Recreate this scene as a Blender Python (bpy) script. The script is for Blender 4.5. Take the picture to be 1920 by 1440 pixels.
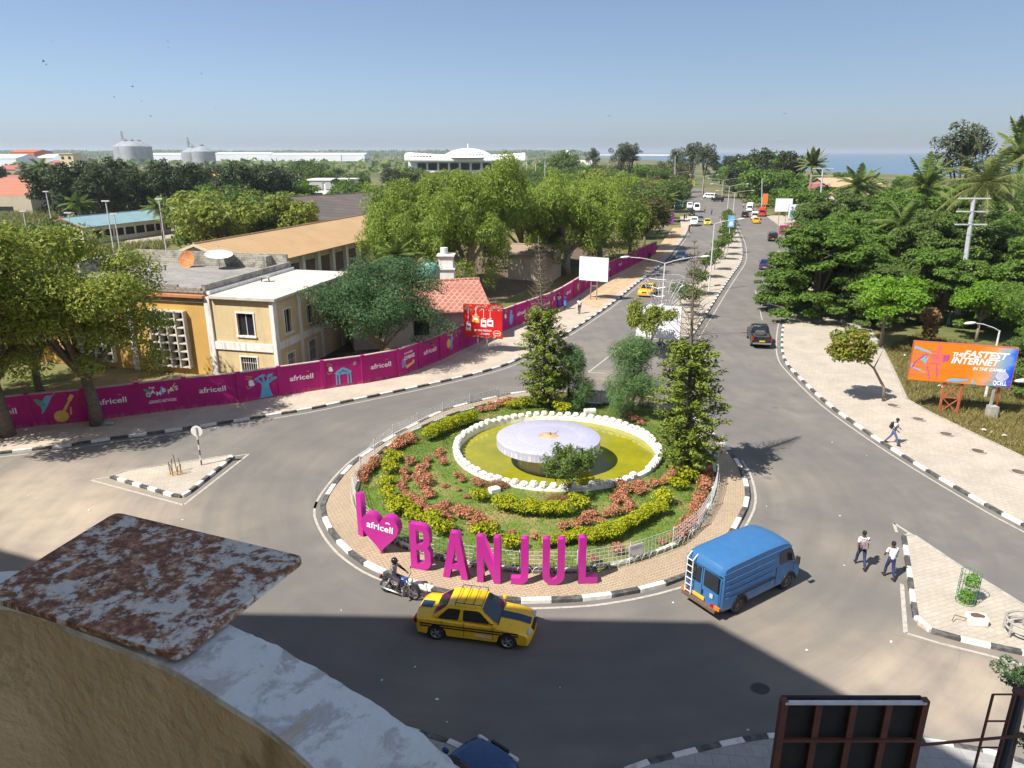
import bpy, bmesh, math, random
import numpy as np
from mathutils import Vector, Matrix
random.seed(7); rng = np.random.default_rng(7)
for o in list(bpy.data.objects): bpy.data.objects.remove(o)
SC = bpy.context.scene
C = SC.collection
# ---------------------------------------------------------------- camera, sky, sun
CAMZ = 17.3; FOC = 1340.0; PITCH = math.atan2(435, FOC)
cam_d = bpy.data.cameras.new('camera'); cam = bpy.data.objects.new('camera', cam_d); C.objects.link(cam)
cam_d.sensor_width = 36; cam_d.lens = 36*FOC/1920; cam_d.clip_start = 0.05; cam_d.clip_end = 60000
cam.location = (0, 0, CAMZ); cam.rotation_euler = (math.pi/2-PITCH, 0, 0)
SC.camera = cam
SUN_AZ = math.radians(33); SUN_EL = math.radians(50)      # direction shadows fall (from +X towards +Y), sun height
world = bpy.data.worlds.new('World'); SC.world = world; world.use_nodes = True
wn = world.node_tree; wbg = wn.nodes['Background']
sky = wn.nodes.new('ShaderNodeTexSky'); sky.sky_type = 'NISHITA'; sky.sun_disc = False
sky.sun_elevation = SUN_EL; sky.sun_rotation = math.atan2(math.cos(SUN_AZ), -math.sin(SUN_AZ))
sky.altitude = 0; sky.air_density = .65; sky.dust_density = 1.05; sky.ozone_density = 5.5
gam = wn.nodes.new('ShaderNodeGamma'); gam.inputs[1].default_value = .72      # an even, hazy sky all round
wn.links.new(sky.outputs[0], gam.inputs[0]); wn.links.new(gam.outputs[0], wbg.inputs[0]); wbg.inputs[1].default_value = 0.111
sun_d = bpy.data.lights.new('sun', 'SUN'); sun_d.energy = 4.4; sun_d.angle = math.radians(0.55); sun_d.color = (1.0, .955, .885)
sun = bpy.data.objects.new('sun', sun_d); C.objects.link(sun)
LD = Vector((math.cos(SUN_AZ)*math.cos(SUN_EL), math.sin(SUN_AZ)*math.cos(SUN_EL), -math.sin(SUN_EL)))
sun.rotation_euler = LD.to_track_quat('-Z', 'Y').to_euler()
SC.view_settings.view_transform = 'Standard'; SC.view_settings.look = 'None'
SC.view_settings.exposure = 0.98; SC.view_settings.gamma = 1.0
SC.cycles.use_denoising = True; SC.cycles.max_bounces = 4; SC.cycles.diffuse_bounces = 3; SC.cycles.use_adaptive_sampling = True; SC.cycles.adaptive_threshold = .025; SC.cycles.transparent_max_bounces = 8
SC.cycles.caustics_reflective = False; SC.cycles.caustics_refractive = False
# ---------------------------------------------------------------- survey: sight lines of the photograph onto a level or a distance
_c, _s = math.cos(PITCH), math.sin(PITCH)
def _ray(px, py):
    x, v = px-960, py-720
    return Vector((x, FOC*_c-v*_s, -(FOC*_s+v*_c)))
def G(px, py, z=0.0):
    d = _ray(px, py); return Vector((0, 0, CAMZ)) + d*((z-CAMZ)/d.z)
def Dp(px, py, Y):
    d = _ray(px, py); return Vector((0, 0, CAMZ)) + d*(Y/d.y)
def V(*a): return Vector(a)
# ---------------------------------------------------------------- node materials
class NT:
    def __init__(s, name, rough=.8, metal=0., spec=.5):
        s.m = bpy.data.materials.new(name); s.m.use_nodes = True
        s.t = s.m.node_tree; s.b = s.t.nodes['Principled BSDF']
        s.b.inputs['Roughness'].default_value = rough; s.b.inputs['Metallic'].default_value = metal
        s.b.inputs['Specular IOR Level'].default_value = spec
        s._p = None
    def n(s, typ, **kw):
        k = s.t.nodes.new('ShaderNode'+typ)
        for a, b in kw.items(): setattr(k, a, b)
        return k
    def put(s, sock, v):
        if isinstance(v, bpy.types.NodeSocket): s.t.links.new(v, sock)
        elif isinstance(v, (tuple, list)) and sock.type == 'RGBA': sock.default_value = (*v[:3], 1)
        else: sock.default_value = v
    @property
    def pos(s):
        if s._p is None: s._p = s.n('NewGeometry').outputs['Position']
        return s._p
    @property
    def obj(s): return s.n('TexCoord').outputs['Object']
    def map(s, v, scale=(1, 1, 1), rot=(0, 0, 0), loc=(0, 0, 0)):
        k = s.n('Mapping'); s.put(k.inputs[0], v); k.inputs[1].default_value = loc; k.inputs[2].default_value = rot; k.inputs[3].default_value = scale
        return k.outputs[0]
    def noise(s, scale, detail=4, vec=None, rough=.55, dist=0.):
        k = s.n('TexNoise'); s.put(k.inputs['Vector'], vec if vec is not None else s.pos)
        k.inputs['Scale'].default_value = scale; k.inputs['Detail'].default_value = detail; k.inputs['Roughness'].default_value = rough; k.inputs['Distortion'].default_value = dist
        return k.outputs['Fac']
    def ramp(s, f, stops):
        k = s.n('ValToRGB'); s.put(k.inputs[0], f); e = k.color_ramp.elements
        while len(e) < len(stops): e.new(.5)
        for i, (p, col) in enumerate(stops):
            e[i].position = p; e[i].color = (*col, 1) if isinstance(col, (tuple, list)) else (col, col, col, 1)
        return k.outputs[0]
    def rng(s, f, a, b, c=0., d=1.):
        k = s.n('MapRange'); s.put(k.inputs[0], f)
        for i, v in enumerate((a, b, c, d)): k.inputs[i+1].default_value = v
        return k.outputs[0]
    def mix(s, f, a, b, mode='MIX'):
        k = s.n('Mix', data_type='RGBA', blend_type=mode); s.put(k.inputs[0], f); s.put(k.inputs[6], a); s.put(k.inputs[7], b)
        return k.outputs[2]
    def math(s, op, a, b=0.):
        k = s.n('Math', operation=op); s.put(k.inputs[0], a); s.put(k.inputs[1], b); k.use_clamp = False
        return k.outputs[0]
    def dist(s, p):
        k = s.n('VectorMath', operation='DISTANCE'); s.put(k.inputs[0], s.pos); k.inputs[1].default_value = p
        return k.outputs['Value']
    def sep(s, v):
        k = s.n('SeparateXYZ'); s.put(k.inputs[0], v); return k.outputs
    def col(s, v): s.put(s.b.inputs['Base Color'], v); return s
    def rough(s, v): s.put(s.b.inputs['Roughness'], v); return s
    def bump(s, h, strength=.3, dist=.02):
        k = s.n('Bump'); k.inputs['Strength'].default_value = strength; k.inputs['Distance'].default_value = dist; s.put(k.inputs['Height'], h)
        s.t.links.new(k.outputs[0], s.b.inputs['Normal']); return s
M = {}
def pm(name, c1, c2=None, scale=3., rough=.8, metal=0., bump=0., spec=.4, detail=5, lo=.35, hi=.65, local=False, bdist=.02, stretch=None):
    """two-tone noisy surface"""
    if name in M: return M[name]
    t = NT(name, rough, metal, spec)
    v = t.obj if local else t.pos
    if stretch: v = t.map(v, stretch)
    if c2 is None: c2 = tuple(x*.82 for x in c1)
    f = t.noise(scale, detail, v)
    t.col(t.mix(t.rng(f, lo, hi), c1, c2))
    if bump: t.bump(t.noise(scale*4, 4, v), bump, bdist)
    M[name] = t.m; return t.m
def lin(r, g, b):
    f = lambda x: (x/255/12.92) if x/255 < .04045 else ((x/255+.055)/1.055)**2.4
    return (f(r), f(g), f(b))
# ---------------------------------------------------------------- mesh building
class MB:
    def __init__(s): s.v = []; s.f = []; s.mi = []; s.cur = 0
    def add(s, vs, fs):
        k = len(s.v); s.v += [tuple(v) for v in vs]
        for f in fs: s.f.append(tuple(i+k for i in f)); s.mi.append(s.cur)
        return s
    def box(s, c, d, rz=0., ux=None):
        """centre, full size"""
        hx, hy, hz = d[0]/2, d[1]/2, d[2]/2; cr, sr = math.cos(rz), math.sin(rz); vs = []
        for z in (-hz, hz):
            for x, y in ((-hx, -hy), (hx, -hy), (hx, hy), (-hx, hy)):
                vs.append((c[0]+x*cr-y*sr, c[1]+x*sr+y*cr, c[2]+z))
        return s.add(vs, [(3, 2, 1, 0), (4, 5, 6, 7), (0, 1, 5, 4), (1, 2, 6, 5), (2, 3, 7, 6), (3, 0, 4, 7)])
    def bar(s, a, b, w, h=None, up=(0, 0, 1)):
        """rectangular bar from a to b"""
        a, b = Vector(a), Vector(b); h = h or w; d = (b-a).normalized(); up = Vector(up)
        if abs(d.dot(up)) > .97: up = Vector((1, 0, 0))
        x = d.cross(up).normalized()*(w/2); y = x.cross(d).normalized()*(h/2); vs = []
        for p in (a, b):
            for q in (-x-y, x-y, x+y, -x+y): vs.append(p+q)
        return s.add(vs, [(3, 2, 1, 0), (4, 5, 6, 7), (0, 1, 5, 4), (1, 2, 6, 5), (2, 3, 7, 6), (3, 0, 4, 7)])
    def tube(s, pts, r, n=8, cap=True):
        pts = [Vector(p) for p in pts]; rs = r if isinstance(r, (list, tuple)) else [r]*len(pts); vs = []; fs = []
        up = Vector((0, 0, 1)); px = None
        for i, p in enumerate(pts):
            d = (pts[min(i+1, len(pts)-1)]-pts[max(i-1, 0)])
            if d.length < 1e-9: d = Vector((0, 0, 1))
            d.normalize()
            if px is None:
                a = up if abs(d.dot(up)) < .95 else Vector((1, 0, 0)); x = d.cross(a).normalized()
            else:
                x = (px-d*px.dot(d)); x = x.normalized() if x.length > 1e-6 else d.orthogonal().normalized()
            px = x; y = d.cross(x)
            for k in range(n):
                t = 2*math.pi*k/n; vs.append(p+(x*math.cos(t)+y*math.sin(t))*rs[i])
        for i in range(len(pts)-1):
            for k in range(n):
                a, b = i*n+k, i*n+(k+1) % n; fs.append((a, b, b+n, a+n))
        if cap: fs.append(tuple(range(n-1, -1, -1))); fs.append(tuple(range((len(pts)-1)*n, len(pts)*n)))
        return s.add(vs, fs)
    def cyl(s, c, r, h, n=16, r2=None):
        return s.tube([c, (c[0], c[1], c[2]+h)], [r, r if r2 is None else r2], n)
    def lathe(s, prof, c=(0, 0, 0), n=32, a0=0., a1=None, close=True):
        """profile [(r,z)] about a vertical axis"""
        vs = []; fs = []; full = a1 is None; m = n if full else n+1; a1 = a0+2*math.pi if full else a1
        for k in range(m):
            t = a0+(a1-a0)*k/n
            for r, z in prof: vs.append((c[0]+r*math.cos(t), c[1]+r*math.sin(t), c[2]+z))
        L = len(prof)
        for k in range(n):
            for j in range(L-1):
                a = k*L+j; b = ((k+1) % m)*L+j; fs.append((a, b, b+1, a+1))
        return s.add(vs, fs)
    def prism(s, poly, z0, z1, bottom=False):
        n = len(poly); vs = [(p[0], p[1], z0) for p in poly]+[(p[0], p[1], z1) for p in poly]
        ar = sum(poly[i][0]*poly[(i+1) % n][1]-poly[(i+1) % n][0]*poly[i][1] for i in range(n))
        fs = []
        for i in range(n):
            j = (i+1) % n; q = (i, j, n+j, n+i); fs.append(q if ar > 0 else q[::-1])
        top = tuple(range(n, 2*n)); fs.append(top if ar > 0 else top[::-1])
        if bottom: bt = tuple(range(n)); fs.append(bt[::-1] if ar > 0 else bt)
        return s.add(vs, fs)
    def sheet(s, poly, z):
        n = len(poly); ar = sum(poly[i][0]*poly[(i+1) % n][1]-poly[(i+1) % n][0]*poly[i][1] for i in range(n))
        t = tuple(range(n)); return s.add([(p[0], p[1], z) for p in poly], [t if ar > 0 else t[::-1]])
    def quad(s, a, b, c, d): return s.add([a, b, c, d], [(0, 1, 2, 3)])
    def ball(s, c, r, nu=10, nv=7):
        r = (r, r, r) if isinstance(r, (int, float)) else r; vs = []; fs = []
        for j in range(nv+1):
            p = math.pi*j/nv
            for i in range(nu):
                t = 2*math.pi*i/nu; vs.append((c[0]+r[0]*math.sin(p)*math.cos(t), c[1]+r[1]*math.sin(p)*math.sin(t), c[2]+r[2]*math.cos(p)))
        for j in range(nv):
            for i in range(nu):
                a = j*nu+i; b = j*nu+(i+1) % nu; fs.append((a, a+nu, b+nu, b))
        return s.add(vs, fs)
    def mesh(s, name, mats, smooth=False):
        me = bpy.data.meshes.new(name); me.from_pydata(s.v, [], s.f)
        mats = mats if isinstance(mats, (list, tuple)) else [mats]
        for m in mats: me.materials.append(m)
        if len(mats) > 1: me.polygons.foreach_set('material_index', s.mi)
        if smooth: me.polygons.foreach_set('use_smooth', [True]*len(me.polygons))
        me.update(); return me
    def build(s, name, mats, parent=None, smooth=False, loc=None, rz=0.):
        return ob(name, s.mesh(name, mats, smooth), parent, loc, rz)
def ob(name, me, parent=None, loc=None, rz=0.):
    o = bpy.data.objects.new(name, me); C.objects.link(o)
    if parent is not None: o.parent = parent
    if loc is not None: o.location = loc
    if rz: o.rotation_euler = (0, 0, rz)
    return o
def tag(o, label=None, cat=None, group=None, kind=None):
    if label: o['label'] = label
    if cat: o['category'] = cat
    if group: o['group'] = group
    if kind: o['kind'] = kind
    return o
def thing(name, label, cat, loc=(0, 0, 0), rz=0., group=None):
    o = ob(name, None, None, loc, rz); o.empty_display_size = .1
    return tag(o, label, cat, group)
def copy_tree(o, parent=None):
    c = o.copy(); C.objects.link(c)
    if parent is not None: c.parent = parent
    for ch in list(o.children): copy_tree(ch, c)
    return c
def auto_smooth(o, ang=40):
    me = o.data; me.polygons.foreach_set('use_smooth', [True]*len(me.polygons))
    try: me.set_sharp_from_angle(angle=math.radians(ang))
    except Exception: pass
    return o
def bevel(o, w, seg=2, ang=40):
    bm = bmesh.new(); bm.from_mesh(o.data); bmesh.ops.remove_doubles(bm, verts=bm.verts, dist=1e-5); bmesh.ops.recalc_face_normals(bm, faces=bm.faces)
    es = [e for e in bm.edges if len(e.link_faces) == 2 and e.calc_face_angle(0) > math.radians(ang)]
    bmesh.ops.bevel(bm, geom=es, offset=w, segments=seg, affect='EDGES', clamp_overlap=True)
    bm.to_mesh(o.data); bm.free(); return auto_smooth(o, 50)
def cr(pts, n=6, closed=False):
    """Catmull-Rom through points (any dimension)"""
    P = [np.array(p, float) for p in pts]; out = []; L = len(P)
    for i in range(L if closed else L-1):
        if closed: a, b, c, d = P[(i-1) % L], P[i], P[(i+1) % L], P[(i+2) % L]
        else: a, b, c, d = P[max(i-1, 0)], P[i], P[i+1], P[min(i+2, L-1)]
        for k in range(n):
            t = k/n; out.append(.5*((2*b)+(c-a)*t+(2*a-5*b+4*c-d)*t*t+(3*b-a-3*c+d)*t**3))
    if not closed: out.append(P[-1])
    return [tuple(p) for p in out]
def resample(pts, step, closed=False):
    P = [np.array(p[:2], float) for p in pts]
    if closed: P.append(P[0])
    seg = [np.linalg.norm(P[i+1]-P[i]) for i in range(len(P)-1)]; T = sum(seg); n = max(1, round(T/step)); st = T/n
    out = []; i = 0; acc = 0.
    for k in range(n+1):
        d = k*st
        while i < len(seg)-1 and acc+seg[i] < d-1e-9: acc += seg[i]; i += 1
        t = (d-acc)/seg[i] if seg[i] > 0 else 0; out.append(P[i]+(P[i+1]-P[i])*min(1, t))
    return out
# flat drawings (lettering, emblems): 2D outlines -> extruded mesh, local x right, y up, z out of the surface
def flat_mesh(name, splines, ext, mat, bev=0.):
    cu = bpy.data.curves.new(name, 'CURVE'); cu.dimensions = '2D'; cu.fill_mode = 'BOTH'; cu.extrude = ext/2
    for pts in splines:
        sp = cu.splines.new('POLY'); sp.points.add(len(pts)-1); sp.use_cyclic_u = True
        for q, p in zip(sp.points, pts): q.co = (p[0], p[1], 0, 1)
    o = bpy.data.objects.new('tmp', cu); me = bpy.data.meshes.new_from_object(o); me.name = name
    bpy.data.objects.remove(o); bpy.data.curves.remove(cu)
    for v in me.vertices: v.co.z += ext/2
    me.materials.clear(); me.materials.append(mat); return me
def text_mesh(name, s, size, mat, bold=0., ext=.004, shear=0., width=None, space=1., align='CENTER'):
    cu = bpy.data.curves.new(name, 'FONT'); cu.body = s; cu.size = size; cu.offset = bold*size; cu.extrude = ext/2; cu.shear = shear; cu.space_character = space; cu.align_x = align; cu.resolution_u = 3
    o = bpy.data.objects.new('tmp', cu); me = bpy.data.meshes.new_from_object(o); me.name = name
    bpy.data.objects.remove(o); bpy.data.curves.remove(cu)
    xs = [v.co.x for v in me.vertices] or [0, 1]; w = max(xs)-min(xs); cx = (max(xs)+min(xs))/2
    k = width/w if width else 1.
    for v in me.vertices:
        v.co.z += ext/2
        if width: v.co.x = (v.co.x-(cx if align == 'CENTER' else min(xs)))*k
    me.materials.clear(); me.materials.append(mat); return me
def frame(origin, xdir, up=(0, 0, 1)):
    """matrix whose x runs along xdir, y up, z out"""
    x = Vector(xdir).normalized(); y = Vector(up); y = (y-x*y.dot(x)).normalized(); z = x.cross(y)
    m = Matrix((x, y, z)).transposed().to_4x4(); m.translation = Vector(origin); return m
def place(o, m): o.matrix_world = m; return o
def circle(cx, cy, r, n=24, a0=0., a1=2*math.pi):
    return [(cx+r*math.cos(a0+(a1-a0)*k/n), cy+r*math.sin(a0+(a1-a0)*k/n)) for k in range(n)]
def inpoly(x, y, poly):
    r = False; j = len(poly)-1
    for i in range(len(poly)):
        if (poly[i][1] > y) != (poly[j][1] > y) and x < (poly[j][0]-poly[i][0])*(y-poly[i][1])/(poly[j][1]-poly[i][1])+poly[i][0]: r = not r
        j = i
    return r
def GP(pts, z=0.): return [tuple(G(x, y, z)[:2]) for x, y in pts]
# ================================================================ SETTING
def asphalt():
    t = NT('asphalt', .9, 0, .25)
    big = t.noise(.09, 5, None, .6); mid = t.noise(.6, 5); fine = t.noise(45, 3)
    c0 = t.n('VectorMath', operation='SUBTRACT'); t.put(c0.inputs[0], t.pos); c0.inputs[1].default_value = (1.6, 36.6, 0); sx = t.sep(c0.outputs[0])
    pol = t.n('CombineXYZ'); t.put(pol.inputs[0], t.math('MULTIPLY', t.math('ARCTAN2', sx[1], sx[0]), 1.1)); t.put(pol.inputs[1], t.math('MULTIPLY', t.dist((1.6, 36.6, 0)), 1.0))
    st1 = t.noise(1.3, 5, pol.outputs[0], .6); st2 = t.noise(.5, 4, t.map(t.pos, (1.6, .12, 1), (0, 0, .42)))
    near = t.rng(t.dist((1.6, 36.6, 0)), 19, 30); streak = t.math('ADD', t.math('MULTIPLY', st1, t.math('SUBTRACT', 1, near)), t.math('MULTIPLY', st2, near))
    base = t.mix(t.rng(mid, .3, .7), (.125, .118, .11), (.165, .154, .14))
    base = t.mix(t.rng(streak, .36, .7, 0, .5), base, (.098, .092, .086))
    # worn dark ring where traffic circles, pale dust where it does not
    r = t.dist((1.6, 36.6, 0)); ring = t.math('MULTIPLY', t.rng(r, 12.6, 14.0), t.rng(r, 20.5, 17.5))
    dust = t.rng(t.math('ADD', big, t.math('MULTIPLY', t.math('SUBTRACT', mid, .5), .35)), .47, .66)
    blobs = None
    for (px, py, rad, amt) in ((120, 970, 9, 1.), (330, 985, 7, .95), (30, 930, 8, .95), (1600, 1040, 3.6, .8), (1480, 1190, 4.6, 1.), (1640, 1250, 4.8, 1.), (1850, 1290, 4, .9), (1380, 1000, 1.8, .5),
                               (1500, 900, 4.0, .5), (1150, 715, 4, .6), (640, 800, 2.2, .35), (1750, 1330, 2.6, .8), (820, 1300, 2.2, .35), (1100, 1180, 1.5, .2), (560, 860, 3.0, .45)):
        p = G(px, py); d = t.rng(t.dist(tuple(p)), rad, rad*.15, 0, amt)
        blobs = d if blobs is None else t.math('MAXIMUM', blobs, d)
    wob = t.rng(mid, .2, .6, .5, 1.)
    f = t.math('MAXIMUM', t.math('MULTIPLY', blobs, wob), t.math('MULTIPLY', dust, .15))
    f = t.math('MULTIPLY', f, t.rng(ring, 0, 1, 1, .55))
    f = t.math('MULTIPLY', f, t.rng(streak, .3, .7, 1.15, .6)); col = t.mix(f, base, (.43, .345, .25))
    col = t.mix(t.rng(ring, 0, 1, 0, .35), col, (.105, .099, .092))
    pits = t.rng(t.noise(9, 2), .68, .74, 0, .5)
    col = t.mix(pits, col, (.05, .048, .045))
    crack = t.n('TexVoronoi', feature='DISTANCE_TO_EDGE'); t.put(crack.inputs['Vector'], t.map(t.pos, (1, 1, 1))); crack.inputs['Scale'].default_value = .3
    cm = t.math('MULTIPLY', t.rng(crack.outputs['Distance'], .006, .0, 0, .3), t.rng(t.noise(.25, 2), .55, .62))
    col = t.mix(cm, col, (.04, .037, .033))
    patch = t.n('TexVoronoi'); t.put(patch.inputs['Vector'], t.pos); patch.inputs['Scale'].default_value = .35; oil = t.math('MULTIPLY', t.rng(patch.outputs['Distance'], .16, .05), t.rng(t.noise(.6, 2), .55, .62, 0, .55)); col = t.mix(oil, col, (.06, .057, .054))
    spk = t.rng(t.noise(26, 2), .7, .75, 0, .5); col = t.mix(spk, col, (.42, .38, .33))
    col = t.mix(t.rng(fine, .3, .7, 0, .3), col, (.26, .235, .205))
    t.col(col).bump(fine, .35, .012); M['asphalt'] = t.m
asphalt()
def paving(name, c1, c2, mortar, bw, bh, rot=0., msz=.02):
    t = NT(name, .85, 0, .3); b = t.n('TexBrick'); t.put(b.inputs['Vector'], t.map(t.pos, (1, 1, 1), (0, 0, rot)))
    b.inputs['Scale'].default_value = 1; b.inputs['Brick Width'].default_value = bw; b.inputs['Row Height'].default_value = bh; b.inputs['Mortar Size'].default_value = msz
    t.put(b.inputs['Color1'], c1); t.put(b.inputs['Color2'], c2); t.put(b.inputs['Mortar'], mortar); b.offset = .5
    dirt = t.noise(.45, 6, None, .65); f2 = t.noise(6, 4)
    col = t.mix(t.rng(dirt, .38, .72, 0, .65), b.outputs[0], tuple(x*.62 for x in c2))
    col = t.mix(t.rng(f2, .3, .7, 0, .3), col, tuple(min(1, x*1.18) for x in c1))
    t.col(col).bump(b.outputs['Fac'], .4, -.01); M[name] = t.m
paving('pavers_tan', (.46, .36, .25), (.40, .31, .21), (.19, .14, .09), .24, .12, .3)
paving('pavers_pale', (.46, .405, .33), (.41, .36, .29), (.30, .255, .2), .42, .21, -.35, .012)
paving('slabs_left', (.47, .395, .315), (.42, .35, .28), (.32, .265, .205), .6, .6, .38, .012)
paving('slabs_grey', (.36, .35, .33), (.32, .31, .29), (.22, .21, .2), .5, .5, .1, .012)
def earth():
    t = NT('earth_and_grass', .95, 0, .1)
    n1 = t.noise(.05, 6, None, .6); n2 = t.noise(.7, 6, None, .65); n3 = t.noise(5, 4)
    dry = t.mix(t.rng(n2, .35, .65), (.30, .23, .12), (.19, .16, .075))
    green = t.mix(t.rng(n2, .35, .65), (.10, .125, .035), (.155, .16, .06))
    col = t.mix(t.rng(n1, .42, .58), green, dry)
    far = t.sep(t.pos)[1]
    col = t.mix(t.rng(far, 130, 420, 0, .85), col, t.mix(t.rng(t.noise(.012, 5), .4, .62), (.075, .105, .04), (.19, .17, .085)))
    col = t.mix(t.rng(n3, .35, .7, 0, .35), col, (.09, .08, .045))
    t.col(col).bump(n3, .5, .05); M['earth'] = t.m
earth()
sand = pm('sand', (.50, .36, .22), (.36, .25, .15), 1.2, .95, bump=.3)
leaf_soil = pm('soil', (.085, .06, .038), (.16, .115, .07), 1.5, .95, bump=.4)
paint_white = pm('road_paint', (.44, .40, .34), (.29, .265, .23), 6, .7, lo=.45, hi=.7)
kerb_w = pm('kerb_white', (.68, .65, .6), (.38, .345, .295), 3, .7, bump=.15, lo=.5, hi=.78)
kerb_k = pm('kerb_black', (.06, .059, .059), (.2, .18, .155), 4, .75, bump=.15, lo=.45, hi=.8)
concrete = pm('concrete', (.42, .39, .34), (.28, .26, .23), 2.5, .85, bump=.2)

m = MB(); m.sheet([(-30000, -400), (30000, -400), (30000, 45000), (-30000, 45000)], -.03)
tag(m.build('ground', M['earth']), kind='structure')
KA = [(-75, 22), (-45, 34.5)] + GP([(0, 851), (105, 840), (207, 824), (305, 811), (400, 797), (565, 771), (650, 754), (787, 726), (910, 697), (973, 674), (1062, 626), (1106, 598), (1148, 569), (1191, 534), (1240, 496), (1279, 450), (1291, 427), (1300, 405)])
KD = GP([(1435, 405), (1473, 437), (1500, 500), (1485, 582), (1470, 607), (1466, 645), (1471, 675), (1490, 700), (1550, 757), (1630, 815), (1715, 870), (1837, 942), (1920, 987)]) + [(26.3, 26.5), (30, 21), (38, 14), (60, 4)]
KA = cr(KA, 5); KD = cr(KD, 5)
far_l = GP([(1299, 393), (1280, 374), (1250, 358), (1215, 347)]); far_r = GP([(1255, 343), (1310, 354), (1365, 368), (1412, 384)])
ROAD = KA + far_l + far_r + KD + [(60, -40), (-75, -40)]
m = MB(); m.sheet(ROAD, 0.)
tag(m.build('road', M['asphalt']), kind='structure')
# ---- painted kerbs: every stone its own piece
def unit_stone(mat, nm):
    o = MB().box((0, 0, 0), (1, 1, 1)).build(nm, mat); o.scale = (1, 1, 1)
    me = o.data; bpy.data.objects.remove(o)
    bm = bmesh.new(); bm.from_mesh(me)
    bmesh.ops.bevel(bm, geom=[e for e in bm.edges if all(v.co.z > 0 for v in e.verts) or abs(e.verts[0].co.z-e.verts[1].co.z) > .5], offset=.035, segments=1, affect='EDGES'); bm.to_mesh(me); bm.free(); return me
ST_W = unit_stone(kerb_w, 'kerb_stone'); ST_K = unit_stone(kerb_k, 'kerb_stone'); ST_G = unit_stone(concrete, 'kerb_stone')
def kerb(pts, parent, step=1.0, w=.2, h=.15, closed=False, plain=False, z=0., off=0):
    P = resample(pts, step, closed)
    for i in range(len(P)-1):
        a, b = P[i], P[i+1]; d = b-a; L = float(np.linalg.norm(d)); c = (a+b)/2
        o = ob('kerb_stone', ST_G if plain else (ST_W if (i+off) % 2 else ST_K), parent, (c[0], c[1], z+h/2-.02+random.uniform(-.006, .006)), math.atan2(d[1], d[0])+random.uniform(-.012, .012))
        o.scale = (L*.985, w, h+.04)
def ribbon(pts, w, z=.006):
    m = MB(); P = [np.array(p[:2], float) for p in pts]; vs = []
    for i, p in enumerate(P):
        d = P[min(i+1, len(P)-1)]-P[max(i-1, 0)]; d = d/np.linalg.norm(d); nrm = np.array((-d[1], d[0]))*w/2
        vs += [(*(p+nrm), z), (*(p-nrm), z)]
    return m.add(vs, [(2*i, 2*i+1, 2*i+3, 2*i+2) for i in range(len(P)-1)])
def offset(pts, d, closed=False):
    P = [np.array(p[:2], float) for p in pts]; out = []; L = len(P)
    for i, p in enumerate(P):
        a, b = (P[(i-1) % L], P[(i+1) % L]) if closed else (P[max(i-1, 0)], P[min(i+1, L-1)])
        t = (b-a)/max(1e-9, np.linalg.norm(b-a)); out.append(tuple(p+np.array((-t[1], t[0]))*d))
    return out
PZ = .12
# left pavement: between kerb and boundary wall
WALL = [(-75, 27.5), (-45, 39.8)] + GP([(0, 805), (165, 789), (272, 775), (360, 764), (455, 754), (560, 736), (690, 717), (750, 705), (825, 675), (862, 657), (946, 619), (1041, 582), (1108, 537)]) + [(27.0, 131.0), (40, 172), (47, 205)]
m = MB(); KAin = offset(KA, .1); m.prism(list(KAin)+WALL[::-1], -.02, PZ)
pav_l = tag(m.build('pavement_left', M['slabs_left']), kind='structure')
kerb(KA[5:], pav_l, 1.05)
# sandy strip on the far half of the left pavement
def blobpoly(c, rx, ry, rz=0, n=22, j=.18):
    out = []
    for k in range(n):
        t = 2*math.pi*k/n; q = 1+random.uniform(-j, j); x, y = rx*q*math.cos(t), ry*q*math.sin(t)
        out.append((c[0]+x*math.cos(rz)-y*math.sin(rz), c[1]+x*math.sin(rz)+y*math.cos(rz)))
    return out
sand_strip = [G(1085, 570)[:2], G(1120, 580)[:2], G(1150, 556)[:2], G(1186, 530)[:2], G(1234, 492)[:2], G(1274, 447)[:2], G(1285, 428)[:2], G(1262, 428)[:2], G(1230, 470)[:2], G(1180, 510)[:2], G(1120, 540)[:2]]
m = MB(); m.sheet([tuple(p) for p in sand_strip], PZ+.006); tag(m.build('sand', sand), kind='structure')
# right pavement
BD = GP([(1560, 470), (1600, 560), (1652, 650), (1677, 702), (1700, 752), (1740, 775), (1815, 812), (1920, 862)]) + [(31.5, 33), (36, 27), (44, 19), (64, 9)]
KDn = [p for p in KD if p[1] < 210]
m = MB(); KDin = offset(KDn, .1); m.prism(list(KDin)+cr(GP([(1470, 405), (1515, 437)]), 2)[::1][0:0]+BD[::-1]+GP([(1530, 440), (1478, 405)]), -.02, PZ)
pav_r = tag(m.build('pavement_right', M['pavers_pale']), kind='structure')
kerb([p for p in KDn if p[1] < 175][::1], pav_r, 1.05)
m = MB()
for a, b in zip(BD[2:-2], BD[3:-1]): m.bar((*a, .1), (*b, .1), .12, .16)
edge = m.build('edging', concrete, pav_r)
# median strip
ML = cr(GP([(1193, 640), (1283, 557), (1330, 500), (1346, 474), (1356, 446), (1358, 427), (1355, 412), (1359, 407)]), 5); MR = cr(GP([(1296, 633), (1323, 591), (1358, 537), (1374, 514), (1390, 488), (1390, 458), (1380, 431), (1371, 412), (1364, 407)]), 5)
m = MB(); m.prism(MR+ML[::-1], -.02, PZ)
med = tag(m.build('median', M['pavers_pale']), kind='structure')
kerb(MR[:34], med, 1.05); kerb([G(1193, 640)[:2], G(1240, 648)[:2], G(1296, 633)[:2]], med, 1.05); kerb(ML[:26], med, 1.2, plain=True)
for a, b in (((1288, 588), (1322, 587)), ((1316, 541), (1350, 537))): kerb([G(*a)[:2], G(*b)[:2]], med, 1.1, z=PZ)
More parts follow.
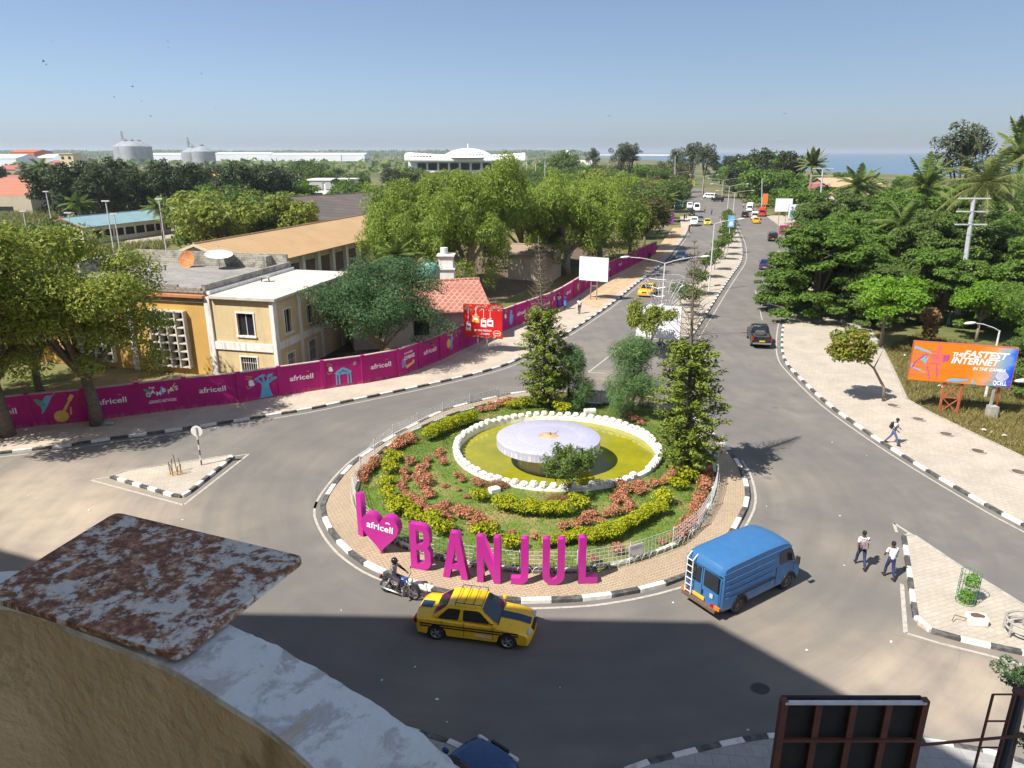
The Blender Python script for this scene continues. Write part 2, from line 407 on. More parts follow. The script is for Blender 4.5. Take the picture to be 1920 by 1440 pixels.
# triangular islands
TR = GP([(1694, 1008), (1702, 1060), (1714, 1150), (1720, 1172), (1738, 1183), (1765, 1192), (1825, 1207), (1920, 1227)]) + [(22.5, 20.3), (24, 20.2), (24.6, 21.5)] + GP([(1985, 1178), (1920, 1140), (1850, 1097), (1790, 1060), (1712, 1007), (1703, 1001)])
m = MB(); m.prism(TR, -.02, PZ)
isl_r = tag(m.build('traffic_island', M['pavers_pale']), kind='structure'); kerb(TR[:10], isl_r, .95); kerb(TR[10:]+TR[:1], isl_r, .95, plain=True, w=.12)
TL = GP([(209, 896), (265, 913), (322, 930), (336, 934), (347, 931), (358, 922), (440, 857), (432, 857), (230, 887)])
m = MB(); m.prism(TL, -.02, PZ)
isl_l = tag(m.build('traffic_island', M['pavers_pale']), kind='structure'); kerb(TL[:8], isl_l, .62); kerb(TL[7:]+TL[:1], isl_l, .9, plain=True, w=.1)
# hotel forecourt pavements
AC = GP([(1130, 1470), (1200, 1439), (1275, 1420), (1335, 1405), (1387, 1394), (1459, 1384), (1590, 1381), (1732, 1394), (1800, 1405), (1875, 1420), (1960, 1450)])
AC = cr(AC, 3)
m = MB(); m.prism(AC + [(16.5, 10), (2.2, 10), (2.6, 15.2)], -.02, PZ)
fore = tag(m.build('forecourt', M['slabs_grey']), kind='structure'); kerb(AC, fore, .82)
FL = [(-22, 22.5)] + GP([(500, 1290), (700, 1355), (800, 1383), (860, 1402)]) + [(-1.1, 17.0), (-.9, 15.5), (-.9, 9), (-22, 9)]
m = MB(); m.prism(cr(FL[:6], 3)+FL[6:], -.02, PZ)
fore2 = tag(m.build('forecourt', M['slabs_grey']), kind='structure'); kerb(cr(FL[:6], 3), fore2, 1.0)
# roundabout
OUTER = GP([(605, 950), (625, 912), (662, 870), (700, 842), (745, 815), (795, 788), (845, 766), (900, 752), (960, 739), (1010, 733), (1060, 732), (1115, 735), (1200, 742), (1270, 765), (1310, 792), (1335, 814), (1360, 837), (1385, 872), (1397, 900), (1401, 937), (1385, 975), (1345, 1035), (1290, 1078), (1242, 1095), (1192, 1107), (1147, 1115), (1090, 1122), (990, 1126), (940, 1124), (870, 1117), (815, 1106), (715, 1071), (672, 1047), (640, 1020), (615, 985)], .08)
OUTER = cr(OUTER, 3, True)
FENCE = GP([(662, 925), (669, 960), (690, 990), (735, 1018), (800, 1042), (860, 1058), (990, 1074), (1120, 1070), (1210, 1047), (1285, 1015), (1330, 958), (1345, 900), (1338, 852), (1310, 812), (1270, 780), (1200, 760), (1115, 757), (1060, 752), (1000, 748), (954, 748), (897, 762), (845, 777), (797, 797), (751, 818), (707, 850), (677, 888)], .15)
FENCE = cr(FENCE, 4, True)
m = MB(); m.prism(OUTER, -.02, PZ)
isl = tag(m.build('roundabout', M['pavers_tan']), kind='structure')
kerb(OUTER, isl, 1.25, w=.24, h=.17, closed=True)
kerb(offset(FENCE, .16, True), isl, 1.25, w=.18, h=.14, closed=True, z=PZ)
# painted edge lines
lines = [ribbon(offset(KA[6:], -.55), .12), ribbon(offset(KDn[6:], -.5), .12), ribbon(offset(MR, -.75), .13), ribbon([G(1103, 698)[:2]]+offset(ML, .55)[1:], .13),
         ribbon(offset(OUTER[:18], .42), .12), ribbon(offset(OUTER[50:], .42)+offset(OUTER[:3], .42)[:2], .12), ribbon(GP([(1103, 698), (1135, 700)]), .13),
         ribbon(GP([(169, 900), (344, 947)]), .13), ribbon(GP([(344, 947), (467, 851)]), .13), ribbon(GP([(467, 851), (169, 900)]), .1),
         ribbon(GP([(1676, 981), (1712, 1004), (1790, 1057), (1920, 1136)]), .14), ribbon(GP([(1676, 981), (1681, 998)]), .14), ribbon(GP([(1691, 1095), (1698, 1187)]), .16), ribbon(GP([(1698, 1187), (1765, 1207), (1850, 1228), (1930, 1250)]), .12),
         ribbon(GP([(1429, 600), (1424, 578)]), .12), ribbon(GP([(1420, 560), (1416, 545)]), .12)]
OWL = offset(OUTER, -.42, True)
for L in lines: tag(L.build('road_marking', paint_white), kind='structure')
# sea and far shore
t = NT('sea', .35, 0, .4); t.col(t.mix(t.rng(t.noise(.004, 4, t.map(t.pos, (1, 4, 1))), .4, .6), (.10, .17, .23), (.12, .19, .25))); t.bump(t.noise(.3, 4), .2, .3); M['sea'] = t.m
seap = [G(1085, 293)[:2], G(1150, 297)[:2], G(1260, 302)[:2], G(1330, 308)[:2], G(1450, 318)[:2], G(1620, 325)[:2], G(1790, 330)[:2], G(2000, 333)[:2], (9000, 800), (30000, 3000), (30000, 44000), (5200, 44000)]
m = MB(); m.sheet([tuple(p) for p in seap], -.01); tag(m.build('sea', M['sea']), kind='structure')
beach = pm('beach_sand', (.72, .66, .55), (.6, .54, .45), .02, .9)
m = MB(); m.sheet(GP([(1120, 289.2), (1300, 289.4), (1310, 291), (1240, 292), (1125, 291.2)]), .0); tag(m.build('beach', beach), kind='structure')
# ================================================================ ROUNDABOUT GARDEN, FOUNTAIN, LETTERS
PC = (2.69, 39.46); PR = 6.18; PS = .907      # pool centre, radius, flattening
def pool_r(a): return 1/math.hypot(math.cos(a)/PR, math.sin(a)/(PR*PS))
def fence_r(a):
    dx, dy = math.cos(a), math.sin(a); best = 8.
    for i in range(len(FENCE)):
        p, q = FENCE[i], FENCE[(i+1) % len(FENCE)]; ex, ey = q[0]-p[0], q[1]-p[1]; den = dx*ey-dy*ex
        if abs(den) < 1e-9: continue
        t = ((p[0]-PC[0])*ey-(p[1]-PC[1])*ex)/den; u = ((p[0]-PC[0])*dy-(p[1]-PC[1])*dx)/den
        if t > 0 and -1e-6 <= u <= 1+1e-6: best = t
    return best
def gz(x, y):
    """height of the planted mound"""
    dx, dy = x-PC[0], y-PC[1]; r = math.hypot(dx, dy); a = math.atan2(dy, dx); R = fence_r(a); q = pool_r(a)
    t = min(1, max(0, (r-q+.1)/max(.5, R-q+.1))); return .17+.2*(1-t)
t = NT('lawn', .9, 0, .2); n1 = t.noise(.5, 5, None, .65); n2 = t.noise(7, 5, None, .7)
cl = t.mix(t.rng(n2, .3, .7), (.075, .15, .022), (.15, .2, .04)); cl = t.mix(t.rng(n1, .48, .66), cl, t.mix(t.rng(n2, .3, .7), (.32, .25, .11), (.2, .18, .06)))
t.col(cl).bump(n2, .6, .06); M['lawn'] = t.m
m = MB(); NA, NR = 120, 12; vs = []; fs = []
for i in range(NA):
    a = 2*math.pi*i/NA; R = fence_r(a); q_ = pool_r(a)
    for j in range(NR+1):
        r = q_-.15+(R-q_+.15)*j/NR; x, y = PC[0]+r*math.cos(a), PC[1]+r*math.sin(a); vs.append((x, y, gz(x, y)+(random.uniform(-.025, .025) if 0 < j < NR else 0)))
for i in range(NA):
    for j in range(NR):
        a = i*(NR+1)+j; b = ((i+1) % NA)*(NR+1)+j; fs.append((a, b, b+1, a+1)[::-1])
m.add(vs, fs); garden = tag(m.build('garden_mound', M['lawn'], smooth=True), kind='structure')
# tufts of grass on the mound
def blades(n, fn, hmin, hmax, w):
    vs = np.zeros((n*3, 3)); k = 0
    while k < n:
        p = fn()
        if p is None: continue
        x, y, z = p; h = random.uniform(hmin, hmax); a = random.uniform(0, 6.283); lx, ly = random.gauss(0, .5)*h, random.gauss(0, .5)*h; ww = w*random.uniform(.6, 1.3)
        vs[3*k] = (x-ww*math.cos(a), y-ww*math.sin(a), z-.01); vs[3*k+1] = (x+ww*math.cos(a), y+ww*math.sin(a), z-.01); vs[3*k+2] = (x+lx, y+ly, z+h); k += 1
    return vs
def tri_mesh(name, vs, mat):
    n = len(vs)//3; me = bpy.data.meshes.new(name); me.vertices.add(n*3); me.vertices.foreach_set('co', np.asarray(vs, np.float32).ravel())
    me.loops.add(n*3); me.loops.foreach_set('vertex_index', np.arange(n*3, dtype=np.int32)); me.polygons.add(n)
    me.polygons.foreach_set('loop_start', np.arange(0, n*3, 3, dtype=np.int32)); me.polygons.foreach_set('loop_total', np.full(n, 3, np.int32))
    me.materials.append(mat); me.update(calc_edges=True); return me
def leafmat(name, cols, trans=.35, rough=.55):
    """foliage: colour varies from leaf to leaf, light comes through"""
    if name in M: return M[name]
    t = NT(name, rough, 0, .25); g = t.n('NewGeometry'); r = g.outputs['Random Per Island']
    c = t.ramp(r, [(i/(len(cols)-1), x) for i, x in enumerate(cols)])
    oi = t.n('ObjectInfo').outputs['Random']; c = t.mix(t.rng(oi, 0, 1, 0, .25), c, tuple(x*.6 for x in cols[0]))
    t.col(c); tr = t.n('BsdfTranslucent'); t.put(tr.inputs[0], t.mix(.5, c, (.5, .6, .1), 'MULTIPLY')); 
    t.put(tr.inputs[0], c); mx = t.n('MixShader'); mx.inputs[0].default_value = trans
    t.t.links.new(t.b.outputs[0], mx.inputs[1]); t.t.links.new(tr.outputs[0], mx.inputs[2])
    t.t.links.new(mx.outputs[0], t.t.nodes['Material Output'].inputs[0]); M[name] = t.m; return t.m
lf_grass = leafmat('grass_blades', [(.08, .17, .022), (.16, .24, .04), (.32, .28, .1)])
def gpt():
    a = random.uniform(0, 6.283); R = fence_r_t[int(a/6.2832*720) % 720]; q = pool_r(a); r = math.sqrt(random.uniform((q+.1)**2, (R-.05)**2)); x, y = PC[0]+r*math.cos(a), PC[1]+r*math.sin(a)
    t = min(1, max(0, (r-q+.1)/max(.5, R-q+.1))); return x, y, .17+.2*(1-t)
fence_r_t = [fence_r(k*2*math.pi/720) for k in range(720)]
tag(ob('grass', tri_mesh('grass', blades(42000, gpt, .05, .16, .018), lf_grass)), 'short green grass of the roundabout garden', 'grass', kind='stuff')
# ---- fountain
white_paint = pm('white_limewash', (.80, .78, .74), (.42, .39, .33), 2.4, .8, bump=.3, lo=.52, hi=.78)
ft = thing('fountain', 'white crenellated round pool with mosaic mushroom disc in the roundabout', 'fountain', (PC[0], PC[1], -.46)); ft.scale = (1, PS, 1)
m = MB(); m.lathe([(PR, .3), (PR, 1.02), (PR-.32, 1.02), (PR-.4, .2)], n=96)
m.build('basin_wall', white_paint, ft, smooth=False)
def blk():
    mm = MB(); mm.box((0, 0, .11), (.39, .38, .26)); o = mm.build('rim_block', white_paint); bevel(o, .06, 2); me = o.data; bpy.data.objects.remove(o); return me
BL = blk(); NB = 72
for k in range(NB):
    a = 2*math.pi*k/NB
    if 1.53*math.pi < a < 1.565*math.pi or random.random() < .02: continue
    o = ob('rim_block', BL, ft, ((PR-.16)*math.cos(a), (PR-.16)*math.sin(a), 1.01), a+math.pi/2+random.uniform(-.1, .1)); o.scale = (random.uniform(.82, 1.12), random.uniform(.9, 1.08), random.uniform(.65, 1.2))
t = NT('algae_water', .08, 0, .5); _a = t.mix(t.rng(t.noise(.8, 6, None, .65), .3, .7), (.30, .275, .010), (.20, .20, .016)); t.col(t.mix(t.rng(t.noise(5, 4), .64, .7, 0, .6), _a, (.36, .33, .06))); t.bump(t.noise(3, 3), .06, .03); M['algae'] = t.m
m = MB(); m.sheet(circle(0, 0, PR-.36, 96), .70); m.build('water', M['algae'], ft)
def mosaic():
    t = NT('mosaic_tiles', .35, 0, .5); p = t.obj; s = t.sep(p)
    at = t.math('ARCTAN2', s[1], s[0]); rad = t.math('SQRT', t.math('ADD', t.math('MULTIPLY', s[0], s[0]), t.math('MULTIPLY', s[1], s[1])))
    cv = t.n('CombineXYZ'); t.put(cv.inputs[0], t.math('MULTIPLY', at, 2.9)); t.put(cv.inputs[1], t.math('ADD', rad, s[2]))
    b = t.n('TexBrick'); t.put(b.inputs['Vector'], cv.outputs[0]); b.inputs['Scale'].default_value = 1; b.inputs['Brick Width'].default_value = .14; b.inputs['Row Height'].default_value = .14; b.inputs['Mortar Size'].default_value = .006; b.offset = 0.
    t.put(b.inputs['Color1'], (.38, .38, .52)); t.put(b.inputs['Color2'], (.44, .435, .55)); t.put(b.inputs['Mortar'], (.34, .33, .40))
    grime = t.noise(1.1, 5, p); edge = t.rng(s[2], 1.98, 2.12, 1, 0)
    c = t.mix(t.rng(grime, .45, .75, 0, .55), b.outputs[0], (.50, .45, .42))
    ring = t.math('MULTIPLY', t.rng(t.math('ABSOLUTE', t.math('SUBTRACT', rad, 1.75)), .0, .06, .5, 0), 1.); c = t.mix(ring, c, (.55, .5, .47))
    strk = t.noise(9, 2, t.map(p, (1, 1, .05))); c = t.mix(t.math('MULTIPLY', edge, t.rng(strk, .5, .62)), c, (.66, .6, .5))
    t.col(c).bump(b.outputs['Fac'], .2, -.004); M['mosaic'] = t.m
mosaic()
DC = (-.62, -1.85); DZ = .14
m = MB(); m.lathe([(0, 2.27), (1.6, 2.27), (1.72, 2.25), (1.8, 2.25), (2.85, 2.24), (2.95, 2.2), (2.95, 1.74), (2.85, 1.7), (1.7, 1.68)], n=96)
o = m.build('disc', M['mosaic'], ft, loc=(DC[0], DC[1], DZ)); auto_smooth(o, 35)
m = MB(); m.lathe([(1.75, 1.7), (1.75, .6), (1.85, .5), (2.05, .2)], n=64); o = m.build('stem', M['mosaic'], ft, loc=(DC[0], DC[1], DZ)); auto_smooth(o, 35)
m = MB(); m.lathe([(0, 2.33), (.25, 2.31), (.5, 2.285), (.62, 2.26)], n=26)
m.v = [(x+random.uniform(-.05, .05), y+random.uniform(-.05, .05), z+random.uniform(-.008, .01)) for x, y, z in m.v]; m.build('sand_patch', sand, ft, loc=(DC[0], DC[1], DZ))
m = MB(); m.tube([(.35, .25, 2.3), (.6, .42, 2.42)], .014, 5); m.build('pipe', pm('rusty_steel', (.16, .075, .04), (.09, .06, .05), 8, .8), ft, loc=(DC[0], DC[1], DZ))
m = MB(); m.tube([(.1, .05, 2.3), (.12, .06, 2.42)], .04, 8); m.build('nozzle', pm('rusty_steel', (.16, .075, .04), (.09, .06, .05), 8, .8), ft, loc=(DC[0], DC[1], DZ))
for (px, py, rz_) in ((1106, 772, .1), (927, 922, .5)):
    p = G(px, py, .35); mm = MB(); mm.box((0, 0, .13), (.85 if px > 1000 else .6, .4, .3)); o = mm.build('concrete_block', white_paint, loc=(p.x, p.y, gz(p.x, p.y)-.02), rz=rz_); bevel(o, .04)
    tag(o, 'loose white concrete slab lying behind the pool rim' if px > 1000 else 'loose white block tumbled on the lawn before the pool', 'block')
# ---- letters  I (heart) BANJUL
mag = NT('magenta_paint', .38, 0, .5); mag.col(mag.mix(mag.rng(mag.noise(2.2, 6, None, .65), .4, .75), (.44, .018, .25), (.36, .03, .2))); mag = mag.m
mag_side = mag
LH = 2.15
def arc(cx, cy, rx, ry, a0, a1, n=10): return [(cx+rx*math.cos(math.radians(a0+(a1-a0)*k/n)), cy+ry*math.sin(math.radians(a0+(a1-a0)*k/n))) for k in range(n+1)]
def letter(ch):
    h = LH; s = .3
    if ch == 'I': return [[(-.16, 0), (.16, 0), (.16, h), (-.16, h)]]
    if ch == 'B':
        w = .95; o = [(0, 0)]+arc(w-.42, .42, .42, .42, -90, 0)+[(w, h*.44)]+arc(w-.16, h*.5, .1, .09, -60, -180, 4)[1:3]+arc(w-.42, h-.42, .4, .42, 0, 90)+[(0, h)]
        o = [(0, 0)]+arc(w-.40, .40, .40, .40, -90, 0, 7)+[(w, h*.42), (w-.14, h*.515), (w-.02, h*.6)]+arc(w-.42, h-.40, .40, .40, 0, 90, 7)+[(0, h)]
        return [o, [(s, .28), (w-.42, .28)]+arc(w-.42, .4, .13, .12, -90, 0, 4)+[(w-.29, h*.38)]+arc(w-.42, h*.38, .13, .12, 0, 90, 4)+[(s, h*.38+.12)],
                [(s, h*.57), (w-.44, h*.57)]+arc(w-.44, h*.57+.12, .13, .12, -90, 0, 4)+[(w-.31, h-.4)]+arc(w-.44, h-.4, .13, .12, 0, 90, 4)+[(s, h-.28)]]
    if ch == 'A': return [[(0, 0), (.3, 0), (.385, .42), (.735, .42), (.82, 0), (1.12, 0), (.74, h), (.38, h)], [(.435, .68), (.56, 1.5), (.685, .68)]]
    if ch == 'N': return [[(0, 0), (.28, 0), (.28, 1.2), (.72, 0), (1.0, 0), (1.0, h), (.72, h), (.72, .95), (.3, h), (0, h)]]
    if ch == 'J': return [[(-.12, 0), (.2, 0)]+arc(.24, .36, .36, .36, -90, 0, 7)+[(.6, h), (.3, h), (.3, .42)]+arc(.2, .40, .1, .12, 0, -90, 4)+[(-.12, .28)]]
    if ch == 'U': return [[(0, h), (0, .42)]+arc(.46, .44, .46, .44, 180, 360, 12)+[(.92, h), (.62, h), (.62, .45)]+arc(.46, .45, .16, .17, 0, -180, 8)+[(.3, h)]]
    if ch == 'L': return [[(0, 0), (.8, 0), (.8, .3), (.3, .3), (.3, h), (0, h)]]
FC = (1.29, 36.95)
def letter_at(ch, px, py, nm, lab, depth=.3):
    p = G(px, py, PZ); a = math.atan2(p.y-FC[1], p.x-FC[0]); out = Vector((math.cos(a), math.sin(a), 0))
    face = (out*.55+Vector((-.12, -1, 0))*.45).normalized() if ch != 'I' else (out*.8+Vector((.1, -1, 0))*.35).normalized()
    xd = Vector((-face.y, face.x, 0)); sp = letter(ch); xs = [q[0] for s_ in sp for q in s_]; cx = (min(xs)+max(xs))/2
    me = flat_mesh(nm, [[(x-cx, y) for x, y in s_] for s_ in sp], depth, mag)
    o = ob(nm, me); place(o, frame((p.x, p.y, PZ+.02), xd))
    tag(o, lab, 'letter', 'giant magenta letters on the roundabout rim'); return o
letter_at('I', 685, 1000, 'letter_i', 'tall magenta letter I standing left of the heart')
letter_at('B', 795, 1062, 'letter_b', 'giant magenta letter B standing right of the heart')
letter_at('A', 858, 1078, 'letter_a', 'giant magenta letter A between B and N')
letter_at('N', 919, 1086, 'letter_n', 'giant magenta letter N between A and J')
letter_at('J', 975, 1089, 'letter_j', 'giant magenta letter J between N and U')
letter_at('U', 1037, 1090, 'letter_u', 'giant magenta letter U between J and L')
letter_at('L', 1100, 1087, 'letter_l', 'giant magenta letter L, last of the word by the fence')
p = G(723, 1030, PZ); a = math.atan2(p.y-FC[1], p.x-FC[0]); face = (Vector((math.cos(a), math.sin(a), 0))*.5+Vector((.05, -1, 0))*.5).normalized(); xd = Vector((-face.y, face.x, 0))
hp = []
for k in range(60):
    t_ = 2*math.pi*k/60; hp.append((.92*math.sin(t_)**3*1.0, (13*math.cos(t_)-5*math.cos(2*t_)-2*math.cos(3*t_)-math.cos(4*t_))*.066+1.12))
heart = ob('heart_sign', flat_mesh('heart_sign', [hp], .42, mag)); place(heart, frame((p.x, p.y, PZ+.01), xd))
tag(heart, 'big magenta heart with white wordmark between the letters I and B', 'heart sign')
white_flat = pm('white_print', (.86, .86, .86), (.78, .78, .78), 3, .5)
o = ob('lettering', text_mesh('lettering', 'africell', .44, white_flat, .014, .012, width=1.3), heart); o.matrix_parent_inverse = Matrix(); o.location = (0.0, 1.2, .424); o.rotation_euler = (0, 0, -.12)
m = MB()
for r_ in (.06, .1):
    A_ = arc(.42, 1.52, r_, r_, 20, 150, 6); m.add([(x, y, .43) for x, y in A_]+[(x*.0+.42+(x-.42)*1.35, 1.52+(y-1.52)*1.35, .43) for x, y in A_], [(i, i+1, i+8, i+7)[::-1] for i in range(6)])
m.build('signal_mark', white_flat, heart)
# ---- mesh fence round the garden
galv = pm('galvanised', (.66, .66, .65), (.5, .5, .5), 5, .5, .1)
fn = thing('garden_fence', 'low white wire mesh fence on posts around the roundabout garden', 'fence')
FP = resample(FENCE, 2.45, True); FP = FP[:-1]
for i in range(len(FP)):
    a, b = FP[i], FP[(i+1) % len(FP)]
    pxg = (a+b)/2
    m = MB(); m.tube([(a[0], a[1], .1), (a[0], a[1], 1.22)], .028, 6); m.build('post', galv, fn)
    if 4.6 < pxg[0] < 7.0 and pxg[1] > 44: continue
    front = pxg[1] < 33
    m = MB(); d = b-a; L = np.linalg.norm(d)
    nz = 5
    for j in range(nz+1):
        z = .24+j*.175 if not front else .22+j*.185
        sag = .0
        m.bar((a[0], a[1], z), (b[0], b[1], z), .014, .014)
    nv = max(2, int(L/.19))
    for j in range(1, nv):
        q = a+d*j/nv; m.bar((q[0], q[1], .22), (q[0], q[1], 1.12 if not front else 1.15), .014, .014)
    m.build('mesh_panel', galv, fn)
gate = thing('garden_gate', 'small galvanised mesh gate at the back of the roundabout garden', 'gate')
ga, gb = G(1100, 757, .15), G(1127, 760, .15)
for q in (ga, gb):
    m = MB(); m.tube([(q.x, q.y, .1), (q.x, q.y, 1.35)], .045, 8); m.build('post', galv, gate)
m = MB(); m.bar((ga.x, ga.y, 1.2), (gb.x, gb.y, 1.2), .03); m.bar((ga.x, ga.y, .25), (gb.x, gb.y, .25), .03)
for k in range(1, 9): q = ga.lerp(gb, k/9); m.bar((q.x, q.y, .25), (q.x, q.y, 1.2), .012)
m.build('gate_leaf', galv, gate)
hoop = thing('hoop_edging', 'row of thin pale wire hoops along the foot of the garden fence', 'edging')
HP = resample(offset(FENCE, -.1, True), .42, True); hm = None
for i in range(len(HP)-1):
    a, b = HP[i], HP[i+1]
    if a[1] > 37: continue
    if hm is None:
        m = MB(); m.tube([(.21*math.cos(t_), 0, .3*math.sin(t_)) for t_ in [math.pi*k/8 for k in range(9)]], .011, 4, False); hm = m.mesh('hoop', galv)
    c = (a+b)/2; ob('hoop', hm, hoop, (c[0], c[1], .2), math.atan2(*(b-a)[::-1]))
plq = thing('notice_board', 'small white notice plate with grey lines wired to the garden fence', 'sign')
p0 = G(1180, 1032, .75)
i0 = min(range(len(FENCE)), key=lambda i: math.hypot(FENCE[i][0]-p0.x, FENCE[i][1]-p0.y)); ta = Vector((*FENCE[(i0+1) % len(FENCE)], 0))-Vector((*FENCE[i0-1], 0))
if ta.x < 0: ta = -ta
q0 = Vector((*FENCE[i0], 0)); mm = frame((q0.x, q0.y, .55), ta)
m = MB(); m.box((0, .26, .06), (.74, .52, .02)); b_ = m.build('board', pm('plate_white', (.72, .7, .72), (.6, .58, .62), 2, .4), plq)
m = MB()
for yy in (.42, .36): m.box((0, yy, .075), (.6, .014, .004))
m.box((-.28, .08, .075), (.06, .06, .004)); m.build('print', pm('grey_print', (.18, .17, .22)), plq)
place(plq, mm)
# ================================================================ BUILDINGS
def holes_wall(name, w, h, holes, th, mat, mtx, parent):
    """upright wall with real openings; local x along, y up, z outwards (outer face at z=0)"""
    sp = [[(0, 0), (w, 0), (w, h), (0, h)]]+[[(a, b), (c, b), (c, d), (a, d)] for a, b, c, d in holes]
    o = ob(name, flat_mesh(name, sp, th, mat), parent); o.matrix_parent_inverse = Matrix()
    o.matrix_basis = mtx @ Matrix.Translation((0, 0, -th)); return o
def xf(o, mtx): o.matrix_parent_inverse = Matrix(); o.matrix_basis = mtx; return o
glass_dark = NT('dark_glass', .08, 0, .6); glass_dark.col((.02, .024, .028)); glass_dark = glass_dark.m
def stained(name, base, dirt, streak=(.3, .28, .24), amt=.6, sc=1.0):
    t = NT(name, .9, 0, .2); n1 = t.noise(.9*sc, 6, None, .65); n2 = t.noise(3.2*sc, 5, t.map(t.pos, (1, 1, .12)), .6); n3 = t.noise(14, 4)
    c = t.mix(t.rng(n1, .35, .7, 0, .8), base, dirt); c = t.mix(t.rng(n2, .52, .75, 0, amt), c, streak); c = t.mix(t.rng(n3, .4, .7, 0, .2), c, tuple(x*.7 for x in base))
    t.col(c).bump(n3, .25, .01); M[name] = t.m; return t.m
ochre = stained('ochre_plaster', (.58, .36, .105), (.50, .29, .085), (.36, .26, .13), .7)
cream_y = stained('cream_plaster', (.64, .50, .28), (.56, .43, .235), (.36, .30, .2), .75)
white_w = stained('whitewashed_plaster', (.78, .75, .70), (.64, .61, .56), (.30, .28, .25), .85)
roof_pale = stained('pale_screed', (.58, .54, .47), (.44, .41, .355), (.33, .31, .275), .7, .5)
roof_dark = stained('weathered_screed', (.30, .285, .26), (.17, .165, .155), (.11, .11, .105), .6, .5)
blockwork = NT('grey_blockwork', .95, 0, .2); _b = blockwork.n('TexBrick'); 
_sv = blockwork.sep(blockwork.pos); _cv = blockwork.n('CombineXYZ'); blockwork.put(_cv.inputs[0], blockwork.math('ADD', _sv[0], blockwork.math('MULTIPLY', _sv[1], .9))); blockwork.put(_cv.inputs[1], _sv[2])
blockwork.put(_b.inputs['Vector'], _cv.outputs[0]); _b.inputs['Scale'].default_value = 1; _b.inputs['Brick Width'].default_value = .45; _b.inputs['Row Height'].default_value = .22; _b.inputs['Mortar Size'].default_value = .018
blockwork.put(_b.inputs['Color1'], (.36, .335, .28)); blockwork.put(_b.inputs['Color2'], (.25, .235, .2)); blockwork.put(_b.inputs['Mortar'], (.48, .45, .38))
blockwork.col(blockwork.mix(blockwork.rng(blockwork.noise(1.3, 5), .45, .65, 0, .7), _b.outputs[0], (.10, .1, .09))).bump(_b.outputs['Fac'], .5, -.02); blockwork = blockwork.m
def corr(name, c1, c2, period, rotz, rough=.55, metal=0.):
    """corrugated sheet: ribs run down the slope"""
    t = NT(name, rough, metal, .4); w = t.n('TexWave', wave_type='BANDS', bands_direction='X'); t.put(w.inputs['Vector'], t.map(t.pos, (1, 1, 1), (0, 0, rotz))); w.inputs['Scale'].default_value = .31/period
    c = t.mix(t.rng(t.noise(.35, 5), .35, .7), c1, c2); c = t.mix(t.rng(w.outputs['Fac'], .0, .35, .3, 0), c, tuple(x*.55 for x in c2))
    t.col(c).bump(w.outputs['Fac'], .7, .04); M[name] = t.m; return t.m
# ---- two-storey yellow house behind the wall
YO = Vector((-18.4, 54.2, 0)); YU = Vector((-.972, .234, 0)); YV = Vector((.234, .972, 0))
yb = thing('yellow_building', 'weathered ochre and cream two-storey building with flat roofs behind the magenta wall', 'building', YO)
def yp(u, v, z=0): return YU*u+YV*v+Vector((0, 0, z))
ZR = 6.5
front = frame((0, 0, 0), -YU)                     # x runs right along the front; origin at the right corner
def fr(u0): return frame(yp(u0, 0), -YU)
rightm = frame((0, 0, 0), YV)
wf = [(5.6-3.36, .55, 5.6-1.95, 1.75), (5.6-3.3, 3.5, 5.6-1.85, 5.3)]
holes_wall('wall', 5.6, ZR, wf, .25, cream_y, fr(5.6), yb)
wr = [(1.3, .4, 2.4, 1.8), (1.4, 3.5, 2.4, 5.4), (4.75, .2, 6.0, 2.0), (4.9, 3.5, 5.8, 5.0), (9.2, 3.5, 10.2, 5.2)]
holes_wall('wall', 12.8, ZR, wr, .25, cream_y, rightm, yb)
def window(parent, mtx, r, bars=False, frame_m=None, shade=.18, proud=.05):
    x0, y0, x1, y1 = r; fm = frame_m or white_w
    m = MB()
    for c, d in ((((x0+x1)/2, y0-.06, proud/2), (x1-x0+.3, .14, proud+.12)), (((x0+x1)/2, y1+.05, proud/2), (x1-x0+.24, .1, proud+.02)), ((x0-.05, (y0+y1)/2, proud/2), (.1, y1-y0, proud)), ((x1+.05, (y0+y1)/2, proud/2), (.1, y1-y0, proud))): m.box(c, d)
    w = m.build('window', fm, parent); xf(w, mtx)
    m = MB(); m.quad((x0, y0, -shade), (x1, y0, -shade), (x1, y1, -shade), (x0, y1, -shade)); xf(m.build('pane', glass_dark, w), Matrix())
    m = MB(); n = 7 if bars else 2
    for k in range(0 if bars else 1, n+(1 if bars else 0)):
        x = x0+(x1-x0)*k/n; m.box((x, (y0+y1)/2, -.05 if bars else -.13), (.025 if bars else .05, y1-y0, .02 if bars else .04))
    if bars: m.box(((x0+x1)/2, y0+(y1-y0)*.6, -.04), (x1-x0, .03, .02))
    xf(m.build('bars' if bars else 'mullion', white_w if bars else pm('alu', (.6, .6, .6)), w), Matrix()); return w
window(yb, fr(5.6), wf[0], True); window(yb, fr(5.6), wf[1])
for i, r in enumerate(wr): window(yb, rightm, r, i in (0, 2), proud=.04)
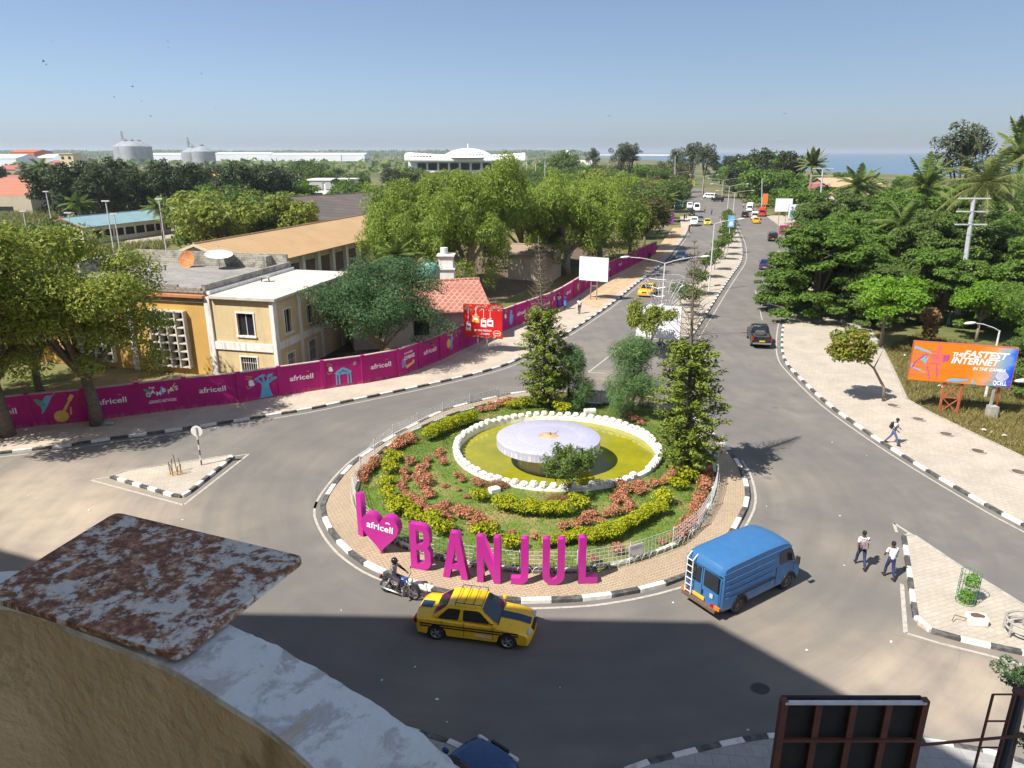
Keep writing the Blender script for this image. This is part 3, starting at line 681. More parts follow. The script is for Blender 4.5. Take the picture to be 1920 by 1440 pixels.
# pillars and band in peeling white
for u_ in (0.0, 5.75): m = MB(); m.box(yp(u_+(.12 if u_ == 0 else 0), .1, 3.25), (.5 if u_ else .34, .5, 6.44), math.atan2(YU.y, YU.x)); m.build('pillar', white_w, yb)
for v_ in (3.75, 7.2, 11.0): m = MB(); m.box(yp(.1, v_, 3.2), (.34, .4, 6.4), math.atan2(YU.y, YU.x)); m.build('pillar', white_w, yb)
m = MB(); m.box(yp(2.95, -.03, 2.6), (5.2, .18, .62), math.atan2(YU.y, YU.x)); m.build('band', white_w, yb)
m = MB(); m.box(yp(-.03, 6.4, 2.75), (.18, 12.4, .6), math.atan2(YU.y, YU.x)); m.build('band', white_w, yb)
m = MB(); P_ = [yp(-.35, -.35), yp(5.45, -.35), yp(6.1, 13.2), yp(-.35, 13.2)]; m.prism([(p.x, p.y) for p in P_], 6.42, 6.62, True); m.build('roof', roof_pale, yb)
# left, taller ochre wing
ZL = 6.75
m = MB(); P_ = [yp(6.0, .02), yp(23, .02), yp(23, 13.2), yp(6.0, 13.2)]; m.prism([(p.x, p.y) for p in P_], 6.3, 6.7, True); m.build('roof', roof_dark, yb)
gh = [(7.9, .6, 11.2, 5.2), (15.2, .6, 18.6, 5.2)]
holes_wall('wall', 17.0, 6.3, [(23-b, c, 23-a, d) for a, c, b, d in gh], .3, ochre, fr(23), yb)
holes_wall('wall', 13.2, 6.3, [], .25, ochre, frame(yp(23, 13.2), -YV), yb)
m = MB(); m.box(yp(14.3, 13.1, 3.15), (17.3, .25, 6.3), math.atan2(YU.y, YU.x)); m.build('wall', ochre, yb)
fin_m = stained('fin_concrete', (.62, .56, .47), (.46, .41, .34), (.2, .18, .15), .8)
for (a, c, b, d) in gh:
    g = ob('window_grid', None, yb); 
    xf(g, fr(23)); x0, x1 = 23-b, 23-a
    mm = MB(); mm.quad((x0, c, -.28), (x1, c, -.28), (x1, d, -.28), (x0, d, -.28)); xf(mm.build('pane', glass_dark, g), Matrix())
    for k in range(5):
        mm = MB(); mm.box((x0+(x1-x0)*k/4, (c+d)/2, .08), (.11, d-c+.14, .66)); xf(mm.build('fin', fin_m, g), Matrix())
    for k in range(8):
        mm = MB(); mm.box(((x0+x1)/2, c+(d-c)*k/7, .07), (x1-x0, .1, .58)); xf(mm.build('fin', fin_m, g), Matrix())
for u_ in (13.2, 20.0): m = MB(); m.box(yp(u_, .0, 3.1), (.42, .4, 6.2), math.atan2(YU.y, YU.x)); m.build('pillar', white_w, yb)
orange_trim = pm('orange_trim', (.52, .20, .06), (.38, .17, .07), 2, .9)
m = MB(); m.box(yp(14.45, -.12, 6.5), (17.1, .55, .2), math.atan2(YU.y, YU.x)); m.build('cornice', orange_trim, yb)
m = MB(); m.box(yp(14.45, -.02, 6.18), (17.0, .3, .34), math.atan2(YU.y, YU.x)); m.build('band', pm('grey_plaster', (.36, .31, .24), (.25, .22, .18), 2, .9), yb)
# parapets of bare blocks: courses laid block by block on the front edge
bk = MB(); bk.box((0, 0, 0), (.43, .2, .19)); BKM = bk.mesh('block', pm('cement_block', (.33, .30, .25), (.2, .19, .165), 2.5, .95, bump=.3))
ang = math.atan2(YU.y, YU.x)
for row in range(3):
    u_ = 6.2+(.22 if row % 2 else 0)
    while u_ < 22.8:
        if row < 2 or 8.3 < u_ < 12.2:
            o = ob('block', BKM, yb, yp(u_, .05, 6.72+.11+row*.21), ang+random.uniform(-.02, .02))
        u_ += .46
m = MB(); m.box(yp(6.05, 6.6, 7.0), (.3, 13.0, .75), ang); m.build('parapet', blockwork, yb)
m = MB(); m.box(yp(5.75, 6.6, 6.75), (.34, 12.9, .28), ang); m.build('gutter_beam', white_w, yb)
for (u0, u1, v_, h) in ((6.2, 22.9, 13.05, 1.35),):
    m = MB(); m.box(yp((u0+u1)/2, v_, 6.7+h/2), (u1-u0, .25, h), ang); m.build('parapet', blockwork, yb)
m = MB(); m.box(yp(22.85, 9.2, 7.3), (.25, 7.4, 1.25), ang); m.build('parapet', blockwork, yb)
m = MB(); m.box(yp(8.2, 12.4, 7.3), (.9, 1.0, 1.3), ang); m.build('stair_stub', blockwork, yb)
# satellite dishes on the roof
def dish(u_, v_, R, mat, lab, look, nm='satellite_dish'):
    d = thing(nm, lab, 'satellite dish', YO+yp(u_, v_, 6.7))
    m = MB(); m.lathe([(R*k/7, .28*R*(k/7)**2) for k in range(8)], n=28); b = m.build('reflector', mat, d, smooth=True); b.rotation_euler = Vector(look).to_track_quat('Z', 'Y').to_euler(); b.location = (0, 0, R*.78)
    m = MB(); m.tube([(0, 0, -.02), (0, 0, R*.75)], .05, 7); m.build('mast', galv, d)
    lk = Vector(look).normalized(); m = MB(); c = Vector((0, 0, R*.78))
    for k in range(3):
        q = lk.orthogonal().normalized(); q = Matrix.Rotation(k*2.094, 3, lk) @ q; m.tube([c+q*R*.95+lk*.26*R, c+lk*R*.85], .012, 4)
    m.tube([c+lk*R*.8, c+lk*R*.95], .05, 6); m.build('feed_arm', galv, d)
dish(16.2, 11.9, .85, pm('rusty_orange', (.55, .20, .06), (.40, .15, .05), 4, .8), 'rusty orange satellite dish on the grey flat roof', (-.25, -1, .35))
dish(12.6, 11.6, 1.3, pm('dish_white', (.72, .7, .66), (.55, .53, .5), 2, .6), 'large white satellite dish tipped skyward on the grey roof', (.1, -.18, 1))
ac = thing('roof_tank_stand', 'small rusty stand on the pale flat roof', 'stand', YO+yp(4.6, 6.5, 6.62))
m = MB(); m.box((0, 0, .42), (.9, .5, .1)); m.build('top', concrete, ac)
for sx in (-.35, .35):
    m = MB(); m.bar((sx, 0, 0), (sx*.8, 0, .38), .08); m.build('leg', pm('rusty_steel', (1, 1, 1)), ac)
# ---- generic gabled building
ORI = []
def gable_house(name, lab, E0, d, L, W, ze, zr, wall_m, roof_m, over=.5, windows=(), trim=None, zb=-.03, cat='building', group=None, wmat=None, sheets=0):
    """E0: eave corner at the near left, d: along the long side (away from E0); W to the left of d"""
    d = Vector((d[0], d[1], 0)).normalized(); n = Vector((-d.y, d.x, 0)); t = thing(name, lab, cat, (E0[0], E0[1], 0), group=group)
    P = lambda a, b, z: d*a+n*b+Vector((0, 0, z)); ORI.append((E0[0], E0[1], d, n, L, W))
    m = MB(); b0, b1 = over, W-over; a0, a1 = over*.6, L-over*.6
    zw = ze+.05
    vs = [P(a0, b0, zb), P(a1, b0, zb), P(a1, b1, zb), P(a0, b1, zb), P(a0, b0, zw), P(a1, b0, zw), P(a1, b1, zw), P(a0, b1, zw), P(a0, W/2, zr-.12), P(a1, W/2, zr-.12)]
    m.add(vs, [(0, 1, 5, 4), (1, 2, 6, 9, 5), (2, 3, 7, 6), (3, 0, 4, 8, 7)]); m.build('wall', wall_m, t)
    th = .1
    for sgn in (0, 1):
        m = MB(); e = 0 if sgn == 0 else W
        q = [P(0, e, ze), P(L, e, ze), P(L, W/2, zr), P(0, W/2, zr)]; q2 = [x+Vector((0, 0, th)) for x in q]
        m.add(q+q2, [(3, 2, 1, 0), (4, 5, 6, 7), (0, 1, 5, 4), (1, 2, 6, 5), (2, 3, 7, 6), (3, 0, 4, 7)]); m.build('roof', roof_m, t)
    m = MB(); m.tube([P(-.05, W/2, zr+.1), P(L+.05, W/2, zr+.1)], .14, 6); m.build('ridge', roof_m, t)
    if trim:
        for a in (0.02, L-.02):
            for b, c in ((0, W/2), (W, W/2)): m = MB(); m.bar(P(a-.06 if a < 1 else a+.06, b, ze-.04), P(a-.06 if a < 1 else a+.06, c, zr-.04), .1, .3); m.build('barge_board', trim, t)
    for (side, x, y, w, h) in windows:
        m = MB()
        if side == 's': m.bar(P(x, b0-.03, y+h/2), P(x+w, b0-.03, y+h/2), .1, h)
        elif side == 'w': m.bar(P(a0-.03, W-x, y+h/2), P(a0-.03, W-x-w, y+h/2), .1, h)
        elif side == 'e': m.bar(P(a1+.03, x, y+h/2), P(a1+.03, x+w, y+h/2), .1, h)
        m.build('window', wmat or glass_dark, t)
    return t
# long tan-roofed school block
E0 = G(465, 504, 4.5); E1 = G(700, 447, 4.5); dd = (E1-E0).normalized(); nn = Vector((-dd.y, dd.x, 0)); Wt = (G(312, 474, 4.5)-E0).dot(nn)
Wt = max(9., min(14., Wt)); zr_t = Dp(347, 459, (E0+nn*Wt/2).y).z
zr_t = min(max(zr_t, 5.9), 7.2)
tan_roof = corr('tan_sheet_roof', (.52, .345, .175), (.47, .30, .15), .9, math.atan2(dd.y, dd.x))
win = []
for k in range(14): win.append(('s', 2.2+k*3.9, .9, 2.3, 2.6))
th_ = gable_house('school_block', 'long cream school block with a tan sheet roof behind the yellow building', E0, dd, 58, Wt, 4.5, zr_t, stained('school_wall', (.62, .57, .47), (.5, .46, .38)), tan_roof, 1.2, win, pm('tan_trim', (.6, .5, .36)), wmat=pm('lattice_brown', (.07, .055, .045), (.16, .12, .09), 9, .8))
pil_m = stained('pilaster_white', (.72, .7, .66), (.6, .58, .54))
for k in range(15):
    q = dd*(1.2+k*3.9)+nn*1.0; m = MB(); m.box((q.x, q.y, 2.2), (.7, .5, 4.4), math.atan2(dd.y, dd.x)); m.build('pilaster', pil_m, th_)
# dark grey hipped roof behind it
A_ = G(590, 413, 5.2); B_ = G(745, 400, 5.2); dg = Vector((B_.x-A_.x, B_.y-A_.y, 0)).normalized()
grey_roof = corr('grey_fibre_roof', (.155, .125, .105), (.11, .095, .085), 1.1, math.atan2(dg.y, dg.x))
gable_house('grey_roof_house', 'low building with a dark grey fibre-cement roof between the trees', A_-dg*3, dg, 34, 17, 5.0, 9.0, stained('grey_house_wall', (.5, .46, .4), (.4, .37, .32)), grey_roof, .8)
# red pantile-roofed house, white water tower
pant = NT('red_pantiles', .8, 0, .3); _w = pant.n('TexBrick'); pant.put(_w.inputs['Vector'], pant.map(pant.pos, (1, 1, 1), (0, 0, -1.15))); _w.inputs['Scale'].default_value = 1; _w.inputs['Brick Width'].default_value = .6; _w.inputs['Row Height'].default_value = .45; _w.inputs['Mortar Size'].default_value = .045
pant.put(_w.inputs['Color1'], (.37, .15, .11)); pant.put(_w.inputs['Color2'], (.32, .125, .09)); pant.put(_w.inputs['Mortar'], (.60, .32, .24)); pant.col(pant.mix(pant.rng(pant.noise(.6, 5), .4, .7, 0, .6), _w.outputs[0], (.30, .12, .085))).bump(_w.outputs['Fac'], .8, .05); pant = pant.m
rh = gable_house('tiled_house', 'low cream house with a red pantile roof behind the wall', Vector((-14.6, 62.4, 0)), (.95, .31), 13.4, 9.5, 3.0, 5.2, stained('house_cream', (.68, .62, .5), (.56, .5, .4)), pant, .7, [('s', 2, 1, 1.4, 1.4), ('s', 6, 1, 1.4, 1.4), ('e', 3, 1.0, 1.6, 1.4)])
rh2 = None
tw = thing('water_tower', 'square white tank tower rising behind the red tiled house', 'tower', (G(838, 535, 3.5).x, 77.3, 0))
m = MB(); m.box((0, 0, 2.7), (1.7, 1.7, 5.4)); m.build('shaft', white_w, tw)
m = MB(); m.box((0, 0, 5.4), (2.0, 2.0, .16)); m.build('ledge', white_w, tw); m = MB(); m.box((0, 0, 6.1), (1.5, 1.5, 1.3)); m.build('shaft', white_w, tw); m = MB(); m.box((0, 0, 6.8), (1.9, 1.9, .14)); m.build('ledge', white_w, tw)
m = MB(); m.cyl((-.2, 0, 6.87), .4, .7, 14); m.build('tank', pm('tank_pale', (.6, .66, .6)), tw)
gtk = thing('water_tank', 'round pale green water tank above the red tiled roof', 'water tank', (G(868, 520, 4).x-3.2, 74, 0))
m = MB(); m.box((0, 0, 2.2), (2.0, 2.0, 4.4)); m.build('plinth', white_w, gtk); m = MB(); m.lathe([(0, 6.5), (.5, 6.45), (1.0, 6.2), (1.2, 5.9), (1.2, 4.42), (0, 4.42)], n=24); m.build('tank', pm('tank_green', (.16, .36, .27), (.13, .3, .23), 2, .5), gtk, smooth=True)
# cream hut under the trees by the white billboard
hut = gable_house('yard_hut', 'small cream hut in the shade of the big trees', G(1056, 516)-Vector((0, 0, 0)), (-.95, .3), 7, 6, 3.4, 4.6, stained('hut_cream', (.62, .56, .38), (.48, .42, .28)), pm('hut_roof', (.3, .22, .16)), .4, [('s', 2, 1.1, 1.3, 1.3)])
# rubble in the yard behind the wall
m = MB(); m.sheet([tuple(p) for p in GP([(600, 700), (690, 680), (780, 640), (860, 600), (980, 545), (1080, 500), (1150, 470), (1000, 455), (850, 500), (700, 560), (610, 600)])], -.012); tag(m.build('yard', leaf_soil), kind='structure')
# ---- teal-roofed school
A_ = G(155, 428, 3.2); B_ = G(325, 409, 3.2); dg = Vector((B_.x-A_.x, B_.y-A_.y, 0)).normalized(); ng = Vector((-dg.y, dg.x, 0)); Wg = (G(86, 424, 3.2)-A_).dot(ng); Wg = min(max(Wg, 9), 13)
Lg = (B_-A_).length
wn_ = []
for k in range(8): wn_ += [('s', 2.5+k*Lg/8.6, .9, 2.2, 1.5)]
for k in range(4): wn_ += [('w', 1.6+k*2.2, 1.2, 1.3, .9)]
gable_house('teal_school', 'low cream classroom block with a teal sheet roof by the sports court', A_, dg, Lg, Wg, 3.2, 4.9, stained('class_cream', (.72, .67, .55), (.62, .57, .47)), corr('teal_sheet', (.24, .36, .38), (.2, .31, .33), 1.4, math.atan2(dg.y, dg.x)), .7, wn_, pm('rust_trim', (.33, .12, .06)))
m = MB(); m.sheet(GP([(225, 463), (360, 440), (352, 428), (335, 425), (240, 447)]), -.014); tag(m.build('sports_court', pm('court', (.42, .36, .29), (.34, .29, .23), .5, .9)), kind='structure')
# floodlight posts round the court
for (bx, by, tx, ty, lab) in ((215, 478, 208, 378, 'left'), (226, 475, 217, 402, ''), (140, 468, 133, 400, ''), (312, 470, 297, 374, ''), (335, 460, 324, 391, ''), (372, 452, 364, 375, ''), (427, 443, 422, 382, ''), (436, 442, 430, 375, ''), (52, 440, 47, 397, ''), (100, 432, 92, 360, ''), (505, 430, 498, 376, '')):
    b = G(bx, by); hh = Dp(tx, ty, b.y).z
    t = thing('floodlight_post', 'tall grey floodlight post standing around the school sports court', 'light post', (b.x, b.y, 0), group='floodlight posts of the court')
    m = MB(); m.tube([(0, 0, -.03), (0, 0, hh)], [.13, .09], 7); m.build('pole', galv, t)
    m = MB(); m.box((0, 0, hh+.1), (1.3, .35, .22)); m.build('lamp_head', galv, t)
# ---- orange-roofed warehouse at the far left
A_ = G(57, 368, 5.0); B_ = G(0, 365, 5.0); dg = Vector((-1, .03, 0)).normalized()
gable_house('orange_warehouse', 'cream warehouse with an orange-red sheet roof at the left edge', A_-dg*.5, -Vector((-dg.x, -dg.y, 0)), 60, -22, 5.0, 9.4, stained('ware_cream', (.52, .45, .33), (.44, .38, .28)), corr('orange_sheet', (.40, .15, .075), (.36, .17, .12), 2, 1.57), .5, [('s', 6, .6, 6, 1.5), ('s', 16, .6, 6, 1.5)])
# ---- white civic building with dome and swept roof
PY = 385
pw = thing('domed_hall', 'long white civic hall with a low dome and swept-up roof ends beyond the trees', 'building', (0, PY, 0))
X0, X1 = Dp(766, 320, PY).x, Dp(979, 320, PY).x; XC = Dp(876, 290, PY).x
wcol = pm('hall_white', (.86, .85, .82), (.78, .77, .74), .4, .6)
m = MB(); m.box(((X0+X1)/2, 9, 6.6), (X1-X0, 18, 13.2)); m.build('wall', wcol, pw)
prof = []; NS = 40
for k in range(NS+1):
    x = X0-1.5+(X1-X0+3)*k/NS; u_ = abs(x-XC)/((X1-X0)/2); prof.append((x, 15.1+1.5*max(0, u_-.35)**1.3*1.2))
m = MB(); vs = []
for x, z in prof: vs += [(x, -2.0, 12.6), (x, -2.6, 13.8), (x, -1.4, z-.4), (x, 2, z+.5), (x, 18, z+.8)]
m.add(vs, [(5*i+j, 5*i+5+j, 5*i+6+j, 5*i+1+j) for i in range(NS) for j in range(4)]); m.build('roof', wcol, pw, smooth=True)
m = MB(); m.lathe([(13.5, 14.6), (12, 16.2), (8.5, 17.9), (4, 18.9), (0, 19.2)], (XC, 8, 0), 32); m.build('dome', wcol, pw, smooth=True)
m = MB(); m.tube([(XC, 8, 19), (XC, 8, 21.4)], .25, 6); m.build('finial', wcol, pw)
for k in range(9):
    x = X0+7+(X1-X0-14)*k/8
    m = MB(); m.box((x, -.06, 10.2), (4.4, .3, 3.4)); m.build('window', glass_dark, pw)
for k in range(-5, 6):
    a = math.pi*1.5+k*.14
    for rr, zz in ((12.0, 16.25), (10.2, 17.15)):
        m = MB(); m.box((XC+rr*math.cos(a), 8+rr*math.sin(a), zz), (.9, .5, .5)); m.build('vent', pm('vent_dark', (.2, .2, .2)), pw)
for k in range(12):
    x = X0+2+(XC-13-X0)*k/11 if k < 7 else XC+14+(X1-XC-16)*(k-7)/4
    m = MB(); m.box((x, -1.6, 15.3), (1.1, .5, .5)); m.build('vent', pm('vent_dark', (.2, .2, .2)), pw)
# ---- white cube house
cy = 272; wc_ = thing('white_house', 'boxy white two-storey house among trees left of the domed hall', 'house', (0, cy, 0)); x0, x1 = Dp(581, 360, cy).x, Dp(660, 360, cy).x
m = MB(); m.box(((x0+x1)/2, 6, 3.7), (x1-x0, 12, 7.4)); m.build('wall', wcol, wc_); m = MB(); m.box(((x0+x1)/2, 6, 7.6), (x1-x0+1.2, 13, .5)); m.build('roof', wcol, wc_)
gscr = pm('grey_screen', (.5, .5, .5), (.44, .44, .44), 2)
for k in range(3): m = MB(); m.box((x0+2.8+k*5.2, -.1, 5.7), (4.2, .3, 2.6)); m.build('screen', gscr, wc_)
for k in range(3): m = MB(); m.box((x0+2.8+k*5.2, -.1, 1.9), (3.4, .3, 2.2)); m.build('window', glass_dark, wc_)
# ---- far industry: silos, sheds, town roofs
steel = pm('silo_steel', (.36, .38, .40), (.29, .31, .33), .15, .5, .2)
def silo(px, Y, R, H, lab, grp):
    c = Dp(px, 300, Y); s = thing('grain_silo', lab, 'silo', (c.x, Y, 0), group=grp)
    m = MB(); m.lathe([(R, -.03), (R, H), (R*.25, H+R*.42), (0, H+R*.42)], n=40); o = m.build('tank', steel, s); auto_smooth(o, 30)
    m = MB(); m.tube([(0, 0, H+R*.4), (0, 0, H+R*.55)], R*.18, 8); m.build('cap', steel, s); return s
silo(239, 1100, 17, 25, 'leftmost round steel silo on the horizon', 'silos on the horizon'); silo(252, 1090, 17, 25, 'steel silo in front of its neighbours, left group on the horizon', 'silos on the horizon'); silo(265, 1120, 17, 25, 'right steel silo of the left group on the horizon', 'silos on the horizon')
silo(362, 1000, 14, 17, 'left steel silo of the low pair on the horizon', 'silos on the horizon'); silo(381, 1000, 16, 18, 'right steel silo of the low pair on the horizon', 'silos on the horizon')
for (px, Y, zb, zt, lean) in ((234, 1100, 20, 46, 4), (357, 1000, 12, 36, -2)):
    c = Dp(px, 300, Y); m = MB(); m.bar((0, 0, zb), (lean*.3, 0, zt), 2.2); m.bar((0, 0, zt-6), (14*(1 if lean > 0 else 1), 0, zb+8), 1.2); o = m.build('grain_elevator', steel, loc=(c.x, Y, 0)); tag(o, 'thin grain elevator mast above the %s silos' % ('left' if px < 300 else 'right'), 'elevator')
def shed(px0, px1, Y, zt, dep, wm, rm, lab, rise=3.5, nm='warehouse'):
    x0, x1 = Dp(px0, 300, Y).x, Dp(px1, 300, Y).x
    return gable_house(nm, lab, Vector((x0, Y, 0)), (1, 0), x1-x0, dep, zt, zt+rise, wm, rm, .3)
wwall = pm('shed_white', (.74, .76, .8), (.66, .69, .74), .05, .7); wroof = pm('shed_roof', (.68, .66, .62), (.6, .58, .55), .05, .6)
shed(400, 506, 1560, 13, 60, wwall, wroof, 'long white warehouse beside the silos on the horizon')
shed(506, 640, 1500, 12, 60, wwall, wroof, 'long pale warehouse left of the domed hall on the horizon'); shed(641, 684, 1500, 12, 60, wwall, wroof, 'short end bay of the pale warehouse row on the horizon')
shed(62, 116, 800, 11, 50, pm('cream_shed', (.66, .6, .48)), wroof, 'big pale shed behind the cream apartment block', 4); shed(20, 66, 950, 17, 40, pm('orange_shed', (.6, .16, .05), (.5, .13, .05), .1), pm('orange_roof', (.55, .13, .04)), 'bright orange shed on the left horizon', 3)
shed(-30, 30, 760, 11, 40, wwall, wroof, 'white shed at the far left edge of the horizon', 4); shed(278, 345, 1300, 12, 40, wwall, wroof, 'low white sheds between the two silo groups')
red_r = pm('red_roof', (.36, .12, .09), (.3, .11, .085), .3, .8); pinkw = pm('dusty_wall', (.42, .33, .27), (.35, .28, .23), .4, .9)
for (a, b, Y, zt, rise, lab) in ((-20, 16, 360, 3.4, 3, 'low red-roofed house at the far left'), (18, 58, 345, 3.0, 2.6, 'red-roofed house beside the palm at far left'), (86, 132, 380, 4, 3, 'red-roofed house beneath the cream apartment block'), (88, 113, 520, 8, 3.5, 'white house with dark red roof before the blue shed'), (-10, 24, 480, 6.5, 2.5, 'brown house behind the red roofs at far left'), (24, 40, 470, 8, .4, 'flat grey concrete house frame at far left')):
    shed(a, b, Y, zt, 14, pinkw, red_r if 'red' in lab else pm('brown_roof', (.25, .19, .16)), lab, rise, 'town_house')
shed(92, 114, 600, 10, 30, pm('blue_grey', (.3, .36, .45)), pm('blue_roof', (.25, .33, .45)), 'blue-roofed shed left of the cream apartment block', 6)
ab = thing('apartment_block', 'narrow cream four-storey apartment block on the left skyline', 'building', (Dp(125, 300, 520).x, 520, 0))
m = MB(); m.box((0, 5, 8), (9.5, 10, 16)); m.build('wall', pm('apt_cream', (.7, .58, .36), (.6, .5, .32), .3), ab); m = MB(); m.box((0, 5, 16.2), (10.4, 11, .5)); m.build('roof', pm('apt_cream', (1, 1, 1)), ab)
for f in range(4):
    for s_ in (-2.6, 2.2): m = MB(); m.box((s_, -.1, 2.2+f*3.8), (1.6, .3, 1.7)); m.build('window', glass_dark, ab)
yg = thing('yellow_canopy', 'bright yellow open canopy behind the orange warehouse', 'canopy', (Dp(108, 330, 330).x, 330, 0)); ylw = pm('yellow_steel', (.7, .5, .06))
m = MB(); m.box((0, 0, 6.2), (12, 7, .5)); m.build('roof', ylw, yg)
for sx in (-5, 0, 5): m = MB(); m.box((sx, -2.5, 4.0), (.6, .6, 9)); m.build('post', ylw, yg)
for (a, b, Y, zt, lab) in ((340, 470, 420, 4.5, 'long yellow-roofed block among the dark trees'), (150, 245, 400, 5, 'yellow gabled hall half hidden by the dark trees')):
    shed(a, b, Y, zt, 12, pinkw, pm('yellow_roof', (.62, .47, .16)), lab, 2.5, 'town_house')
# roofs among the right-hand trees
gable_house('garden_villa', 'pink villa with a tan roof among the palms on the right', Dp(1548, 400, 205), (1, .2), 18, 12, 8.0, 10.2, pm('pink_wall', (.42, .16, .14)), pm('tan_tiles', (.48, .33, .2)), .8)
gable_house('garden_villa', 'low tan-roofed house in the right-hand trees below the palm', Dp(1586, 395, 150), (1, .25), 12, 11, 7.4, 9.0, pm('pale_wall', (.55, .5, .45)), pm('tan_tiles', (.48, .33, .2)), .6)
# ---- hotel the picture is taken from: behind and to the left of the camera
HZ = 28.
def roofpt(px, py):
    g = G(px, py); return Vector((g.x-LD.x/-LD.z*HZ, g.y-LD.y/-LD.z*HZ))
hp_ = [roofpt(-160, 985), roofpt(0, 1030), roofpt(450, 1150), roofpt(1335, 1166), roofpt(1600, 1310), roofpt(1835, 1440)]
dl = (hp_[5]-hp_[4]).normalized(); hp_ += [hp_[5]+dl*9, hp_[5]+dl*9+Vector((-14, -14)), Vector((-50, -14)), Vector((-62, 6))]
hot = thing('hotel', 'ochre hotel building behind the viewpoint casting its shadow on the road', 'building')
m = MB(); m.prism([tuple(p) for p in hp_], -.03, HZ, True); m.build('wall', stained('hotel_ochre', (.5, .38, .2), (.42, .31, .16)), hot)
for f in range(1, 8):
    for i in (2, 3, 4):
        a, b = hp_[i], hp_[i+1]; e = (b-a).normalized(); nrm = Vector((-e.y, e.x)); L_ = (b-a).length; k_ = max(1, int(L_/3.2))
        for k in range(k_):
            c = a+e*(L_*(k+.5)/k_)+nrm*.02; m = MB(); m.box((c.x, c.y, f*3.5-1.6), (1.5, .1, 1.6), math.atan2(e.y, e.x)); m.build('window', glass_dark, hot)
tk = hp_[3]+Vector((-1.6, -1.9)); m = MB(); m.box((tk.x, tk.y, HZ+.5), (1.5, 1.3, 1.0), .3); m.build('roof_tank', concrete, hot)
# balcony parapet in front of the camera
t = NT('peeling_paint', .85, 0, .2); n1 = t.noise(11, 8, None, .7, .5); n2 = t.noise(45, 5); n3 = t.noise(4, 3)
c = t.mix(t.rng(n1, .50, .56), (.66, .72, .76), (.42, .45, .465)); c = t.mix(t.rng(t.math('ADD', n1, t.math('MULTIPLY', n2, .12)), .665, .70), c, (.42, .37, .27)); c = t.mix(t.rng(n2, .35, .7, 0, .35), c, (.60, .65, .69)); c = t.mix(t.rng(n3, .5, .66, 0, .4), c, (.55, .53, .48))
t.col(c).bump(t.math('ADD', n1, t.math('MULTIPLY', n2, .3)), .6, .01); peel = t.m
t = NT('brown_plaster', .9, 0, .2); n1 = t.noise(4, 6, None, .6); n2 = t.noise(30, 4); n4 = t.noise(14, 2)
c = t.mix(t.rng(n1, .3, .7), (.62, .51, .34), (.53, .43, .27)); c = t.mix(t.rng(n4, .72, .76, 0, .8), c, (.06, .045, .03)); sc_ = t.noise(2.2, 8, None, .75, 1.5); c = t.mix(t.rng(sc_, .56, .6, 0, .5), c, (.34, .27, .17)); c = t.mix(t.rng(t.noise(7, 3, t.map(t.pos, (1, 1, .25))), .58, .66, 0, .55), c, (.2, .15, .09)); c = t.mix(t.rng(n2, .58, .66, 0, .5), c, (.54, .46, .33)); c = t.mix(t.rng(n1, .62, .66, 0, .5), c, (.46, .37, .23)); t.col(c).bump(t.math('ADD', n1, t.math('MULTIPLY', n2, .4)), 1., .03); brown = t.m
bz = CAMZ-.8
_px = lambda L: [tuple(G(x, y, bz)[:2]) for x, y in L]
inn = cr([(-2.6, -.3), (-2.2, .35), (-1.75, .8), (-1.3, 1.08)]+_px(((-20, 1130), (146, 1183), (255, 1224), (330, 1258), (437, 1325), (510, 1372), (590, 1441), (650, 1520), (700, 1640), (730, 1850))), 14)
out = cr([(-2.68, -.24), (-2.27, .43), (-1.81, .89), (-1.34, 1.18)]+_px(((-15, 1072), (150, 1085), (260, 1108), (345, 1133), (470, 1190), (600, 1257), (745, 1346), (860, 1439), (960, 1560), (1030, 1800))), 14)
_jr = random.Random(8); _w = 0.
for i in range(len(out)):
    _w = _w*.75+_jr.gauss(0, .0011); out[i] = (out[i][0]+_w*.7, out[i][1]+_w)
m = MB(); vs = []
for (a, b) in zip(inn, out): vs += [(a[0], a[1], bz-.014), (a[0], a[1], bz), (b[0], b[1], bz), (b[0], b[1], bz-.09)]
m.add(vs, [(4*i+j, 4*i+4+j, 4*i+5+j, 4*i+1+j)[::-1] for i in range(len(inn)-1) for j in range(3)])
bal = thing('balcony', 'curved balcony parapet with peeling pale coping in the near corner', 'balcony')
cop = m.build('coping', peel, bal)
inn2 = offset(inn, .003); out2 = [tuple(np.array(a)+(np.array(b)-np.array(a))*.9) for a, b in zip(inn, out)]
m = MB(); vs = []
for (a, b) in zip(inn2, out2): vs += [(a[0], a[1], bz-1.05), (a[0], a[1], bz-.012), (b[0], b[1], bz-.05), (b[0], b[1], bz-1.3)]
m.add(vs, [(4*i+j, 4*i+4+j, 4*i+5+j, 4*i+1+j)[::-1] for i in range(len(inn)-1) for j in (0, 2)]); m.build('parapet_wall', brown, bal)
m = MB(); m.prism([tuple(p) for p in offset(inn, .1)]+[(-3.5, -1.0)], bz-1.2, bz-1.0, True); m.build('floor', concrete, bal)
t = NT('rusted_sheet', .8, .0, .3); n1 = t.noise(17, 8, None, .72, .6); n2 = t.noise(60, 6, None, .65); n3 = t.noise(4.5, 4)
pn = t.math('ADD', t.math('ADD', t.math('MULTIPLY', n1, .62), t.math('MULTIPLY', n2, .28)), t.math('MULTIPLY', n3, .22))
rust = t.ramp(n2, [(.32, (.10, .058, .048)), (.46, (.20, .10, .066)), (.56, (.33, .175, .105)), (.68, (.48, .35, .24))])
c = t.mix(t.rng(pn, .54, .60), rust, t.mix(t.rng(n2, .35, .65), (.50, .54, .56), (.62, .60, .55))); t.col(c).bump(pn, .8, .008); rustm = t.m
rp = thing('rusty_plate', 'rusted flaking steel sheet lying on the balcony coping', 'metal sheet')
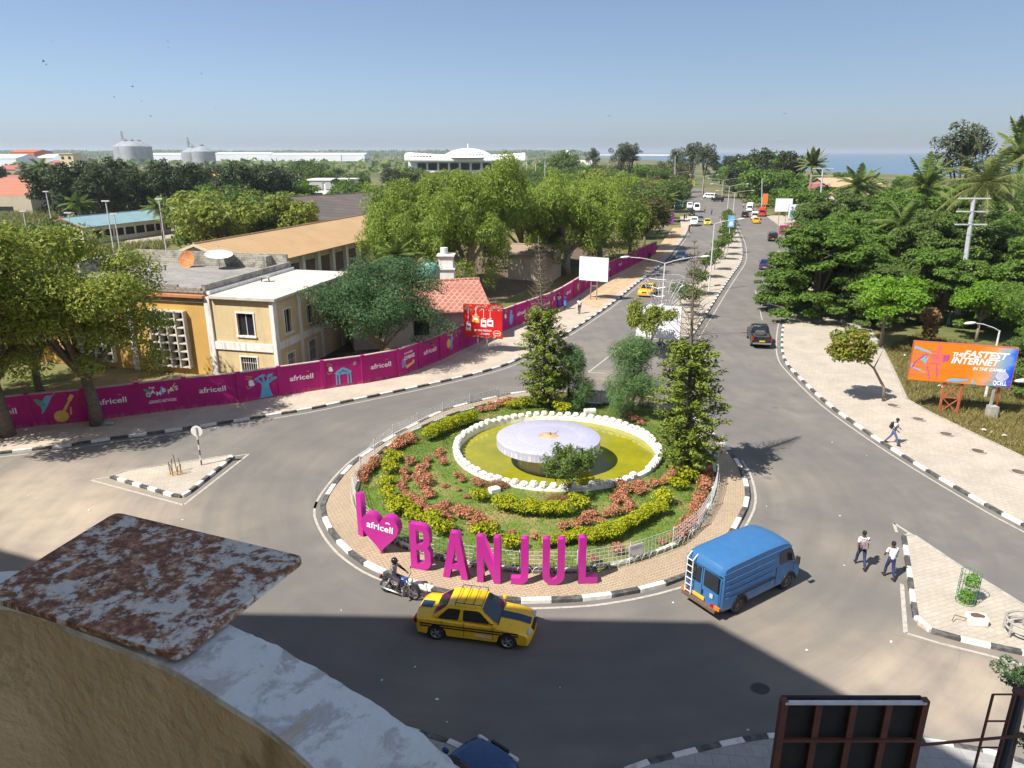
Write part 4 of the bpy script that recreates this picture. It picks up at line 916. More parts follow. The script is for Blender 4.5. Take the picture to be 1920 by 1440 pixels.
pc = [G(px, py, bz+.02) for px, py in ((218, 963), (572, 1047), (335, 1234), (-32, 1118))]
ctr = sum(pc, Vector())/4; rc = []
for i in range(4):
    a, b, c_ = pc[i-1], pc[i], pc[(i+1) % 4]
    for k in range(4): t_ = k/3; q0, q1 = b+(a-b).normalized()*.02, b+(c_-b).normalized()*.02; rc.append((q0.lerp(b, t_)).lerp(b.lerp(q1, t_), t_))
m = MB(); m.prism([(p.x, p.y) for p in rc], bz+.012, bz+.024, True); o = m.build('sheet', rustm, rp)
# ================================================================ BOUNDARY WALL, BILLBOARDS, LAMPS, POLES
t = NT('magenta_wall', .8, 0, .25); n1 = t.noise(1.1, 5); n2 = t.noise(5, 4, t.map(t.pos, (1, 1, .2)))
c = t.mix(t.rng(n1, .35, .7), (.42, .012, .16), (.35, .014, .14)); c = t.mix(t.rng(n2, .6, .75, 0, .5), c, (.5, .08, .24)); lowz = t.sep(t.pos)[2]
t.col(t.mix(t.math('MULTIPLY', t.rng(lowz, .45, .1), t.rng(n2, .4, .6, 0, .6)), c, (.45, .2, .2))).bump(t.noise(9, 4), .2, .01); wall_mag = t.m
wall_top = pm('wall_cap', (.55, .40, .38), (.42, .3, .28), 3, .9)
_wpx = [(-420, 870), (0, 805), (165, 789), (272, 775), (360, 764), (455, 754), (560, 736), (690, 717), (750, 705), (825, 675), (862, 657), (946, 619), (1041, 582), (1108, 537)]
def wall_at(px):
    for (a, ya), (b, yb_) in zip(_wpx, _wpx[1:]):
        if a <= px <= b: return G(px, ya+(yb_-ya)*(px-a)/(b-a), PZ)
posts = [wall_at(x) for x in (-330, -235, -140, -45, 62, 165, 265, 352, 452, 527, 607, 682, 747, 786, 825, 862, 897, 921, 942, 965, 987, 1011, 1033, 1054, 1074, 1092, 1108)]
q = posts[-1]; tgt = Vector((27.0, 131.0, PZ)); d_ = (tgt-q).normalized()
for k in range(1, 13): posts.append(q+d_*2.95*k)
bw = thing('boundary_wall', 'long magenta painted wall with white wordmarks and bright murals along the left pavement', 'wall')
WH = 2.2
PANEL = []
for i in range(len(posts)-1):
    a, b = posts[i], posts[i+1]; x = (b-a).normalized(); L = (b-a).length
    m = MB(); m.bar((a.x, a.y, PZ-.14+(WH+.14)/2), (b.x, b.y, PZ-.14+(WH+.14)/2), .16, WH+.14); m.build('wall_panel', wall_mag, bw)
    m = MB(); m.bar((a.x, a.y, PZ+WH+.03), (b.x, b.y, PZ+WH+.03), .24, .06); m.build('coping', wall_top, bw)
    m = MB(); m.box((a.x, a.y, PZ-.02+(WH+.1)/2), (.3, .26, WH+.1), math.atan2(x.y, x.x)); m.build('pillar', wall_mag, bw)
    PANEL.append((frame((a.x, a.y, PZ), x) @ Matrix.Translation((0, 0, .083)), L))
m = MB(); 
def wprint(me, i, x, y, s=1., rot=0.):
    if i >= len(PANEL): return
    mt, L = PANEL[i]; o = ob(me.name.split('.')[0], me, bw); o.matrix_world = mt @ Matrix.Translation((x*L, y, .004)) @ Matrix.Rotation(rot, 4, 'Z') @ Matrix.Scale(s, 4); return o
ink = {k: pm('ink_'+k, c_, tuple(v*.85 for v in c_), 2, .7) for k, c_ in dict(white=(.85, .84, .84), blue=(.12, .42, .62), gold=(.72, .46, .10), green=(.10, .36, .25), orange=(.62, .25, .04), grey=(.42, .33, .42), navy=(.05, .12, .4)).items()}
af = text_mesh('wordmark', 'africell', .55, ink['white'], .014, .004, width=1.75)
am = flat_mesh('accent', [arc(.52, .48, .13, .13, 30, 150, 8)+arc(.52, .48, .08, .08, 150, 30, 8)], .004, ink['orange'])
for i in (3, 5, 7+0, 9+0, 11, 13, 15, 18, 20+0, 23, 25, 27, 29):
    pass
seq = {3: 'af', 4: 'kora', 5: 'af', 6: 'gambia', 7: 'af', 8: 'baobab', 9: 'af', 10: 'arch', 11: 'af', 12: 'cover', 13: 'af', 14: 'shell', 15: 'af', 17: 'af', 18: 'bird', 19: 'af', 20: 'cover', 21: 'af', 22: 'bird', 23: 'af', 24: 'shell', 25: 'af', 26: 'arch', 28: 'af', 30: 'af', 2: 'arch', 1: 'af'}
def blob(c, rx, ry, n=14, rot=0., j=0.):
    rr = random.Random(int(c[0]*100+c[1]*1000)); o = []
    for k in range(n):
        t_ = 2*math.pi*k/n; f = 1+rr.uniform(-j, j); x, y = rx*f*math.cos(t_), ry*f*math.sin(t_); o.append((c[0]+x*math.cos(rot)-y*math.sin(rot), c[1]+x*math.sin(rot)+y*math.cos(rot)))
    return o
def seg(a, b, w0, w1=None):
    w1 = w0 if w1 is None else w1; d = Vector((b[0]-a[0], b[1]-a[1])).normalized(); n = Vector((-d.y, d.x))
    return [(a[0]+n.x*w0, a[1]+n.y*w0), (b[0]+n.x*w1, b[1]+n.y*w1), (b[0]-n.x*w1, b[1]-n.y*w1), (a[0]-n.x*w0, a[1]-n.y*w0)]
def multi(nm, shapes, mat):
    """overlapping shapes as separate thin pieces of one drawing"""
    vs = []; fs = []
    for k, sh in enumerate(shapes):
        b0 = len(vs); vs += [(x, y, .001+.0006*k) for x, y in sh]; fs.append(tuple(range(b0, b0+len(sh))))
    me = bpy.data.meshes.new(nm); me.from_pydata(vs, [], fs); me.materials.append(mat); return me
baob = multi('mural', [[(-.42, -.95), (.5, -.95), (.3, -.3), (.28, .15), (-.22, .15), (-.26, -.3)], seg((-.15, .1), (-.5, .5), .1, .04), seg((0, .1), (-.1, .62), .1, .04), seg((.15, .1), (.35, .6), .1, .04), seg((.2, .1), (.68, .35), .09, .03), seg((.4, .3), (.62, .62), .05, .02), seg((-.4, .35), (-.62, .3), .05, .02), blob((-.1, .7), .26, .12, 12, 0, .3), blob((.42, .66), .24, .1, 12, .4, .3), blob((.72, .4), .16, .1, 10, 0, .3), blob((-.52, .55), .18, .1, 10, .3, .3)], ink['blue'])
archm = multi('mural', [seg((-.62, .12), (0, .5), .09), seg((0, .5), (.62, .12), .09), seg((-.6, .08), (.6, .08), .06), seg((-.55, .05), (-.55, -.75), .05), seg((-.33, .05), (-.33, -.75), .05), seg((.33, .05), (.33, -.75), .05), seg((.55, .05), (.55, -.75), .05), seg((-.3, .02), (0, .25), .05), seg((0, .25), (.3, .02), .05)], ink['blue'])
koram = multi('mural', [blob((-.1, -.45), .42, .38, 18), seg((.05, -.2), (.55, .62), .09, .06), seg((.5, .55), (.72, .9), .12, .1), seg((.45, -.4), (.5, .1), .05)], ink['gold'])
birdm = multi('mural', [blob((-.45, .3), .2, .52, 14, -.5), blob((-.25, .62), .2, .16), seg((-.12, .66), (.2, .9), .05, .01), blob((-.6, -.15), .08, .35, 10, -.5)], ink['blue']); wing = multi('mural', [blob((-.75, .35), .14, .4, 12, .9), blob((-.65, .15), .1, .32, 12, 1.1)], ink['green'])
swirl = multi('mural', [seg((-.2, .7), (.25, .55), .03), seg((-.25, .52), (.2, .42), .03), seg((-.2, -.25), (.15, -.2), .03), seg((-.25, -.02), (-.12, -.3), .03)], ink['orange'])
am_w = text_mesh('wordmark', 'a', .8, ink['white'], .06, .004); hash_ = text_mesh('wordmark', '#', .4, ink['grey'], .03, .004)
disc_g = multi('mural', [blob((-.3, .1), .34, .42, 18)], ink['gold']); figb = multi('mural', [blob((.2, .25), .18, .42, 12, -.3), blob((.28, .78), .14, .14), seg((.15, -.1), (0, -.6), .1, .05), seg((.2, -.1), (.3, -.5), .08, .05)], ink['blue'])
botl = multi('mural', [blob((.1, -.05), .3, .52, 16), blob((.1, .6), .16, .2, 12), seg((.3, -.2), (.5, .3), .05)], ink['blue'])
net = text_mesh('wordmark', 'LEADING NETWORK', .3, ink['white'], .015, .004, width=1.75); the = text_mesh('wordmark', 'THE', .2, ink['white'], .03, .004)
gl = [(text_mesh('wordmark', ch, .42, ink['white'], .025, .004), x, y) for ch, x, y in zip("GAMBIA'S", (-.85, -.55, -.2, .15, .42, .62, .8, .95), (-.02, .15, .0, .2, .06, .2, .3, .24))]
cov = text_mesh('wordmark', 'COVERAGE', .42, ink['white'], .025, .004, width=1.3); nat = text_mesh('wordmark', 'NATIONWIDE', .2, ink['white'], .012, .004, width=1.0); pill = multi('mural', [seg((-.5, -.4), (.65, -.25), .16, .1), blob((.55, -.2), .16, .2)], ink['gold']); arch_s = multi('mural', [seg((-.8, .05), (-.8, -.5), .06), seg((-.55, .05), (-.55, -.5), .06), seg((-.85, .05), (-.67, .2), .06), seg((-.67, .2), (-.5, .05), .06)], ink['blue'])
for i, k in seq.items():
    if k == 'af': wprint(af, i, .5, 1.02); wprint(am, i, .5, 1.02)
    elif k == 'baobab': wprint(baob, i, .62, 1.05); wprint(am_w, i, .3, 1.15); wprint(swirl, i, .25, 1.2)
    elif k == 'arch': wprint(archm, i, .5, .95); wprint(am_w, i, .2, 1.35, .8); wprint(swirl, i, .18, 1.35, .9); wprint(hash_, i, .8, 1.6)
    elif k == 'kora': wprint(koram, i, .58, 1.0, 1.05); wprint(birdm, i, .45, 1.25); wprint(wing, i, .45, 1.25)
    elif k == 'gambia':
        for g_, x, y in gl: wprint(g_, i, .5+x/PANEL[i][1], 1.2+y)
        wprint(net, i, .5, .68); wprint(the, i, .3, 1.72); wprint(wing, i, .38, 1.35, .7); wprint(botl, i, .5, 1.5, .42); wprint(koram, i, .72, 1.65, .35)
    elif k == 'cover': wprint(cov, i, .52, 1.2, 1, .05); wprint(nat, i, .48, 1.65, 1, .05); wprint(pill, i, .5, .95, .9, .1); wprint(arch_s, i, .5, 1.1)
    elif k == 'shell': wprint(disc_g, i, .5, 1.05); wprint(figb, i, .5, 1.05); wprint(hash_, i, .8, 1.5, .8)
    elif k == 'bird': wprint(botl, i, .6, 1.0, 1.1); wprint(am_w, i, .2, 1.3, .9); wprint(swirl, i, .25, 1.4)
# ---- billboards
steel_d = pm('painted_steel', (.36, .33, .30), (.28, .26, .24), 4, .6)
def board(name, lab, cl, cr_, zb, zt, depth=.16, cat='billboard', face_m=None, frame_m=None, posts_=None, pm_=None, back_ribs=0):
    """upright panel between ground points cl and cr_ (left,right as seen), legs below"""
    x = (cr_-cl); W = x.length; x.normalize(); t = thing(name, lab, cat, (cl.x, cl.y, 0))
    mt = frame((0, 0, zb), x); H_ = zt-zb
    m = MB(); m.box((W/2, H_/2, -depth/2), (W, H_, depth)); xf(m.build('panel', frame_m or steel_d, t), mt)
    m = MB(); m.box((W/2, H_/2, .006), (W-.08, H_-.08, .01)); face = xf(m.build('face', face_m, t), mt)
    for (u, v0) in (posts_ or ((.35, 0), (.65, 0))):
        m = MB(); p = x*(u*W); m.bar((p.x, p.y, v0), (p.x, p.y, zb+.1), .12, .12); o = m.build('leg', pm_ or steel_d, t)
        o.location = mt.to_3x3() @ Vector((0, 0, -depth/2-.0))
    return t, mt, W, H_
def bprint(t, mt, me, x, y, z=.014, s=1., rot=0.):
    o = ob(me.name.split('.')[0], me, t); xf(o, mt @ Matrix.Translation((x, y, z)) @ Matrix.Rotation(rot, 4, 'Z') @ Matrix.Scale(s, 4)); return o
poster_w = pm('poster_white', (.86, .86, .87), (.80, .80, .82), .6, .5)
# red greetings board
rd = pm('poster_red', (.62, .012, .014), (.5, .01, .012), 1, .45)
base = G(905, 661, PZ); yR = base.y; cl = Dp(869, 600, yR+.35); crr = Dp(942, 600, yR-.35); zt = Dp(905, 571, yR).z; zb = Dp(905, 634, yR).z
cl.z = crr.z = 0
t_, mt, W, H_ = board('red_billboard', 'red greetings billboard with garland and hanging tags on the left pavement', cl, crr, zb, zt, .14, face_m=rd, posts_=((.36, PZ), (.6, PZ)), frame_m=pm('red_edge', (.4, .02, .02)))
rr = random.Random(5)
gar = multi('garland', [blob((rr.uniform(.1, W-.1), H_-rr.uniform(.08, .5), ), .16, .05, 7, rr.uniform(-1, 1), .3) for _ in range(46)]+[blob((rr.uniform(.1, W-.1), rr.uniform(.05, .2)), .14, .05, 7, rr.uniform(-1, 1), .3) for _ in range(12)], pm('garland_green', (.16, .2, .09), (.42, .42, .32), 9)); bprint(t_, mt, gar, 0, 0)
ber = multi('berries', [blob((rr.uniform(.1, W-.1), H_-rr.uniform(.1, .48)), .07, .06, 8) for _ in range(16)], pm('berry_red', (.7, .03, .03))); bprint(t_, mt, ber, 0, 0, .05)
for k, (x, y, w, h, c_) in enumerate(((.45, 1.0, .42, .6, 'white'), (1.15, 1.72, .62, .55, 'gold'), (1.85, 1.35, .5, .6, 'white'), (2.45, 1.4, .55, .55, 'white'))):
    bprint(t_, mt, multi('tag', [[(x-w/2, y-h/2), (x+w/2, y-h/2-.05), (x+w/2, y+h/2), (x-w/2, y+h/2+.05)]], ink[c_]), 0, 0, .02); bprint(t_, mt, multi('ribbon', [seg((x, y+h/2), (x+.02, H_-.3), .035), blob((x, y+h/2+.12), .2, .08, 8, .3, .3)], pm('ribbon_pink', (.75, .45, .4))), 0, 0, .03)
    bprint(t_, mt, multi('tag_print', [[(x-w*.3, y-.08), (x+w*.3, y-.08), (x+w*.3, y+.1), (x-w*.3, y+.1)]], rd if c_ != 'gold' else ink['white']), 0, 0, .026)
bprint(t_, mt, text_mesh('lettering', "SEASON'S GREETINGS", .24, ink['white'], .012, .003, width=1.55), W*.5, .62, .02); bprint(t_, mt, text_mesh('lettering', 'Gambia', .26, ink['white'], .01, .003, .4, .8), W*.56, .33, .02)
bprint(t_, mt, multi('logo', [blob((W*.86, .5), .36, .26, 20)], ink['white']), 0, 0, .02); bprint(t_, mt, multi('logo', [blob((W*.86, .5), .32, .22, 20)], rd), 0, 0, .024); bprint(t_, mt, text_mesh('lettering', 'Jumbo', .2, ink['white'], .03, .003, .2, .5), W*.86, .45, .03); bprint(t_, mt, multi('logo', [seg((W*.78, .28), (W*.95, .28), .04)], ink['gold']), 0, 0, .03)
# white board by the left pavement
base = G(1115, 562, PZ); yW = base.y; cl = Dp(1085.5, 520, yW+.8); crr = Dp(1140, 520, yW-.8); zt = Dp(1112, 482, yW).z; zb = Dp(1112, 527, yW).z; cl.z = crr.z = 0
t_, mt, W, H_ = board('white_billboard', 'white billboard with two faint lines of text on the left pavement', cl, crr, zb, zt, .18, face_m=poster_w, posts_=((.42, PZ), (.63, PZ)), pm_=pm('brown_steel', (.3, .2, .15)))
fnt = pm('faint_print', (.55, .58, .64)); bprint(t_, mt, multi('print', [seg((.5+k*.36, H_*.66), (.5+k*.36+.25, H_*.66-.0), .03) for k in range(int((W-1)/.36))], fnt), 0, 0, .02); bprint(t_, mt, multi('print', [seg((1+k*.36, H_*.58), (1+k*.36+.25, H_*.58), .03) for k in range(int((W-2)/.36))], fnt), 0, 0, .02)
m = MB(); m.bar(mt @ Vector((W*.42, -.6, -.09)), mt @ Vector((W*.63, -.6, -.09)), .08); m.build('brace', pm('brown_steel', (1, 1, 1)), t_)
# white board on the median behind the right pine
base = G(1262, 656, 0); yW = base.y; cl = Dp(1192, 620, yW+1.2); crr = Dp(1276, 620, yW-.2); zt = Dp(1230, 574, yW).z; zb = Dp(1230, 637, yW).z; cl.z = crr.z = 0
t_, mt, W, H_ = board('white_billboard', 'blank white billboard standing on the median behind the right pine', cl, crr, zb, zt, .18, face_m=poster_w, posts_=((.62, 0), (.95, 0)))
bprint(t_, mt, multi('print', [blob((W*.8, H_*.35), .5, .9, 10, 0, .3), blob((W*.9, H_*.6), .3, .5, 10, .3, .3)], pm('grey_smudge', (.7, .7, .72))), 0, 0, .02)
# orange internet board on the right verge
def qface():
    t = NT('poster_orange', .4, 0, .4); s = t.sep(t.obj); f = t.math('ADD', t.math('ADD', s[0], t.math('MULTIPLY', s[1], -.22)), t.math('MULTIPLY', t.noise(1.6, 4, t.obj), 1.2))
    c = t.ramp(t.rng(f, 3.9, 6.7), [(0, (.82, .17, .006)), (.35, (.74, .25, .06)), (.62, (.25, .36, .42)), (.85, (.015, .12, .62)), (1, (.01, .04, .55))]); dark = t.noise(1.5, 6, t.map(t.obj, (.45, 2.6, 1)))
    c = t.mix(t.math('MULTIPLY', t.rng(s[1], 1.3, .2, 0, .75), t.rng(dark, .5, .62)), c, (.38, .07, .01)); t.col(c); return t.m
base = G(1783, 775, 0); yQ = base.y; cl = Dp(1704, 700, yQ+.9); crr = Dp(1901, 700, yQ-1.0); zt = Dp(1800, 646, yQ).z; zb = Dp(1800, 719, yQ).z; cl.z = crr.z = 0
redst = pm('red_steel', (.46, .11, .05), (.34, .09, .045), 5, .6)
t_, mt, W, H_ = board('orange_billboard', 'orange and blue internet billboard with white slogan on red trestle legs', cl, crr, zb, zt, .35, face_m=qface(), frame_m=redst, posts_=((.375, 0), (.55, 0)), pm_=redst)
s_ = W/7.0
bprint(t_, mt, text_mesh('lettering', 'THE', .36, ink['white'], .03, .004, .25), W*.44, H_*.70, .02); bprint(t_, mt, text_mesh('lettering', 'FASTEST', .62, ink['white'], .03, .004, .25, W*.43), W*.71, H_*.70, .02); bprint(t_, mt, text_mesh('lettering', 'INTERNET', .62, ink['white'], .03, .004, .25, W*.46), W*.62, H_*.52, .02); bprint(t_, mt, text_mesh('lettering', 'IN THE GAMBIA', .32, ink['white'], .018, .004, .25, W*.31), W*.765, H_*.38, .02)
bprint(t_, mt, text_mesh('lettering', 'QCELL', .42, ink['white'], .02, .004, 0, W*.13), W*.89, .14, .02)
dots = []
for i in range(-6, 7):
    for j in range(-6, 7):
        if i*i+j*j < 40: dots.append(blob((W*.895+i*.058, .78+j*.055), .024, .024, 6))
bprint(t_, mt, multi('logo', dots, ink['white']), 0, 0, .02)
purp = pm('ink_purple', (.32, .06, .42)); bl_ = pm('ink_blue', (.03, .03, .55))
bprint(t_, mt, multi('figure', [seg((.05+k*.02, .4+k*.3), (1.9-k*.05, .5+k*.28+.1*math.sin(k*2)), .012) for k in range(7)]+[seg((1.45, H_-.5+.1*k), (1.75, H_-.48+.1*k), .012) for k in range(4)]+[seg((1.2+.12*k, 1.2), (1.3+.12*k, 2.2-.08*abs(k-3)), .012) for k in range(7)]+[seg((1.9, 1.5+.08*k), (2.3, 1.6+.08*k), .014) for k in range(6)]+[seg((.3, 1.4), (.9, 2.0), .03), seg((.3, 1.4), (.1, .9), .03), seg((1.0, 1.2), (1.3, .2), .03), seg((1.6, 1.2), (1.75, .3), .03)], purp), 0, 0, .02)
bprint(t_, mt, multi('figure', [seg((.1, H_-.4), (1.15, H_-.72), .09, .05), [(.75, 1.35), (1.05, 1.8), (.9, 1.25)], [(.55, 1.5), (.85, 1.9), (.8, 1.4)], seg((.2, .9), (1.0, .62), .05, .02), [(2.3, .1), (2.6, .35), (3.4, .38), (3.7, .42), (3.6, .25), (3.0, .15), (2.6, .12)], [(3.9, .05), (3.85, .4), (4.2, .05)], [(4.9, .05), (4.8, .22), (5.3, .05)], [(.0, 1.0), (.12, 1.25), (.1, .9)]], bl_), 0, 0, .024)
m = MB()
for (u0, v0, u1, v1) in ((.375, 0, .55, zb*.5), (.55, 0, .375, zb*.5), (.375, zb*.5, .55, zb*.5), (.375, zb*.5, .55, zb), (.55, zb*.5, .375, zb)): m.bar(mt @ Vector((W*u0, v0-zb, -.17)), mt @ Vector((W*u1, v1-zb, -.17)), .06)
m.build('trestle_brace', redst, t_)
m = MB(); m.bar(mt @ Vector((W*.86, -zb, -.2)), mt @ Vector((W*.86, .1, -.2)), .14); m.build('leg', steel_d, t_); m = MB(); m.bar(mt @ Vector((W*.96, -zb, -.9)), mt @ Vector((W*.9, .1, -.2)), .12); m.build('brace', redst, t_)
m = MB(); b_ = mt @ Vector((W*.88, -zb+.3, -.1)); m.box(b_, (.55, .55, 1.0)); m.build('footing', concrete, t_)
# far boards on the right pavement
for (px0, px1, pyb, pyt, Y, fm, lab, art) in ((1452, 1484, 397, 372, 165, poster_w, 'farther plain white billboard beside the right pavement', 0), (1478, 1513, 409, 383, 155, poster_w, 'white billboard with a blue figure beside the right pavement', 1), (1520, 1561, 425, 404, 135, poster_w, 'white billboard with a smiling couple half behind the right trees', 2),
                                              (1372, 1378, 389, 380, 225, poster_w, '', 3), (1280, 1298, 350, 337, 330, pm('poster_yellow', (.72, .6, .12)), 'yellow board beside the far bend of the road', 0), (1266, 1278, 345, 335, 330, pm('poster_orange2', (.5, .13, .05)), 'rust-red board next to the yellow one at the bend', 0), (1427, 1437, 384, 363, 210, pm('poster_orange3', (.8, .22, .03)), 'bright orange banner by the far right pavement', 0), (1147, 1166, 328, 317, 420, pm('poster_pale', (.66, .72, .66)), 'pale green board beyond the left trees', 0), (1164, 1184, 330, 321, 410, poster_w, 'white board beyond the left trees', 0)):
    if not lab: continue
    cl, crr = Dp(px0, 400, Y), Dp(px1, 400, Y); zb, zt = Dp(px0, pyb, Y).z, Dp(px0, pyt, Y).z; cl.z = crr.z = 0
    t_, mt, W, H_ = board('roadside_board', lab, cl, crr, zb, zt, .2, face_m=fm, posts_=((.3, 0), (.7, 0)))
    if art == 1: bprint(t_, mt, multi('figure', [blob((W*.2, H_*.72), .22, .3), [(W*.08, H_*.05), (W*.36, H_*.05), (W*.34, H_*.55), (W*.1, H_*.55)]], ink['blue']), 0, 0, .02); bprint(t_, mt, multi('print', [seg((W*.5, H_*.7), (W*.85, H_*.7), .05), seg((W*.5, H_*.5), (W*.9, H_*.5), .09)], fnt), 0, 0, .02)
    if art == 2: bprint(t_, mt, multi('figure', [blob((W*.72, H_*.4), .5, .6), blob((W*.85, H_*.5), .4, .55)], pm('skin_print', (.30, .10, .06))), 0, 0, .02); bprint(t_, mt, multi('print', [blob((W*.12, H_*.8), .16, .16)], rd), 0, 0, .02)
mw = thing('pink_hoarding', 'magenta hoarding under the white billboards on the right pavement', 'hoarding')
for (a, b) in (((1464, 410), (1482, 411)), ((1484, 418), (1506, 419))):
    A2, B2 = Dp(a[0], a[1], 160), Dp(b[0], b[1], 160); m = MB(); m.bar((A2.x, A2.y, 1.0), (B2.x, B2.y, 1.0), .15, 2.0); m.build('panel', wall_mag, mw)
kb = thing('purple_banner', 'purple and white advertising banner at the far end of the left pavement', 'banner', tuple(G(1250, 421)))
m = MB(); m.box((0, 0, 1.6), (3.4, .2, 3.0)); m.build('panel', pm('purple_vinyl', (.24, .06, .30), (.2, .05, .26), 1), kb); m = MB(); m.box((.3, -.12, 2.3), (1.6, .03, .8)); m.build('print', ink['white'], kb); m = MB(); m.box((.2, -.12, .8), (1.2, .03, .9)); m.build('print', pm('ribbon_pink', (1, 1, 1)), kb)
# ---- street lamps on the median
def lamp(px, py, ptop, arms, lab, hl=2.4, base=None, armdir=None, nm='street_lamp'):
    b = base or G(px, py, PZ); h = Dp(px, ptop, b.y).z
    t = thing(nm, lab, 'street lamp', (b.x, b.y, 0), group='double-arm lamps on the median' if len(arms) == 2 else None)
    m = MB(); m.tube([(0, 0, 0), (0, 0, h*.5), (0, 0, h-.3)], [.11, .085, .06], 8); m.build('pole', galv, t)
    ad = armdir or Vector((1, .05, 0))
    for s_ in arms:
        d = ad*s_; m = MB(); m.tube([(0, 0, h-.35), d*hl*.25+Vector((0, 0, h-.1)), d*hl*.7+Vector((0, 0, h+.18)), d*hl+Vector((0, 0, h+.25))], .04, 6); a = m.build('arm', galv, t)
        m = MB(); m.ball((0, 0, 0), (.48, .17, .11), 10, 6); o = m.build('lamp_head', pm('lamp_shell', (.62, .6, .56)), a, smooth=True); o.location = d*(hl+.42)+Vector((0, 0, h+.27)); o.rotation_euler = (0, -.08*s_, math.atan2(d.y, d.x))
    return t
lamp(1230, 640, 487, (-1, 1), 'nearest double-arm street lamp, wrapped by bent wire hoops', 3.3, base=G(1237, 640, PZ))
lamp(1329, 545, 415, (-1, 1), 'second double-arm street lamp on the median beside saplings', 3.0)
lamp(1362, 415, 347, (-1, 1), 'third double-arm street lamp at the far tip of the median', 4.2); lamp(1374, 405, 359, (-1, 1), 'double-arm street lamp just right of the median tip', 4.6)
lamp(1316, 374, 329, (-1, 1), 'far double-arm street lamp on the bend', 4.8); lamp(1353, 376, 336, (-1, 1), 'far double-arm street lamp over the grass verge', 5); lamp(1268, 352, 323, (1,), 'far single-arm street lamp at the left of the bend', 5)
lamp(1862, 690, 612, (-1,), 'grey single-arm street lamp behind the orange billboard', 1.9, base=G(1858, 770, 0)+Vector((1.5, 3, 0)))
lamp(1990, 900, 722, (-1,), 'street lamp reaching in from the right edge beside the orange billboard', 2.6, base=Vector((31.9, 38.5, 0)), armdir=Vector((1, 0, 0)))
# bent wire cage of the nearest lamp
lb = G(1237, 640, PZ); wc = thing('wire_decoration', 'bare bent wire frame wound around the nearest street lamp', 'decoration', (lb.x, lb.y, 0))
rr = random.Random(9); silver = pm('silver_wire', (.55, .55, .56), (.4, .4, .4), 6, .5, .4); htop = Dp(1230, 487, lb.y).z
for z, R in ((htop-1.6, 1.9), (htop-2.3, 1.75), (htop-3.2, 1.4), (htop-4.0, 1.1)):
    m = MB(); m.tube([(R*math.cos(k*.4188)*(1+rr.uniform(-.06, .06)), R*math.sin(k*.4188), z+rr.uniform(-.1, .1)) for k in range(16)], .03, 5, False); m.build('ring', silver, wc)
for k in range(14):
    a = k*.449; m = MB(); z0 = rr.uniform(.2, 3.5); m.tube([(rr.uniform(.2, .5)*math.cos(a), rr.uniform(.2, .5)*math.sin(a), htop-5.2-rr.uniform(0, 2)), (1.0*math.cos(a), 1.0*math.sin(a), htop-3.6), (1.7*math.cos(a+rr.uniform(-.2, .2)), 1.7*math.sin(a), htop-2.4), (1.95*math.cos(a), 1.95*math.sin(a), htop-1.6-rr.uniform(0, .6))], .022, 4); m.build('wire', silver, wc)
# blue banner on a post in the median
b = G(1364, 475, PZ); bp = thing('banner_post', 'blue and white banner on a slim post in the median hedge', 'banner', (b.x, b.y, 0)); h = Dp(1371, 404, b.y).z
m = MB(); m.tube([(0, 0, 0), (0, 0, h)], .07, 7); m.build('post', galv, bp); m = MB(); m.box((.1, -.1, h-1.0), (1.1, .1, 2.0)); m.build('panel', pm('sky_blue', (.08, .4, .7), (.3, .55, .75), 1.2), bp); m = MB(); m.box((.1, -.17, h-1.4), (.6, .02, .7)); m.build('print', ink['white'], bp)
# ---- power poles
def ppole(px, py, tx, ty, lab, arms=3, w=2.4, base=None, r=.2, sp=1.15):
    b = base or G(px, py); top = Dp(tx, ty, b.y); t = thing('power_pole', lab, 'power pole', (b.x, b.y, 0)); tp = Vector((top.x-b.x, 0, top.z))
    m = MB(); m.tube([(0, 0, -.03), tp], [r, r*.6], 8); m.build('pole', pm('pole_grey', (.44, .46, .47), (.36, .38, .39), 2, .7), t)
    for k in range(arms):
        z = tp*(1-(k*sp)/tp.z); m = MB(); m.bar(z+Vector((-w/2, -.1, 0)), z+Vector((w/2, -.1, 0)), .12, .12); a = m.build('cross_arm', galv, t)
        for s_ in (-.9, 0, .9):
            m = MB(); q = z+Vector((s_*w/2, -.1, .06)); m.tube([q, q+Vector((0, 0, .25))], .05, 6); m.build('insulator', pm('insulator', (.3, .2, .16)), a)
    return t, tp
pt, ptp = ppole(1793, 613, 1826, 372, 'big grey concrete power pole with three cross-arms in the right-hand trees', 3, 3.2, r=.3, sp=1.25)
ppole(1533, 430, 1543, 316, 'grey power pole with cross-arms beyond the white billboards', 3, 5, r=.28, sp=1.6); ppole(1437, 380, 1442, 300, 'far power pole above the right pavement trees', 2, 5, r=.26, sp=1.8); ppole(1265, 368, 1266, 293, 'bare grey pole left of the far bend', 1, .4, r=.24); ppole(1428, 392, 1429, 335, 'thin grey pole behind the far right pavement', 1, .4, r=.2)
for (px, py, ty, Y) in ((560, 375, 326, 260), (988, 345, 292, 330), (1004, 345, 306, 330), (1022, 345, 302, 330)):
    c = Dp(px, ty, Y); m = MB(); m.tube([(0, 0, -.03), (0, 0, c.z)], [.22, .14], 6); tag(m.build('bare_pole', galv, loc=(c.x, Y, 0)), 'thin bare pole among the trees left of the domed hall' if px < 600 else 'thin bare pole right of the domed hall', 'pole', 'bare poles beyond the trees')
wirem = pm('cable', (.03, .03, .03)); b0 = Vector(pt.location)+ptp
